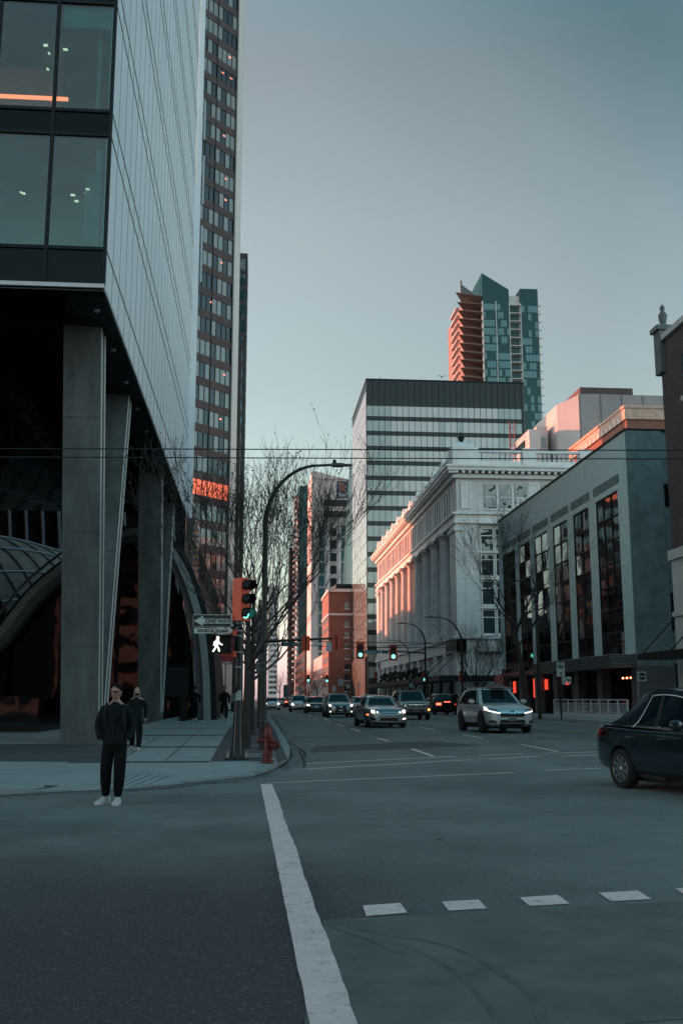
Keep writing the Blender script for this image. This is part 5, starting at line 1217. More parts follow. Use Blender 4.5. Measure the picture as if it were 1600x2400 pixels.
# ------------------------------------------------------------------ wires
M['wire'] = mat('black_cable', (.008,.01,.011), .6, var=0)
def wire(name, label, pts, r, group='overhead wires'):
    mb = MB(); mb.tube(pts, r, 6); o = mb.build(name, M['wire']); setp(o, label, 'wire', group); return o
def dpt(px, py, D): return at(px, py, D=D)
wire('trolley_wire', 'upper of two trolley wires crossing the whole street', [dpt(-900,1049,19.0), dpt(800,1053.5,19.0), dpt(2500,1058,19.0)], .011)
wire('trolley_wire', 'lower of two trolley wires crossing the whole street', [dpt(-900,1068,19.0), dpt(800,1074,19.0), dpt(2500,1078,19.0)], .011)
for k, (p, q, lab) in enumerate((((560,1496),(1010,1507),'thin span wire near the street name sign'), ((560,1508),(1080,1519),'thin span wire just under the left mast arm'), ((880,1518),(1160,1490),'thin wire sloping up to the tree by the store'))):
    wire('span_wire', lab, [dpt(*p,70), dpt((p[0]+q[0])/2,(p[1]+q[1])/2+3,80), dpt(*q,90)], .03)
# gull
p = at(1035, 884, Y=120); gl = MB(); s_ = .55
gl.ball(p, .09, .22, .08, 8, 6)
for sgn in (-1, 1): gl.add([p+Vector((0,-.1,.03)), p+Vector((0,.12,.03)), p+Vector((sgn*.35,.05,.2)), p+Vector((sgn*.35,-.06,.2)), p+Vector((sgn*.72,.0,.1)), p+Vector((0,-.1,.06)), p+Vector((0,.12,.06)), p+Vector((sgn*.35,.05,.22)), p+Vector((sgn*.35,-.06,.22))], [(0,1,2,3),(3,2,4),(5,8,7,6),(8,4,7),(0,3,8,5),(1,6,7,2)])
setp(gl.build('gull', M['grey'], fix=False), 'small grey gull gliding above the banded office block', 'bird')
# ------------------------------------------------------------------ bare street trees
def bare_tree(name, label, base, h, spread, seed, trunk_r=.09, depth=6, buds=1.0, bias=(0,0), group='bare street trees', lean=(0,0), first=.32, bark=None, bud=None, nmain=9, dens=1.0):
    r = random.Random(seed); t = thing(name, label, 'tree', base, 0, group); b = Vector(base)
    tk = MB(); cr = MB(); bd = MB(); nb = [0]
    def twig(mb, pts, rad, n): mb.tube(pts, rad, n, caps=False)
    def leafbud(p, d):
        if r.random() > buds: return
        s = r.uniform(.018, .04)*bscale; a = Vector((r.uniform(-1,1), r.uniform(-1,1), r.uniform(-.4,1))).normalized(); c = a.orthogonal().normalized(); e = a.cross(c)
        bd.add([p-c*s, p+e*s*.6+a*s*.3, p+c*s+a*s*.9, p-e*s*.5+a*s*.8], [(0,1,2),(0,2,3),(0,3,1)])
    bscale = max(1.0, h/9.0)
    def grow(p, d, L, rad, lev):
        n = 4 if lev < 3 else 3; pts = [p]; rads = [rad]; q = p.copy(); dd = d.copy()
        for i in range(n):
            j = .10 + .04*lev
            dd = (dd + Vector((r.uniform(-j,j), r.uniform(-j,j), r.uniform(-j*.5,j) + (.07 if lev else 0)))).normalized()
            q = q + dd*(L/n); pts.append(q); rads.append(rad*(1-.62*(i+1)/n))
        twig(cr if lev > 0 else tk, pts, rads, 8 if lev == 0 else 5 if lev < 3 else 3)
        if lev >= depth:
            leafbud(q, dd)
            if r.random() < .5: leafbud(pts[-2], dd)
            return
        kids_ = [3, 4, 4, 3, 3, 2, 2][min(lev, 6)]
        if lev >= 2 and r.random() > dens: kids_ -= 1
        for k in range(kids_):
            i = r.randint(1, n) if k else n
            f = r.uniform(.0, 1) if i < n else 0
            s = pts[i].lerp(pts[min(i+1, n)], f)
            ang = r.uniform(.25, .62) if k else r.uniform(.05, .2)
            ax = dd.orthogonal().normalized(); ax.rotate(Matrix.Rotation(r.uniform(0, 6.283), 3, dd)); nd = dd.copy(); nd.rotate(Matrix.Rotation(ang, 3, ax))
            nd.z = nd.z*.92 + .10; grow(s, nd.normalized(), L*r.uniform(.55, .82), max(rads[i]*r.uniform(.62,.88), .0066*bscale), lev+1)
        if lev >= 4 and r.random() < .4: leafbud(pts[2], dd)
    # trunk, then limbs fanning out of it
    ht = h*first; P = [b + Vector((lean[0]*k/5, lean[1]*k/5, ht*k/5)) + Vector((r.uniform(-.02,.02), r.uniform(-.02,.02), 0)) for k in range(6)]
    P[0].z -= .02
    top = P[-1] + Vector((lean[0]*.4, lean[1]*.4, h*.3))
    tk.tube(P + [P[-1].lerp(top, .5), top], [trunk_r*1.25, trunk_r*1.02, trunk_r*.95, trunk_r*.92, trunk_r*.9, trunk_r*.86, trunk_r*.6, trunk_r*.3], 10)
    for k in range(nmain):
        a = 6.283*k/nmain + r.uniform(-.35,.35); f = r.uniform(0, 1)
        s = P[-2].lerp(top, f*.9); el = .5 + .75*f + r.uniform(-.1,.15)
        d = Vector((math.cos(a)*spread/h*1.6 + bias[0], math.sin(a)*spread/h*1.6 + bias[1], el)).normalized()
        grow(s, d, h*r.uniform(.24,.34)*(1.12-.35*f), trunk_r*r.uniform(.38,.55)*(1-.4*f), 1)
    bm_ = bark or M['bark']
    tk.build('trunk', bm_, t, smooth=True); c = cr.build('crown', bm_, t, fix=False)
    if bd.v: bd.build('buds', bud or M['bud'], c, fix=False)
    return t
g = gnd(577, 1754, .15)
bare_tree('street_tree', 'big bare budding tree whose branches fan out behind the corner signal post', (g.x, g.y, zw(g.x, g.y)), 7.0, 5.0, 12, .1, 6, .42, (.26,0), nmain=12, first=.28, dens=.68)
g = gnd(588, 1722, .15)
bare_tree('street_tree', 'second bare tree in the row, trunk close behind the corner tree', (g.x, g.y, zw(g.x, g.y)), 7.2, 3.4, 5, .1, 5, .3, (.05,0), nmain=8, dens=.5)
for i, (y, s) in enumerate(((44, 3), (55, 8))):
    bare_tree('street_tree', ('third bare tree in the row along the near kerb', 'last bare tree in the row along the near kerb')[i], (-.1, y, G(y)+.15), 7.5, 3.2, s, .1, 4, .3, nmain=8)
for y in (27.1, 34.3):
    pass
g = Vector((17.9, 66, 0))
q = at(1243, 1690, Y=56)
bare_tree('street_tree', 'tall dark leaning tree before the tall windows of the stone block', (q.x, 56, G(56)+.15), 9.2, 4.2, 21, .15, 5, .5, (-.05,0), lean=(-.7,0), first=.5, nmain=10, dens=.7)
q = at(1118, 1640, Y=86)
bare_tree('street_tree', 'bare round tree before the corner windows of the white store', (q.x, 86, G(86)+.15), 7.2, 5.0, 33, .14, 5, .7, first=.2, nmain=11)
q = at(722, 1640, Y=300)
M['rust'] = mat('rusty_twigs', (.3,.10,.06), .9, var=.3)
bare_tree('far_tree', 'rust coloured bare tree glowing at the street end', (q.x, 300, G(300)), 11, 5, 40, .3, 5, 1, first=.12, nmain=12, bark=M['rust'], bud=M['rust'], group='trees up the street')
for i, (px, Y, h) in enumerate(((655,330,11),(742,260,9))):
    q = at(px, 1640, Y=Y); bare_tree('far_tree', ('dark bare tree at the very end of the street', 'small dark tree beside the brick hotel')[i], (q.x, Y, G(Y)), h, 4, 50+i, .2, 4, .7, first=.2, group='trees up the street')
# ------------------------------------------------------------------ cars
def carpaint(name, col, metal=.3, rough=.28): return mat(name, col, rough, metal, var=.04, scale=1.5, coat=.6)
M['carglass'] = glass('car_glass', (.006,.014,.017), .05, .02, .05, .6)
M['tyre'] = mat('tyre_rubber', (.012,.012,.013), .85, var=.2)
M['rim'] = mat('alloy_rim', (.35,.37,.38), .3, .85, var=.1)
M['rimdark'] = mat('dark_rim', (.05,.055,.06), .4, .6, var=.1)
M['chrome'] = mat('chrome_trim', (.6,.63,.64), .18, 1, var=.03)
M['grille'] = mat('black_grille', (.008,.009,.01), .45, var=.2, scale=20)
M['plastic'] = mat('black_plastic', (.016,.017,.018), .6, var=.15)
M['headon'] = lamp('lit_headlamp', (1, .82, .66), 4)
M['drl'] = lamp('daytime_lamp', (1, .88, .8), 1.7)
M['headoff'] = glass('lamp_glass', (.12,.13,.13), .35, .06, 0)
M['tail'] = lamp('lit_tail_lamp', (1, .07, .03), 5)
M['taildim'] = mat('red_lamp_glass', (.25,.015,.012), .2, var=.1, coat=.8)
M['amber'] = lamp('amber_lamp', (1, .22, .06), 4)
M['plateink'] = mat('plate_blue', (.06,.08,.16), .6, var=0)
def lerp(a, b, t): return a + (b-a)*t
def loft_body(spec):
    """lower body: cross sections along the car, then two rounds of smoothing and wheel openings"""
    st = spec['st']          # (y, half width, z bottom, z top, crown)
    bm = bmesh.new(); rings = []
    for (y, w, zb, zt, cr) in st:
        h = zt - zb
        prof = [(0,zb),(w*.78,zb),(w*.95,zb+min(.07,h*.12)),(w*.995,zb+h*.28),(w,zb+h*.55),(w*.985,zb+h*.80),(w*.955,zt-.035),(w*.87,zt),(w*.5,zt+cr*.75),(0,zt+cr)]
        full = prof + [(-x, z) for x, z in prof[-2:0:-1]]
        rings.append([bm.verts.new((x, y, z)) for x, z in full])
    n = len(rings[0])
    for a, b in zip(rings, rings[1:]):
        for k in range(n): bm.faces.new((a[k], a[(k+1)%n], b[(k+1)%n], b[k]))
    for ring, flip in ((rings[0], 0), (rings[-1], 1)):
        m = n//2
        for k in range(m):
            q = (ring[k], ring[k+1], ring[n-k-1], ring[(n-k)%n])
            q = tuple(dict.fromkeys(q))
            if len(q) >= 3: bm.faces.new(q)
    bmesh.ops.recalc_face_normals(bm, faces=bm.faces)
    me = bpy.data.meshes.new('body'); bm.to_mesh(me); bm.free()
    o = bpy.data.objects.new('tmp_body', me); COL.objects.link(o)
    sub = o.modifiers.new('s', 'SUBSURF'); sub.levels = sub.render_levels = 2
    cut = MB(); r = spec['arch']
    for ya in (spec['wb']/2 + spec['yo'], -spec['wb']/2 + spec['yo']):
        for s in (-1, 1):
            c = []
            for k in range(28):
                t = 2*math.pi*k/28; c.append((ya + r*math.cos(t), spec['wr'] + r*math.sin(t)))
            cut.plate(c, (s*(spec['hw']-.34) if s > 0 else -spec['hw']-.3, 0, 0), (0,1,0), (0,0,1), .64)
    co_ = cut.build('tmp_cut', M['black'])
    bo = o.modifiers.new('b', 'BOOLEAN'); bo.operation = 'DIFFERENCE'; bo.object = co_; bo.solver = 'EXACT'
    dg = bpy.context.evaluated_depsgraph_get(); out = bpy.data.meshes.new_from_object(o.evaluated_get(dg))
    o.modifiers.remove(bo); dg = bpy.context.evaluated_depsgraph_get(); full = o.evaluated_get(dg).to_mesh()
    bvh = BVHTree.FromPolygons([v.co.copy() for v in full.vertices], [tuple(p.vertices) for p in full.polygons])
    bpy.data.objects.remove(o); bpy.data.objects.remove(co_)
    out.materials.clear()
    out.polygons.foreach_set('use_smooth', [True]*len(out.polygons)); out.set_sharp_from_angle(angle=R(38))
    return out, bvh
def patch(bvh, c, view, off=.006, n=8, m=4, skirt=.03):
    """a panel laid on the body: c = four corners (u, z); view 'f' front (u = x), 'b' back, 'l'/'r' sides (u = y)"""
    D = {'f': (Vector((0,-1,0)), 6), 'b': (Vector((0,1,0)), -6), 'l': (Vector((1,0,0)), -3), 'r': (Vector((-1,0,0)), 3)}[view]
    rows = []; sk = []
    for j in range(m+1):
        row = []
        for i in range(n+1):
            s, t = i/n, j/m
            u = lerp(lerp(c[0][0], c[1][0], s), lerp(c[3][0], c[2][0], s), t); z = lerp(lerp(c[0][1], c[1][1], s), lerp(c[3][1], c[2][1], s), t)
            o = Vector((u, D[1], z)) if view in 'fb' else Vector((D[1], u, z))
            h = bvh.ray_cast(o, D[0])
            p = h[0] if h[0] is not None else None
            row.append(p)
        rows.append(row)
    flat = [p for r_ in rows for p in r_ if p is not None]
    if not flat: return None
    ax = 1 if view in 'fb' else 0
    for j in range(m+1):
        for i in range(n+1):
            if rows[j][i] is None:
                s, t = i/n, j/m
                u = lerp(lerp(c[0][0], c[1][0], s), lerp(c[3][0], c[2][0], s), t); z = lerp(lerp(c[0][1], c[1][1], s), lerp(c[3][1], c[2][1], s), t)
                q = min(flat, key=lambda p: abs((p.x if view in 'fb' else p.y)-u) + abs(p.z-z))
                rows[j][i] = Vector((u, q.y, z)) if view in 'fb' else Vector((q.x, u, z))
    up = -D[0]
    rows = [[p + up*off for p in r_] for r_ in rows]
    mb = MB(); mb.grid(rows)
    bd = rows[0] + [r_[-1] for r_ in rows[1:]] + rows[-1][-2::-1] + [r_[0] for r_ in rows[-2:0:-1]]
    k = len(bd); mb.add(bd + [p - up*skirt for p in bd], [(i, (i+1)%k, k+(i+1)%k, k+i) for i in range(k)])
    return mb
def wheel(parent, x, y, r, w, side, spokes=7, dark=False, spin=.3):
    mb = MB(); c = (x, y, r)
    s = side
    prof = [(r*.66,-w*.42),(r*.82,-w*.5),(r*.95,-w*.46),(r,-w*.3),(r,w*.3),(r*.95,w*.46),(r*.82,w*.5),(r*.66,w*.42)]
    mb.lathe(prof, c, 28, 'x'); wo = mb.build('wheel', M['tyre'], parent, smooth=True, world=False)
    mb = MB(); f = s*w*.40
    mb.lathe([(r*.66,f-s*.05),(r*.68,f+s*.012),(r*.64,f+s*.016),(r*.60,f-s*.02),(r*.585,f-s*.07)], c, 28, 'x')
    mb.lathe([(r*.15,f-s*.05),(r*.15,f+s*.012),(r*.09,f+s*.022),(.004,f+s*.022)], c, 14, 'x')
    for k in range(spokes):
        a = spin + 2*math.pi*k/spokes; d = Vector((0, math.cos(a), math.sin(a))); q = Vector((0,-math.sin(a), math.cos(a))); ctr = Vector((x, y, r))
        a0 = ctr + Vector((f+s*.008,0,0)); w0, w1 = r*.075, r*.115
        p0 = a0 + d*r*.1; p1 = a0 + d*r*.63 + Vector((s*.004,0,0)); dp = Vector((-s*.04,0,0))
        v = [p0-q*w0, p0+q*w0, p1+q*w1, p1-q*w1]; v += [t_+dp for t_ in v]
        mb.add(v, [(0,1,2,3),(4,7,6,5),(0,4,5,1),(1,5,6,2),(2,6,7,3),(3,7,4,0)])
    mb.build('rim', M['rimdark'] if dark else M['rim'], wo, world=False)
    mb = MB(); mb.lathe([(r*.585,f-s*.075),(.005,f-s*.075)], c, 20, 'x'); mb.build('brake_disc', M['plastic'], wo, world=False)
    return wo
def greenhouse(t, sp, paint):
    """glass ring stack with body-colour pillars and roof"""
    g_ = sp['gh']; nv = 6; nf = 8; ns = 16
    def ring(v, off=0.0, roof=False):
        ve = v
        yf = lerp(g_['yf0'], g_['yf1'], v); yr = lerp(g_['yr0'], g_['yr1'], v**g_.get('rc', 1.0))
        hw = lerp(g_['wb'], g_['wt'], v**1.25) + off
        bf = g_.get('bf', .16)*(1-.75*v); br = g_.get('br', .1)*(1-.75*v)
        yf += off; yr -= off
        pts = []
        def zz(y):
            s_ = (y - g_['yc'])/(g_['yf1']-g_['yr1'])*2
            zr = g_['H'] - g_.get('arc', .05)*s_*s_
            zb = lerp(g_['zb0'], g_['zb1'], (g_['yf0']-y)/(g_['yf0']-g_['yr0']))
            return lerp(zb, zr, v)
        for i in range(nf):
            x = lerp(-1, 1, i/nf); y = yf - bf*x*x*1.0; pts.append(Vector((x*hw*(1-.0), y, 0)))
        ycf, ycr = yf - bf, yr + br
        for i in range(ns):
            y = lerp(ycf, ycr, i/ns); b = 1 + .03*math.sin(math.pi*i/ns); pts.append(Vector((hw*b, y, 0)))
        for i in range(nf):
            x = lerp(1, -1, i/nf); y = yr + br*x*x; pts.append(Vector((x*hw, y, 0)))
        for i in range(ns):
            y = lerp(ycr, ycf, i/ns); b = 1 + .03*math.sin(math.pi*i/ns); pts.append(Vector((-hw*b, y, 0)))
        for p in pts: p.z = zz(p.y)
        return pts
    N_ = 2*nf + 2*ns
    R0 = [ring(k/nv) for k in range(nv+1)]
    def wallpart(name, i0, i1, m, v0=0, v1=None, off=0.0, parent=t):
        v1 = nv if v1 is None else v1
        rows = [[(ring(k/nv, off) if off else R0[k])[i % N_] for i in range(i0, i1+1)] for k in range(v0, v1+1)]
        mb = MB(); mb.grid(rows); return mb, name, m, parent
    def put(x): mb, n, m, p = x; return mb.build(n, m, p, smooth=True, world=False)
    put(wallpart('windscreen', 0, nf, M['carglass'])); put(wallpart('side_window', nf, nf+ns, M['carglass']))
    put(wallpart('rear_window', nf+ns, 2*nf+ns, M['carglass'])); put(wallpart('side_window', 2*nf+ns, N_, M['carglass']))
    # pillars and rails as solid strips just proud of the glass
    def strip_(fr):
        """fr(v) -> (a, b): span of ring parameter at height v"""
        rows = []
        for k in range(nv+1):
            v = k/nv; rg = ring(v, .008); a, b = fr(v); row = []
            for j in range(4):
                s_ = lerp(a, b, j/3) % N_; i = int(s_); f = s_-i; row.append(rg[i % N_].lerp(rg[(i+1) % N_], f))
            rows.append(row)
        return rows
    pil = MB(); rt = sp.get('bp', .48); cp = g_.get('cp', 2.6)
    for fr in (lambda v: (nf-.75, nf+.9+.2*v), lambda v: (N_-.9-.2*v, N_+.75), lambda v: (nf+ns-cp-.6*(1-v), nf+ns+.9), lambda v: (2*nf+ns-.9, 2*nf+ns+cp+.6*(1-v))): pil.grid(strip_(fr))
    top = [ring(v, .009) for v in (.87, .935, 1.0)]
    for i0, i1 in ((nf-.0, nf+ns), (2*nf+ns, N_)): pil.grid([[rg[i % N_] for i in range(int(i0), int(i1)+1)] for rg in top])
    pil.grid([[rg[i % N_] for i in range(0, nf+1)] for rg in top[1:]]); pil.grid([[rg[i % N_] for i in range(nf+ns, 2*nf+ns+1)] for rg in top[1:]])
    pil.build('pillars', paint, t, smooth=True, world=False)
    bp = MB()
    for q in ([nf+ns*rt-.35, nf+ns*rt+.35], [2*nf+ns+ns*(1-rt)-.35, 2*nf+ns+ns*(1-rt)+.35]):
        bp.grid(strip_(lambda v, q=q: (q[0], q[1])))
    for q in g_.get('extra', []): bp.grid(strip_(lambda v, q=q: (nf+ns*q-.3, nf+ns*q+.3))); bp.grid(strip_(lambda v, q=q: (2*nf+ns+ns*(1-q)-.3, 2*nf+ns+ns*(1-q)+.3)))
    bp.build('door_posts', M['plastic'], t, smooth=True, world=False)
    if sp.get('archtrim'):
        a_ = MB(); e0, e1 = nf+1, int(nf+ns-cp)
        for i0, i1 in ((e0, e1), (2*nf+2*ns-e1+nf, 2*nf+2*ns-e0+nf)):
            a_.grid([[ring(v, .014)[i % N_] for i in range(i0, i1+1)] for v in (.845, .87)])
        for q in (e1, 2*nf+2*ns-e1+nf): a_.grid([[ring(k/6*.86, .014)[int(q) % N_].lerp(ring(k/6*.86, .014)[(int(q)+1) % N_], f) for f in (-.12, .12)] for k in range(7)])
        a_.build('window_surround', M['whitestripe'], t, world=False)
    # trim line along the window foot
    tr = MB(); rg = [ring(0, .012), ring(.05, .012)]
    for i0, i1 in ((nf, nf+ns), (2*nf+ns, N_)): tr.grid([[r_[i % N_] for i in range(i0, i1+1)] for r_ in rg])
    tr.build('window_trim', M['chrome'] if sp.get('chrome', True) else M['plastic'], t, world=False)
    rg = ring(1.0, .009); L_ = [rg[(N_-i) % N_] for i in range(0, ns+1)]; Rr = [rg[nf+i] for i in range(ns+1)]
    rows = []
    for a, b in zip(L_, Rr):
        rows.append([a.lerp(b, k/10) + Vector((0,0,g_.get('crown', .045)*(1-(2*k/10-1)**2))) for k in range(11)])
    mb = MB(); mb.grid(rows); mb.build('roof', paint, t, smooth=True, world=False)
    return ring
def make_car(name, label, sp, paint, loc, rz):
    t = thing(name, label, 'car', (0,0,0), 0)
    me, bvh = loft_body(sp); me.materials.append(paint); b = link_mesh('body', me, t)
    ring = greenhouse(t, sp, paint)
    for s in (-1, 1):
        for ya in (sp['wb']/2+sp['yo'], -sp['wb']/2+sp['yo']):
            wheel(t, s*(sp['hw']-sp.get('win', .115)), ya, sp['wr'], .225, s, sp.get('spokes', 7), sp.get('darkrim', False), .3+ya)
    for ya in (sp['wb']/2+sp['yo'], -sp['wb']/2+sp['yo']):
        mb = MB(); mb.box(-sp['hw']+.34, sp['hw']-.34, ya-sp['arch'], ya+sp['arch'], sp['st'][3][2]+.02, sp['wr']+sp['arch']*.95); mb.build('wheel_liner', M['plastic'], t, world=False)
        if sp.get('clad'):
            for s in (-1,1):
                mb = MB(); a0 = []; r = sp['arch']
                for k in range(19):
                    th = math.pi*k/18; a0.append((ya+math.cos(th), math.sin(th)))
                rows = []
                for rr_ in (r-.01, r+.055):
                    row = []
                    for k in range(19):
                        th = math.pi*k/18; y = ya + rr_*math.cos(th); z = sp['wr'] + rr_*math.sin(th)
                        h = bvh.ray_cast(Vector((s*3, y, z)), Vector((-s,0,0))); row.append(Vector(((h[0].x if h[0] else s*sp['hw']) + s*.012, y, z)))
                    rows.append(row)
                mb.grid(rows); mb.build('arch_trim', M['plastic'], t, world=False)
    def P(nm, c, view='f', m=M['grille'], off=.006, mir=False, par=t, n=8, k=4, skirt=.03):
        o = None
        for s in ((1,-1) if mir else (1,)):
            cc_ = [(u*s, z) for u, z in c]
            q = patch(bvh, cc_, view, off, n, k, skirt)
            if q: o = q.build(nm, m, par, smooth=True, world=False)
        return o
    sp['front'](P, t)
    # mirrors
    g_ = sp['gh']; ym = g_['yf0'] - sp.get('mir', .55); zm = lerp(g_['zb0'], g_['H'], .16)
    for s in (-1, 1):
        mb = MB(); mb.ball((s*(sp['hw']+.11), ym, zm), .128, .085, .088, 12, 8); mb.v = [(x, min(y, ym+.05) if True else y, z) for x, y, z in mb.v]
        mo = mb.build('mirror', paint, t, smooth=True, world=False)
        mb = MB(); mb.obox((s*(sp['hw']-.03), ym, zm-.06), .22, .05, .035, 0, 0, -s*.25); mb.build('mirror_arm', M['plastic'], mo, world=False)
    # seams, handles
    zb_, zt_ = sp['st'][3][2], g_['zb0']
    for y in sp.get('seams', (.75, -.25, -1.15)):
        for v in 'lr':
            q = patch(bvh, [(y-.006, zb_+.16), (y+.006, zb_+.16), (y+.006-.03, zt_-.02), (y-.006-.03, zt_-.02)], v, .002, 1, 8, .004)
            if q: q.build('door_seam', M['plastic'], t, world=False)
    for y in sp.get('handles', (-.05, -.95)):
        for v in 'lr':
            z = zt_ - .12
            q = patch(bvh, [(y-.1, z-.018), (y+.1, z-.014), (y+.1, z+.016), (y-.1, z+.014)], v, .03, 4, 1, .035)
            if q: q.build('door_handle', sp.get('hmat', paint), t, world=False)
    q = None
    for v in 'lr':
        q = patch(bvh, [(-sp['wb']/2+sp['yo']+sp['arch']+.03, zb_+.02), (sp['wb']/2+sp['yo']-sp['arch']-.03, zb_+.02), (sp['wb']/2+sp['yo']-sp['arch']-.03, zb_+.12), (-sp['wb']/2+sp['yo']+sp['arch']+.03, zb_+.12)], v, .012, 10, 2, .03)
        if q: q.build('sill', M['plastic'], t, smooth=True, world=False)
    mb = MB(); mb.box(-sp['hw']+.25, sp['hw']-.25, sp['st'][-1][0]+.5, sp['st'][0][0]-.5, zb_-.06, zb_+.12); mb.build('underbody', M['plastic'], t, world=False)
    t.location = loc; t.rotation_euler = (0, 0, rz)
    return t
def plate_no(P, t, c, txt=None, m='signwhite', view='f'):
    o = P('number_plate', c, view, M[m], .022)
    if txt and o:
        x = (c[0][0]+c[1][0])/2; z = (c[0][1]+c[2][1])/2; y = max(v.co.y for v in o.data.vertices)
        text_mesh(txt, (c[2][1]-c[0][1])*.75, M['plateink'], 'lettering', (x, y+.004, z), (-1,0,0), (0,0,1), o)
# --- compact SUV, white
def suv_front(P, t):
    for s in (1,-1):
        o = P('headlight', [(s*.84,.83),(s*.47,.76),(s*.50,.86),(s*.86,.95)], m=M['headoff'], off=.008)
        P('lamp_strip', [(s*.845,.80),(s*.46,.72),(s*.46,.745),(s*.875,.84)], m=M['drl'], off=.014, par=o); P('lamp_strip', [(s*.895,.84),(s*.845,.82),(s*.845,.95),(s*.87,.96)], m=M['drl'], off=.016, par=o, n=3)
    P('grille', [(-.44,.60),(.44,.60),(.55,.80),(-.55,.80)]); g = P('grille_bar', [(-.46,.735),(.46,.735),(.5,.80),(-.5,.80)], m=M['chrome'], off=.03)
    P('hood_lip', [(-.55,.80),(.55,.80),(.55,.825),(-.55,.825)], m=M['chrome'], off=.02)
    e = P('emblem', [(-.085,.68),(.085,.68),(.095,.82),(-.095,.82)], m=M['grille'], off=.045, n=2, k=2)
    for c in ([(-.075,.69),(-.045,.69),(-.055,.81),(-.09,.81)], [(.045,.69),(.075,.69),(.09,.81),(.055,.81)], [(-.05,.74),(.05,.74),(.05,.765),(-.05,.765)]): P('emblem_bar', c, m=M['chrome'], off=.056, n=2, k=1, par=e, skirt=.01)
    P('lower_intake', [(-.5,.33),(.5,.33),(.46,.5),(-.46,.5)], off=.006)
    P('skid_bar', [(-.52,.36),(.52,.36),(.52,.39),(-.52,.39)], m=M['chrome'], off=.02)
    for s in (1,-1):
        P('fog_recess', [(s*.60,.36),(s*.90,.40),(s*.90,.50),(s*.62,.46)], m=M['plastic'], off=.008)
        P('fog_trim', [(s*.60,.375),(s*.90,.415),(s*.9,.44),(s*.60,.40)], m=M['chrome'], off=.02)
    P('bumper_foot', [(-.86,.24),(.86,.24),(.84,.335),(-.84,.335)], m=M['plastic'], off=.008)
    plate_no(P, t, [(-.15,.45),(.15,.45),(.15,.57),(-.15,.57)], None, 'grey')
    for s in (-1,1):
        mb = MB(); mb.tube([(s*.60,.55,1.60),(s*.60,.45,1.675),(s*.60,-1.05,1.69),(s*.60,-1.2,1.63)], .02, 6); mb.build('roof_rail', M['chrome'], t, world=False)
    mb = MB(); mb.box(-.42, .18, -.1, .55, 1.70, 1.712); mb.build('sunroof', M['warm_in'], t, world=False)  # orange light on the roof is put into this panel's colour
    P('tail_light', [(.62,.85),(.84,.85),(.84,1.3),(.66,1.2)], 'b', M['taildim']); P('tail_light', [(-.62,.85),(-.84,.85),(-.84,1.3),(-.66,1.2)], 'b', M['taildim'])
SUV = dict(hw=.925, wb=2.66, yo=.0, wr=.355, arch=.42, clad=True, darkrim=True, spokes=5, mir=.5, bp=.44, win=.10,
  st=[(2.27,.60,.34,.66,.0),(2.24,.74,.30,.78,.01),(2.10,.86,.25,.90,.03),(1.85,.905,.23,.97,.05),(1.33,.925,.24,1.03,.07),(.95,.925,.26,1.08,.05),(.0,.92,.26,1.08,.02),(-1.33,.925,.26,1.10,.02),(-1.9,.90,.28,1.10,.02),(-2.2,.82,.34,1.06,.01),(-2.28,.66,.42,.95,.0)],
  gh=dict(yf0=1.08, yf1=.20, yr0=-2.12, yr1=-1.72, wb=.85, wt=.62, zb0=1.06, zb1=1.12, H=1.655, yc=-.4, arc=.055, bf=.22, br=.10, cp=2.2, extra=[.78], crown=.04), front=suv_front, seams=(.82,-.2,-1.2), handles=(-.05,-1.05))
M['p_white'] = carpaint('pearl_white_paint', (.52,.55,.55), .15, .25)
M['p_silver'] = carpaint('silver_paint', (.36,.39,.39), .45, .26)
M['p_grey'] = carpaint('warm_silver_paint', (.25,.27,.27), .45, .3)
M['p_dark'] = carpaint('dark_blue_grey_paint', (.012,.024,.03), .3, .24)
M['p_black'] = carpaint('black_car_paint', (.008,.009,.01), .2, .2)
M['p_red'] = carpaint('red_car_paint', (.16,.012,.01), .2, .25)
def place(px, py, dx=0): p = gnd(px, py, 0); return (p.x+dx, p.y, p.z)
q = gnd(1212, 1720, 0)
make_car('compact_suv', 'white compact SUV with lit strip lamps and roof rails in the middle of the street', SUV, M['p_white'], (9.2, 39.8, .25), math.pi + R(5))
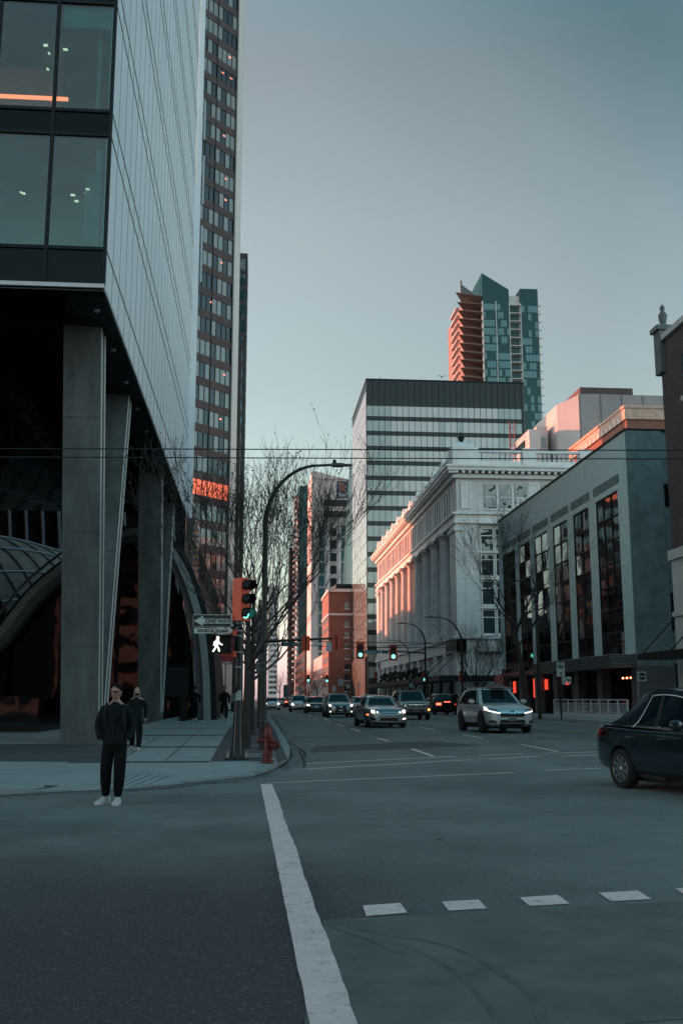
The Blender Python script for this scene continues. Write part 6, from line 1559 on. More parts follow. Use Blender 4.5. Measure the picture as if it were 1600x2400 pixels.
# --- silver coupe
def coupe_front(P, t):
    for s in (1,-1):
        o = P('headlight', [(s*.56,.62),(s*.80,.63),(s*.80,.79),(s*.60,.77)], m=M['headoff'], off=.008); P('lamp', [(s*.62,.645),(s*.75,.65),(s*.75,.765),(s*.63,.76)], m=M['headon'], off=.014, par=o, n=4)
        o = P('headlight', [(s*.43,.62),(s*.55,.62),(s*.58,.74),(s*.46,.72)], m=M['headoff'], off=.008); P('lamp', [(s*.46,.645),(s*.53,.645),(s*.545,.705),(s*.475,.70)], m=M['drl'], off=.014, par=o, n=3)
        P('fog_recess', [(s*.56,.32),(s*.83,.36),(s*.80,.46),(s*.60,.44)], m=M['grille'], off=.006)
    P('fog_light', [(-.60,.36),(-.78,.385),(-.76,.43),(-.62,.42)], m=M['drl'], off=.02)
    P('side_marker', [(.845,.54),(.885,.54),(.885,.6),(.845,.6)], m=M['amber'], off=.012, n=2)
    P('grille', [(-.34,.60),(.34,.60),(.41,.76),(-.41,.76)])
    for z in (.64, .70): P('grille_bar', [(-.37,z),(.37,z),(.38,z+.025),(-.38,z+.025)], m=M['chrome'], off=.02)
    mb = MB(); y = 2.36
    q = P('grille_frame', [(-.42,.755),(.42,.755),(.42,.785),(-.42,.785)], m=M['chrome'], off=.015)
    yy = max(v.co.y for v in q.data.vertices)+.0
    mb = MB(); n = 20
    ro, ri, zc = .085, .068, .68; vs = []
    for k in range(n):
        a = 2*math.pi*k/n; vs += [(ro*math.cos(a), yy+.03, zc+ro*math.sin(a)), (ri*math.cos(a), yy+.03, zc+ri*math.sin(a)), (ri*math.cos(a), yy-.05, zc+ri*math.sin(a)), (ro*math.cos(a), yy-.05, zc+ro*math.sin(a))]
    mb.add(vs, [(4*k+j, 4*k+(j+1)%4, 4*((k+1)%n)+(j+1)%4, 4*((k+1)%n)+j) for k in range(n) for j in range(4)])
    for k in range(3):
        a = math.pi/2 + 2*math.pi*k/3; d = Vector((math.cos(a), 0, math.sin(a))); e = Vector((-d.z, 0, d.x)); c = Vector((0, yy+.032, zc)); mb.add([c-e*.014, c+e*.014, c+d*.072], [(0,1,2)])
    mb.build('emblem', M['chrome'], t, world=False)
    P('lower_intake', [(-.44,.30),(.44,.30),(.36,.43),(-.36,.43)], off=.006)
    P('bumper_lip', [(-.85,.2),(.85,.2),(.85,.25),(-.85,.25)], m=M['p_silver'], off=.03)
    P('tail_light', [(.5,.72),(.84,.72),(.84,.86),(.5,.88)], 'b', M['taildim']); P('tail_light', [(-.5,.72),(-.84,.72),(-.84,.86),(-.5,.88)], 'b', M['taildim'])
COUPE = dict(hw=.895, wb=2.76, yo=.06, wr=.33, arch=.375, spokes=5, mir=.6, bp=.5, win=.10,
  st=[(2.36,.56,.26,.52,.0),(2.33,.70,.22,.66,.02),(2.18,.82,.19,.79,.04),(1.9,.87,.18,.83,.06),(1.4,.89,.19,.885,.08),(.85,.895,.2,.93,.07),(.0,.89,.2,.93,.02),(-1.3,.895,.2,.97,.02),(-1.9,.87,.23,.99,.03),(-2.25,.80,.3,.95,.02),(-2.35,.64,.4,.84,.0)],
  gh=dict(yf0=1.02, yf1=.12, yr0=-1.95, yr1=-.95, wb=.80, wt=.55, zb0=.92, zb1=.98, H=1.375, yc=-.35, arc=.07, bf=.24, br=.16, cp=2.4, crown=.035), front=coupe_front, seams=(.9,-.5), handles=(-.3,))
make_car('silver_coupe', 'low silver coupe with round ring emblem and bright headlamps leading the traffic', COUPE, M['p_silver'], (5.68, 47.6, .25), math.pi + R(4))
# --- big older SUV
def big_front(P, t):
    for s in (1,-1):
        o = P('headlight', [(s*.56,.80),(s*.86,.80),(s*.86,1.0),(s*.60,.98)], m=M['headoff'], off=.008); P('side_lamp', [(s*.80,.90),(s*.88,.90),(s*.88,1.0),(s*.82,1.0)], m=M['amber'] if s > 0 else M['headoff'], off=.014, par=o, n=2)
    P('indicator', [(-.72,.56),(-.84,.56),(-.84,.66),(-.72,.66)], m=M['amber'], off=.02, n=3)
    P('grille', [(-.5,.76),(.5,.76),(.52,1.0),(-.52,1.0)])
    for z in (.80, .89): P('grille_bar', [(-.46,z),(.46,z),(.47,z+.035),(-.47,z+.035)], m=M['chrome'], off=.025)
    P('emblem', [(-.09,.83),(.09,.83),(.09,.92),(-.09,.92)], m=M['chrome'], off=.035, n=3)
    P('bumper', [(-.92,.66),(.92,.66),(.9,.74),(-.9,.74)], m=M['p_grey'], off=.05); P('lower_intake', [(-.5,.5),(.5,.5),(.52,.63),(-.52,.63)])
    P('bumper_foot', [(-.88,.36),(.88,.36),(.86,.47),(-.86,.47)], m=M['plastic'], off=.012)
    plate_no(P, t, [(-.2,.52),(.2,.52),(.2,.64),(-.2,.64)], None, 'grey')
    for s in (-1,1):
        mb = MB(); mb.tube([(s*.62,.5,1.72),(s*.62,.35,1.83),(s*.62,-1.5,1.84),(s*.62,-1.7,1.74)], .025, 6); mb.build('roof_rail', M['steel'], t, world=False)
    mb = MB(); mb.box(-.3, .35, -.2, .3, 1.795, 1.815); mb.build('sunroof', M['red'], t, world=False)
BIG = dict(hw=.955, wb=2.79, yo=.0, wr=.39, arch=.46, clad=True, spokes=6, mir=.5, bp=.46, win=.11, chrome=False,
  st=[(2.38,.74,.46,.86,.0),(2.35,.84,.38,.98,.01),(2.2,.92,.33,1.04,.02),(1.9,.945,.32,1.08,.03),(1.4,.955,.32,1.11,.05),(1.0,.955,.34,1.14,.04),(.0,.95,.34,1.14,.02),(-1.4,.955,.34,1.15,.02),(-2.0,.94,.36,1.15,.02),(-2.32,.88,.42,1.12,.01),(-2.4,.76,.5,1.0,.0)],
  gh=dict(yf0=1.05, yf1=.42, yr0=-2.3, yr1=-2.05, wb=.88, wt=.70, zb0=1.13, zb1=1.15, H=1.75, yc=-.5, arc=.04, bf=.16, br=.06, cp=1.6, extra=[.74], crown=.03), front=big_front, seams=(.85,-.15,-1.1), handles=(0,-1.0))
make_car('large_suv', 'tall grey boxy SUV with amber indicator lit behind the silver coupe', BIG, M['p_grey'], (9.65, 64.5, .25), math.pi + R(.5))
# --- crossover with spindle grille
def spin_front(P, t):
    for s in (1,-1):
        o = P('headlight', [(s*.82,.76),(s*.42,.74),(s*.44,.80),(s*.86,.88)], m=M['headoff'], off=.008); P('lamp', [(s*.80,.77),(s*.66,.76),(s*.66,.84),(s*.82,.865)], m=M['headon'], off=.014, par=o, n=4)
        P('bumper_slot', [(s*.80,.40),(s*.66,.44),(s*.70,.62),(s*.82,.60)], m=M['grille'], off=.006); P('fog_light', [(s*.77,.36),(s*.69,.36),(s*.69,.44),(s*.77,.44)], m=M['drl'], off=.016, n=3)
    P('grille', [(-.34,.58),(.34,.58),(.43,.80),(-.43,.80)], off=.01); P('grille', [(-.50,.30),(.50,.30),(.34,.58),(-.34,.58)], off=.01)
    P('grille_trim', [(-.54,.27),(.54,.27),(.54,.30),(-.54,.30)], m=M['chrome'], off=.02)
    P('emblem', [(-.05,.68),(.05,.68),(.05,.76),(-.05,.76)], m=M['chrome'], off=.03, n=3); plate_no(P, t, [(-.16,.43),(.16,.43),(.16,.54),(-.16,.54)])
NX = dict(SUV); NX['st'] = [(y, w*1.0, zb, zt-.03, c) for y, w, zb, zt, c in SUV['st']]; NX['gh'] = dict(SUV['gh'], H=1.60, zb0=1.03, zb1=1.10, yr1=-1.5); NX['front'] = spin_front; NX['darkrim'] = False
make_car('silver_crossover', 'silver crossover with large black waisted grille and lit headlamps', NX, M['p_silver'], (5.8, 73.0, .25), math.pi + R(1.5))
# --- plain saloon used for the queue behind
def plain_front(lampon, dark=False):
    def f(P, t):
        for s in (1,-1):
            o = P('headlight', [(s*.84,.68),(s*.50,.64),(s*.52,.74),(s*.84,.82)], m=M['headoff'], off=.008)
            if lampon: P('lamp', [(s*.80,.67),(s*.60,.66),(s*.60,.76),(s*.80,.79)], m=M['headon'], off=.016, par=o, n=4)
        P('grille', [(-.36,.62),(.36,.62),(.44,.72),(-.44,.72)]); P('lower_intake', [(-.56,.28),(.56,.28),(.5,.46),(-.5,.46)]); P('emblem', [(-.06,.645),(.06,.645),(.06,.70),(-.06,.70)], m=M['chrome'], off=.02, n=3)
        P('bumper_lip', [(-.84,.22),(.84,.22),(.84,.26),(-.84,.26)], m=M['plastic'], off=.01)
        plate_no(P, t, [(-.15,.48),(.15,.48),(.15,.58),(-.15,.58)])
        for s in (1,-1): P('tail_light', [(s*.5,.78),(s*.84,.76),(s*.84,.92),(s*.5,.92)], 'b', M['tail'], off=.012)
        P('tail_light', [(-.25,1.0),(.25,1.0),(.25,1.04),(-.25,1.04)], 'b', M['tail'], off=.012)
    return f
SAL = dict(COUPE); SAL['st'] = [(y, w, zb, zt+.02, c) for y, w, zb, zt, c in COUPE['st']]; SAL['seams'] = (.85,-.2,-1.15); SAL['handles'] = (-.05,-1.0)
SAL['gh'] = dict(COUPE['gh'], H=1.45, yf0=1.1, yf1=.3, yr0=-2.0, yr1=-1.15, wt=.6)
S1 = dict(SAL, front=plain_front(False)); S2 = dict(SAL, front=plain_front(True)); V1 = dict(SUV, front=plain_front(True)); V2 = dict(NX, front=plain_front(True))
make_car('silver_sedan', 'silver saloon half hidden behind the waisted grille crossover', S1, M['p_silver'], (8.85, 87.0, .25), math.pi)
make_car('white_van_car', 'pale car roof showing between the coupe and the tall boxy SUV', V1, M['p_white'], (11.2, 101, .25), math.pi)
make_car('white_suv', 'white SUV with bright lamps in the near lane farther up the street', V2, M['p_white'], (4.35, 103, .25), math.pi)
make_car('dark_sedan', 'dark car with two glaring headlamps beside the silver crossover', S2, M['p_black'], (5.3, 92, .25), math.pi)
make_car('grey_hatchback', 'grey car tucked behind the dark car with glaring lamps', S2, M['p_grey'], (7.6, 118, .25), math.pi)
make_car('red_sedan', 'red car with brake lamps aglow beyond the white SUV', dict(SAL, front=plain_front(False)), M['p_red'], (5.1, 150, .25), 0)
make_car('white_sedan', 'white saloon parked close to the left kerb beyond the lamp post', S2, M['p_white'], (1.95, 119, .25), math.pi)
make_car('far_car', 'distant grey car with lamps lit just before the last of the queue', S2, M['p_grey'], (4.4, 175, .25), math.pi)
make_car('far_car', 'last pale car of the queue, near the street end', S2, M['p_silver'], (3.9, 215, .25), math.pi)
make_car('black_suv', 'black car with red tail lamps driving away near the store', dict(SUV, front=plain_front(False)), M['p_black'], (15.1, 84.0, .25), R(3))
# --- near dark saloon, cropped by the picture edge
def near_front(P, t):
    for s in (1,-1):
        o = P('tail_light', [(s*.46,.84),(s*.845,.78),(s*.86,.98),(s*.5,1.0)], 'b', M['taildim'], off=.012)
        v = 'r' if s > 0 else 'l'
        P('tail_light', [(-2.18,.82),(-1.86,.90),(-1.80,.99),(-2.14,.99)], v, M['taildim'], off=.012); P('lamp_chrome', [(-1.95,.955),(-1.72,.985),(-1.76,1.0),(-2.0,1.0)], v, M['chrome'], off=.02)
        P('headlight', [(s*.84,.68),(s*.50,.66),(s*.52,.78),(s*.84,.86)], m=M['headoff'], off=.008)
        P('fuel_flap', [(-1.55,.78),(-1.38,.78),(-1.38,.92),(-1.55,.92)], 'l' if s > 0 else 'r', M['p_dark'], off=.004) if s > 0 else None
        P('reflector', [(-1.98,.62),(-1.92,.62),(-1.92,.65),(-1.98,.65)], v, M['chrome'], off=.01, n=2)
    P('grille', [(-.4,.62),(.4,.62),(.46,.78),(-.46,.78)]); P('number_plate', [(-.2,.7),(.2,.7),(.2,.82),(-.2,.82)], 'b', M['signwhite'], off=.02); P('emblem', [(-.08,.88),(.08,.88),(.08,.95),(-.08,.95)], 'b', M['chrome'], off=.02)
    P('bumper_foot', [(-.8,.24),(.8,.24),(.8,.34),(-.8,.34)], 'b', M['plastic'], off=.01)
NEAR = dict(hw=.87, wb=2.6, yo=.08, wr=.33, arch=.385, spokes=9, mir=.62, bp=.42, win=.095, hmat=M['chrome'],
  st=[(2.25,.56,.26,.54,.0),(2.22,.70,.23,.68,.02),(2.06,.82,.2,.82,.04),(1.8,.85,.19,.90,.06),(1.35,.87,.2,.97,.07),(.85,.87,.21,1.01,.05),(.0,.865,.21,1.01,.02),(-1.25,.87,.21,1.03,.02),(-1.7,.85,.23,1.06,.03),(-2.08,.79,.28,1.06,.02),(-2.24,.68,.36,.96,.0)],
  gh=dict(yf0=1.2, yf1=.36, yr0=-2.1, yr1=-1.0, rc=.72, wb=.785, wt=.56, zb0=.985, zb1=1.06, H=1.66, yc=-.2, arc=.10, bf=.22, br=.14, cp=5.2, crown=.04), archtrim=True, front=near_front, seams=(.85,-.13,-1.0), handles=(-.02,-.92))
a = R(13); c_ = gnd(1450, 1848, 0)
hd = Vector((math.sin(a), -math.cos(a), 0)); lf = Vector((-math.cos(a), -math.sin(a), 0))   # heading and the side towards the camera
o_ = Vector((c_.x, c_.y, 0)) - lf*(.87-.05) - hd*(-1.3+.08) + Vector((.09,.03,0))
make_car('dark_saloon', 'dark blue grey saloon nearest the viewer, only its rear half showing', NEAR, M['p_dark'], (o_.x, o_.y, 0), math.pi + a)
# ------------------------------------------------------------------ people
M['skin'] = mat('skin', (.36,.2,.15), .6, var=.08, scale=6)
M['skin2'] = mat('fair_skin', (.36,.23,.19), .6, var=.08, scale=6)
M['hairblack'] = mat('black_hair', (.006,.006,.007), .6, var=.3, scale=30)
M['hairblond'] = mat('ash_blond_hair', (.22,.19,.17), .6, var=.25, scale=30)
M['jacket'] = mat('black_green_jacket', (.009,.013,.014), .75, var=.3, scale=7, bump=.35, bscale=6)
M['trouser'] = mat('black_trousers', (.006,.007,.008), .85, var=.3, scale=8, bump=.35, bscale=7)
M['shoe'] = mat('off_white_trainers', (.5,.48,.46), .7, var=.12, scale=12)
M['shades'] = glass('sunglass_lens', (.003,.004,.004), .02, .03, 0)
M['blue'] = mat('blue_jeans', (.03,.05,.07), .85, var=.2)
M['coatgrey'] = mat('grey_coat', (.05,.055,.06), .85, var=.2)
M['paleshirt'] = mat('pale_top', (.3,.3,.3), .85, var=.15)
for k_ in ('hairblack','hairblond','jacket','trouser','coatgrey','blue'): M[k_].node_tree.nodes['Principled BSDF'].inputs['Specular IOR Level'].default_value = .12
def skin_mesh(joints, bones, name, m, parent, sub=2, root=0):
    """a limb-and-trunk skeleton grown into one continuous surface"""
    me = bpy.data.meshes.new(name); me.from_pydata([j[:3] for j in joints], bones, [])
    o = bpy.data.objects.new('tmp', me); COL.objects.link(o)
    sk = o.modifiers.new('k', 'SKIN'); sk.use_smooth_shade = True
    for i, v in enumerate(me.skin_vertices[0].data):
        r = joints[i][3]; v.radius = (r, joints[i][4] if len(joints[i]) > 4 else r); v.use_root = (i == root)
    ss = o.modifiers.new('s', 'SUBSURF'); ss.levels = ss.render_levels = sub
    dg = bpy.context.evaluated_depsgraph_get(); out = bpy.data.meshes.new_from_object(o.evaluated_get(dg)); bpy.data.objects.remove(o)
    out.materials.clear(); out.materials.append(m); out.polygons.foreach_set('use_smooth', [True]*len(out.polygons)); out.update(); out.name = name
    return link_mesh(name, out, parent)
def ellip(mb, c, rx, ry, rz, n=16, m=10, f=None):
    k = len(mb.v); mb.ball(c, rx, ry, rz, n, m)
    if f: mb.v[k:] = [tuple(f(Vector(p))) for p in mb.v[k:]]
def head(t, H, skin, hair, c, yaw=0, long_hair=False, glasses=False, mask=False):
    """face towards local -y; c = centre of the head"""
    m = Matrix.Translation(c) @ Matrix.Rotation(yaw, 4, 'Z')
    def T(mb): mb.v = [tuple(m @ Vector(v)) for v in mb.v]; return mb
    def shape(p):
        x, y, z = p
        jaw = max(0, (-z-.01)/.115); x *= 1-.34*jaw**1.6; y = y*(1-.10*jaw) + (-.010*jaw if y < 0 else .018*jaw)
        if y > 0: y *= 1.02
        return Vector((x, y, z))
    mb = MB(); ellip(mb, (0,0,0), .075, .094, .118, 20, 14, shape)
    # nose, brow, lips, ears belong to the same head
    ellip(mb, (0,-.094,-.022), .013, .018, .026, 8, 6); ellip(mb, (0,-.098,-.038), .017, .014, .011, 8, 6)
    ellip(mb, (0,-.080,-.066), .024, .009, .006, 8, 5); ellip(mb, (0,-.078,-.077), .021, .009, .006, 8, 5); ellip(mb, (0,-.066,-.104), .022, .016, .014, 8, 6)
    for s in (-1,1):
        ellip(mb, (s*.077,.008,-.012), .012, .022, .034, 8, 6); ellip(mb, (s*.032,-.084,-.006), .015, .008, .008, 8, 5); ellip(mb, (s*.032,-.080,.018), .024, .012, .006, 8, 5)
    T(mb).build('face', skin, t, smooth=True, world=False, angle=80)
    def hs(p):
        q = Vector(p)
        if q.y < -.05 and q.z < .055: q.y = -.045 - .02*max(0, q.z)/.055
        return q
    mb = MB(); ellip(mb, (0,.012,.034), .084, .098, .103, 18, 12, lambda p: Vector((p.x, max(p.y, -.04 - .75*max(0, p.z-.03)), max(p.z, -.045 - .25*max(0, p.y-.03) + (.09 if p.y < -.01 else 0)))))
    if long_hair:
        ellip(mb, (-.01,.055,-.08), .085, .05, .15, 14, 10); ellip(mb, (-.07,-.015,-.09), .026, .05, .12, 10, 8); ellip(mb, (.07,.0,-.08), .024, .045, .11, 10, 8)
    h = T(mb).build('hair', hair, t, smooth=True, world=False, angle=80)
    if glasses:
        mb = MB()
        for s in (-1,1):
            a = [(s*.034 + .030*math.cos(k*.628), -.0935-.002*abs(math.sin(k)), .002 + .021*math.sin(k*.628)) for k in range(10)]
            mb.add(a + [(x*1.04+s*.001, y+.016, z) for x, y, z in a], [tuple(range(10)), tuple(range(19,9,-1))] + [(i,(i+1)%10,10+(i+1)%10,10+i) for i in range(10)])
            mb.box(s*.062, s*.080, -.084, -.078, .004, .014) if s > 0 else mb.box(-.080, -.062, -.084, -.078, .004, .014)
            x0, x1 = sorted((s*.078, s*.082)); mb.box(x0, x1, -.082, .005, .003, .012)
        mb.box(-.008, .008, -.098, -.092, .005, .013); T(mb).build('sunglasses', M['shades'], t, world=False)
    if mask:
        mb = MB(); ellip(mb, (0,-.012,-.066), .071, .092, .046, 16, 8, lambda p: Vector((p.x*(1-.25*max(0,(-p.z-.06)/.06)), min(p.y, .01), p.z))); T(mb).build('face_mask', M['hairblack'], t, smooth=True, world=False)
def shoe(t, c, yaw, m, k=1.0, pitch=0.0):
    """trainer: toe towards local -y"""
    mm = Matrix.Translation(c) @ Matrix.Rotation(yaw, 4, 'Z') @ Matrix.Rotation(pitch, 4, 'X') @ Matrix.Scale(k, 4)
    sec = [(.085,.032,.075),(.07,.038,.095),(.03,.040,.10),(-.03,.042,.085),(-.09,.049,.062),(-.15,.050,.052),(-.185,.042,.046),(-.205,.022,.036)]
    rows = []
    for y, w, h in sec:
        rows.append([mm @ Vector(p) for p in ((-w,y,.0),(-w*1.02,y,.022),(-w*.9,y,h*.65),(-w*.5,y,h),(w*.5,y,h),(w*.9,y,h*.65),(w*1.02,y,.022),(w,y,.0))])
    mb = MB(); n = len(rows); mb.add([p for r in rows for p in r], [(8*i+j, 8*i+(j+1)%8, 8*i+8+(j+1)%8, 8*i+8+j) for i in range(n-1) for j in range(8)] + [tuple(range(8)), tuple(8*n-1-j for j in range(8))])
    s = mb.build('shoe', m, t, smooth=True, world=False, angle=60)
    mb = MB(); 
    for j in range(4): y = -.045-.024*j; mb.box(-.026, .026, y-.005, y+.005, .0865-.009*j, .0925-.009*j)
    mb.v = [tuple(mm @ Vector(v)) for v in mb.v]; mb.build('laces', M['white'], s, world=False)
    return s
def person(label, loc, rz, k=1.0, top=None, bottom=None, skin=None, hair=None, shoes=None, pose='stand', hands='pocket', long_hair=False, glasses=False, mask=False, yaw=0, bulk=1.0, seed=0, detail=True, hips=(.115,.11), cat='person', coat=0.0, group=None):
    """local -y is the way the person faces; units for a 1.75 m figure"""
    t = thing('person', label, cat, (0,0,0), 0, group)
    top = top or M['jacket']; bottom = bottom or M['trouser']; skin = skin or M['skin']; hair = hair or M['hairblack']; shoes = shoes or M['shoe']
    # ankles / knees per pose: (x, y, z)
    if pose == 'stand': LA, RA, LK, RK = (.085,-.05,.09), (-.125,.06,.09), (.10,-.06,.50), (-.12,-.0,.50)
    elif pose == 'walk': LA, RA, LK, RK = (.09,-.28,.11), (-.09,.30,.14), (.095,-.19,.51), (-.095,.05,.48)
    elif pose == 'run': LA, RA, LK, RK = (.09,-.05,.1), (-.09,.45,.42), (.095,-.12,.5), (-.095,-.02,.52)
    elif pose == 'stroll': LA, RA, LK, RK = (.10,-.13,.09), (-.10,.14,.10), (.105,-.12,.51), (-.105,-.0,.5)
    HP = .93; SHZ = 1.42
    sub = 2 if detail else 1
    if hands == 'pocket': EL, WR = [(.262,.05,1.12), (-.262,.05,1.12)], [(.195,-.075,.93), (-.195,-.075,.93)]
    elif hands == 'swing': EL, WR = [(.27,.12,1.13), (-.27,-.06,1.13)], [(.25,.10,.89), (-.25,-.20,.92)]
    else: EL, WR = [(.27,.05,1.13), (-.27,.05,1.13)], [(.26,-.02,.88), (-.26,-.02,.88)]
    b = bulk
    # body: one continuous figure under the clothes
    J = [(0,0,HP,.10,.09),(0,.01,1.12,.11,.09),(0,.0,1.32,.12,.09),(0,.005,1.45,.075,.07),(0,-.012,1.53,.052,.054),(0,-.02,1.60,.055,.06),
         (.09,0,.90,.075),(LK[0],LK[1],LK[2],.052),(LA[0],LA[1],LA[2],.038),(-.09,0,.90,.075),(RK[0],RK[1],RK[2],.052),(RA[0],RA[1],RA[2],.038),
         (.175,.0,1.41,.05),(*EL[0],.038),(*WR[0],.026),(-.175,.0,1.41,.05),(*EL[1],.038),(*WR[1],.026)]
    Bn = [(0,1),(1,2),(2,3),(3,4),(4,5),(0,6),(6,7),(7,8),(0,9),(9,10),(10,11),(3,12),(12,13),(13,14),(3,15),(15,16),(16,17)]
    if hands != 'pocket':
        for s, wi in ((1,14),(-1,17)):
            w = Vector(J[wi][:3]); d = (w - Vector(EL[0 if s > 0 else 1])).normalized()
            pm = w + d*.07; J.append((*pm, .022, .034)); ip = len(J)-1; Bn.append((wi, ip))
            if detail:
                for f in range(4):
                    o = Vector((0, -.026+.017*f, 0)); q1 = pm + d*.035 + o; q2 = q1 + d*.03 + Vector((-s*.008,-.004,0)); J.append((*q1,.009)); J.append((*q2,.008)); n = len(J); Bn += [(ip,n-2),(n-2,n-1)]
                q1 = w + d*.035 + Vector((0,-.04,0)); q2 = q1 + d*.03 + Vector((0,-.008,0)); J.append((*q1,.011)); J.append((*q2,.009)); n = len(J); Bn += [(wi,n-2),(n-2,n-1)]
            else: q1 = pm + d*.06; J.append((*q1,.016)); Bn.append((ip, len(J)-1))
    body = skin_mesh(J, Bn, 'body', skin, t, sub)
    # trousers
    w = .085
    TJ = [(0,.0,HP+.05,.150,.115),(0,.0,HP-.02,.155,.125),(.092,0,.82,.104,.11),(LK[0],LK[1]+.005,LK[2],.092,.095),(lerp(LK[0],LA[0],.55),lerp(LK[1],LA[1],.55)+.01,lerp(LK[2],LA[2],.55),.086),(LA[0],LA[1]+.01,LA[2]+.055,.062),(LA[0],LA[1]+.01,LA[2]+.01,.060),
          (-.092,0,.82,.104,.11),(RK[0],RK[1]+.005,RK[2],.092,.095),(lerp(RK[0],RA[0],.55),lerp(RK[1],RA[1],.55)+.01,lerp(RK[2],RA[2],.55),.086),(RA[0],RA[1]+.01,RA[2]+.055,.062),(RA[0],RA[1]+.01,RA[2]+.01,.060)]
    skin_mesh(TJ, [(0,1),(1,2),(2,3),(3,4),(4,5),(5,6),(1,7),(7,8),(8,9),(9,10),(10,11)], 'trousers', bottom, t, sub)
    # jacket with sleeves and collar
    hem = HP - .10 - coat
    KJ = [(0,.0,hem,.180*b,.130*b),(0,.0,hem+.06,.184*b,.135*b),(0,.005,1.10,.182*b,.130*b),(0,.0,1.28,.182*b,.128*b),(0,.005,1.40,.125,.105),(0,-.004,1.475,.082,.080),(0,-.010,1.525,.076,.078)]
    KB = [(0,1),(1,2),(2,3),(3,4),(4,5),(5,6)]
    for s, e, wv in ((1,EL[0],WR[0]),(-1,EL[1],WR[1])):
        n = len(KJ); mid = Vector((s*.19,.0,1.38)).lerp(Vector(e), .5)
        KJ += [(s*.170,.0,1.375,.080*b),(mid.x+s*.008,mid.y,mid.z,.073*b),(*e,.068*b),(lerp(e[0],wv[0],.6),lerp(e[1],wv[1],.6),lerp(e[2],wv[2],.6),.062*b),(*wv,.050)]
        KB += [(4,n),(n,n+1),(n+1,n+2),(n+2,n+3),(n+3,n+4)]
    jk = skin_mesh(KJ, KB, 'jacket', top, t, sub)
    if detail:
        mb = MB(); mb.tube([(0,-.133*b,hem+.02),(0,-.131*b,1.1),(0,-.132*b,1.28),(0,-.098,1.43)], .006, 6); mb.build('zip', M['darkmetal'], jk, world=False)
    head(t, 1.75, skin, hair, (0,-.035,1.645), yaw, long_hair, glasses, mask)
    for (x, y, z), ya in ((LA, .05), (RA, -.35)):
        if pose == 'run' and z > .2: shoe(t, (x,y-.02,z-.12), 0, shoes, 1.0, .9)
        else: shoe(t, (x, y, z-.09), ya, shoes, 1.12, -.12 if (pose == 'walk' and y < 0) else .25 if pose == 'walk' else 0)
    t.scale = (k, k, k); t.location = loc; t.rotation_euler = (0, 0, rz)
    return t
g = gnd(264, 1884, 0)
kh = (at(266, 1603, Y=g.y).z - 0)/1.768
m_ = person('man in sunglasses and black jacket, hands in pockets, white trainers, stepping off the kerb', (g.x, g.y, .0), R(-6), kh, glasses=True, yaw=R(-16), bulk=1.12)
# backpack straps over the jacket
for s in (-1,1):
    mb = MB(); mb.tube([(s*.135,-.02,1.475),(s*.14,-.10,1.42),(s*.145,-.150,1.30),(s*.15,-.145,1.17),(s*.17,-.08,1.09)], .018, 6); mb.build('backpack_strap', M['black'], m_, smooth=True, world=False)
g = gnd(317, 1760, .15)
kw = (at(320, 1611, Y=g.y).z - zw(g.x, g.y))/1.77
person('woman with long fair hair and dark mask walking behind the man in sunglasses', (g.x, g.y, zw(g.x, g.y)), R(4), kw, pose='stroll', hands='swing', skin=M['skin2'], hair=M['hairblond'], long_hair=True, mask=True, bulk=.92, coat=.06, shoes=M['paleshirt'])
far = [(515,1675,.15,'walker in dark top striding away near the pale shop','walk','swing','jacket','trouser',R(170)), (525,1690,.15,'runner in dark clothes and white shoes near the signal post','run','swing','jacket','trouser',R(10)), (497,1672,.15,'person in grey coat walking by the glazed shopfront','stroll','hang','coatgrey','blue',R(185)), (545,1672,.15,'person in pale top farther down by the tree trunks','stroll','hang','paleshirt','blue',R(160)), (455,1690,.15,'dark walker close to the building edging','walk','swing','jacket','trouser',R(180)), (478,1680,.15,'dark walker between the shopfront and the runner','stroll','hang','coatgrey','trouser',R(0))]
for i, (px, py, dz, lab, ps, hd_, tp_, bt_, rz) in enumerate(far):
    g = gnd(px, py, dz); x = max(g.x, -4.9) if g.y > 90 else g.x
    q = at(px, py, Y=min(g.y, 86)); person(lab, (q.x, q.y, G(q.y)+.15), rz, .98, M[tp_], M[bt_], pose=ps, hands=hd_, detail=False, group='people on the far pavements')
for i, (px, Y, lab, ps, tp_) in enumerate(((1066,80,'person in dark coat by the store corner','stroll','jacket'), (1085,82,'person in blue jeans at the store corner crossing','stroll','coatgrey'), (1103,80,'dark figure beside the lamp post at the store corner','walk','jacket'), (975,100,'fair haired person below the store awning','stroll','coatgrey'))):
    q = at(px, 1650, Y=Y); person(lab, (q.x, Y, G(Y)+.15), R(30*i), 1.0, M[tp_], M['blue'] if i == 1 else M['trouser'], hair=M['hairblond'] if i == 3 else M['hairblack'], pose=ps, hands='hang', detail=False, group='people on the far pavements')
# ------------------------------------------------------------------ sky, sun, camera
SUN_EL, SUN_AZ = 7.5, 60.0                   # low sun beyond the left-hand buildings, azimuth from +Y towards -X
sd = Vector((-math.sin(R(SUN_AZ))*math.cos(R(SUN_EL)), math.cos(R(SUN_AZ))*math.cos(R(SUN_EL)), math.sin(R(SUN_EL))))
w = bpy.data.worlds.new("World"); S.world = w; w.use_nodes = True; nt = w.node_tree
bgn = nt.nodes['Background']; bgn.inputs['Strength'].default_value = .15
sky = nt.nodes.new('ShaderNodeTexSky'); sky.sky_type = 'NISHITA'; sky.sun_disc = False; sky.sun_elevation = R(SUN_EL); sky.sun_rotation = R(-SUN_AZ)
sky.air_density = 1.3; sky.dust_density = 1.5; sky.ozone_density = 1.6; sky.altitude = 50
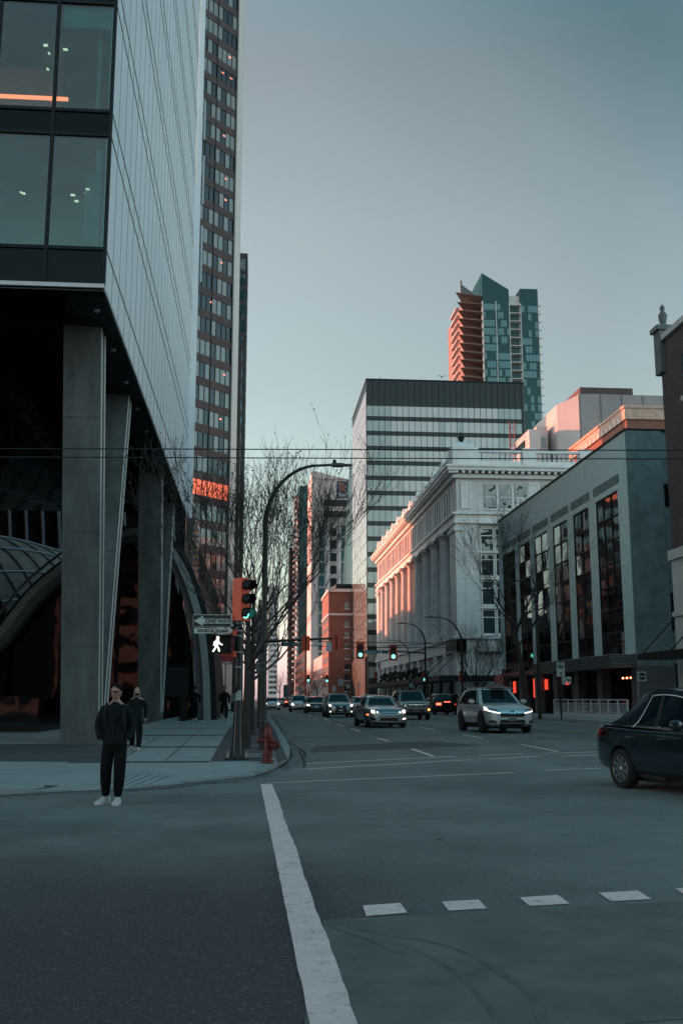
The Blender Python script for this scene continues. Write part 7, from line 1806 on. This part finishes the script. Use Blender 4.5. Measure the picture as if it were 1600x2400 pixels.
# grade of the whole sky: soft teal, dim at the zenith, paler at the horizon
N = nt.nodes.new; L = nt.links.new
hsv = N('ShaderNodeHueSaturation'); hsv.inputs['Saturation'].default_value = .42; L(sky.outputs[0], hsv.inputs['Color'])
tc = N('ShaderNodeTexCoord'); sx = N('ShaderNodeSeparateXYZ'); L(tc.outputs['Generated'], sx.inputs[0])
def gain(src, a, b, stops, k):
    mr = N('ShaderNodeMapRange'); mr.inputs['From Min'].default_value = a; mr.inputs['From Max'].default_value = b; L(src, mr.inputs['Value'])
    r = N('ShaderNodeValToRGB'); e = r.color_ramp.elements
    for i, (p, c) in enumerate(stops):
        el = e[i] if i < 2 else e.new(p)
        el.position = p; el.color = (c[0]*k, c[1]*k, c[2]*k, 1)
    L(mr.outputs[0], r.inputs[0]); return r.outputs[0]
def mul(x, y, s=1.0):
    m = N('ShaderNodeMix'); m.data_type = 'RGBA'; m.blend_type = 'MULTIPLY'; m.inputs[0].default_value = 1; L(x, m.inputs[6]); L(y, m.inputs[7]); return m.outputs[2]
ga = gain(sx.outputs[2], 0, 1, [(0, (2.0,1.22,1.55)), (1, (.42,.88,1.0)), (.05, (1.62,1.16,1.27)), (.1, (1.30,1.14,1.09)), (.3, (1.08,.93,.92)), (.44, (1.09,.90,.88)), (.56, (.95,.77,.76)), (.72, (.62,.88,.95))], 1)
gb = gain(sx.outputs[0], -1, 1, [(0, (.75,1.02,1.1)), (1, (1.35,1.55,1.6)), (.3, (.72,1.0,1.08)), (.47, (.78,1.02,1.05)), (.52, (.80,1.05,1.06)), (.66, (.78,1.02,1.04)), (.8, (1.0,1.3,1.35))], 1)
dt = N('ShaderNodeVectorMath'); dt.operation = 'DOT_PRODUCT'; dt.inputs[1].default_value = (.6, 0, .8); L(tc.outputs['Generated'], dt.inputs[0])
gd = gain(dt.outputs['Value'], 0, 1, [(0, (1,1,1)), (1, (.7,.85,.92)), (.46, (1,1,1)), (.56, (.86,.93,.94)), (.645, (.54,.74,.76))], 1)  # lens falloff at the upper right, put into the sky colour
gc = gain(sx.outputs[1], -1, 1, [(0, (1,1,1)), (1, (.4545,.4545,.4545)), (.5, (.4545,.4545,.4545)), (.3, (.95,.96,.96))], 2.2)  # sky behind the camera raised to brighten the walls facing it
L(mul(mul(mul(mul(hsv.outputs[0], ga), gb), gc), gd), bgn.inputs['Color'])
sl = bpy.data.lights.new('sun', 'SUN'); sl.energy = 5.0; sl.angle = R(.6); sl.color = (1, .25, .125)
so = bpy.data.objects.new('sun', sl); COL.objects.link(so); so.rotation_euler = (-sd).to_track_quat('-Z', 'Y').to_euler()
cam = bpy.data.cameras.new('camera'); co = bpy.data.objects.new('camera', cam); COL.objects.link(co)
cam.sensor_fit = 'VERTICAL'; cam.sensor_height = 36; cam.lens = 36.0*FPX/2400
co.matrix_world = Matrix(((_r.x,_u.x,-_f.x,0),(_r.y,_u.y,-_f.y,0),(_r.z,_u.z,-_f.z,CAMZ),(0,0,0,1)))
cam.clip_end = 5000; cam.clip_start = .05
S.camera = co
S.view_settings.view_transform = 'Standard'; S.view_settings.look = 'None'; S.view_settings.exposure = .85; S.view_settings.gamma = 1
S.cycles.max_bounces = 6; S.cycles.glossy_bounces = 4; S.cycles.diffuse_bounces = 3; S.cycles.transparent_max_bounces = 8
S.cycles.use_denoising = True
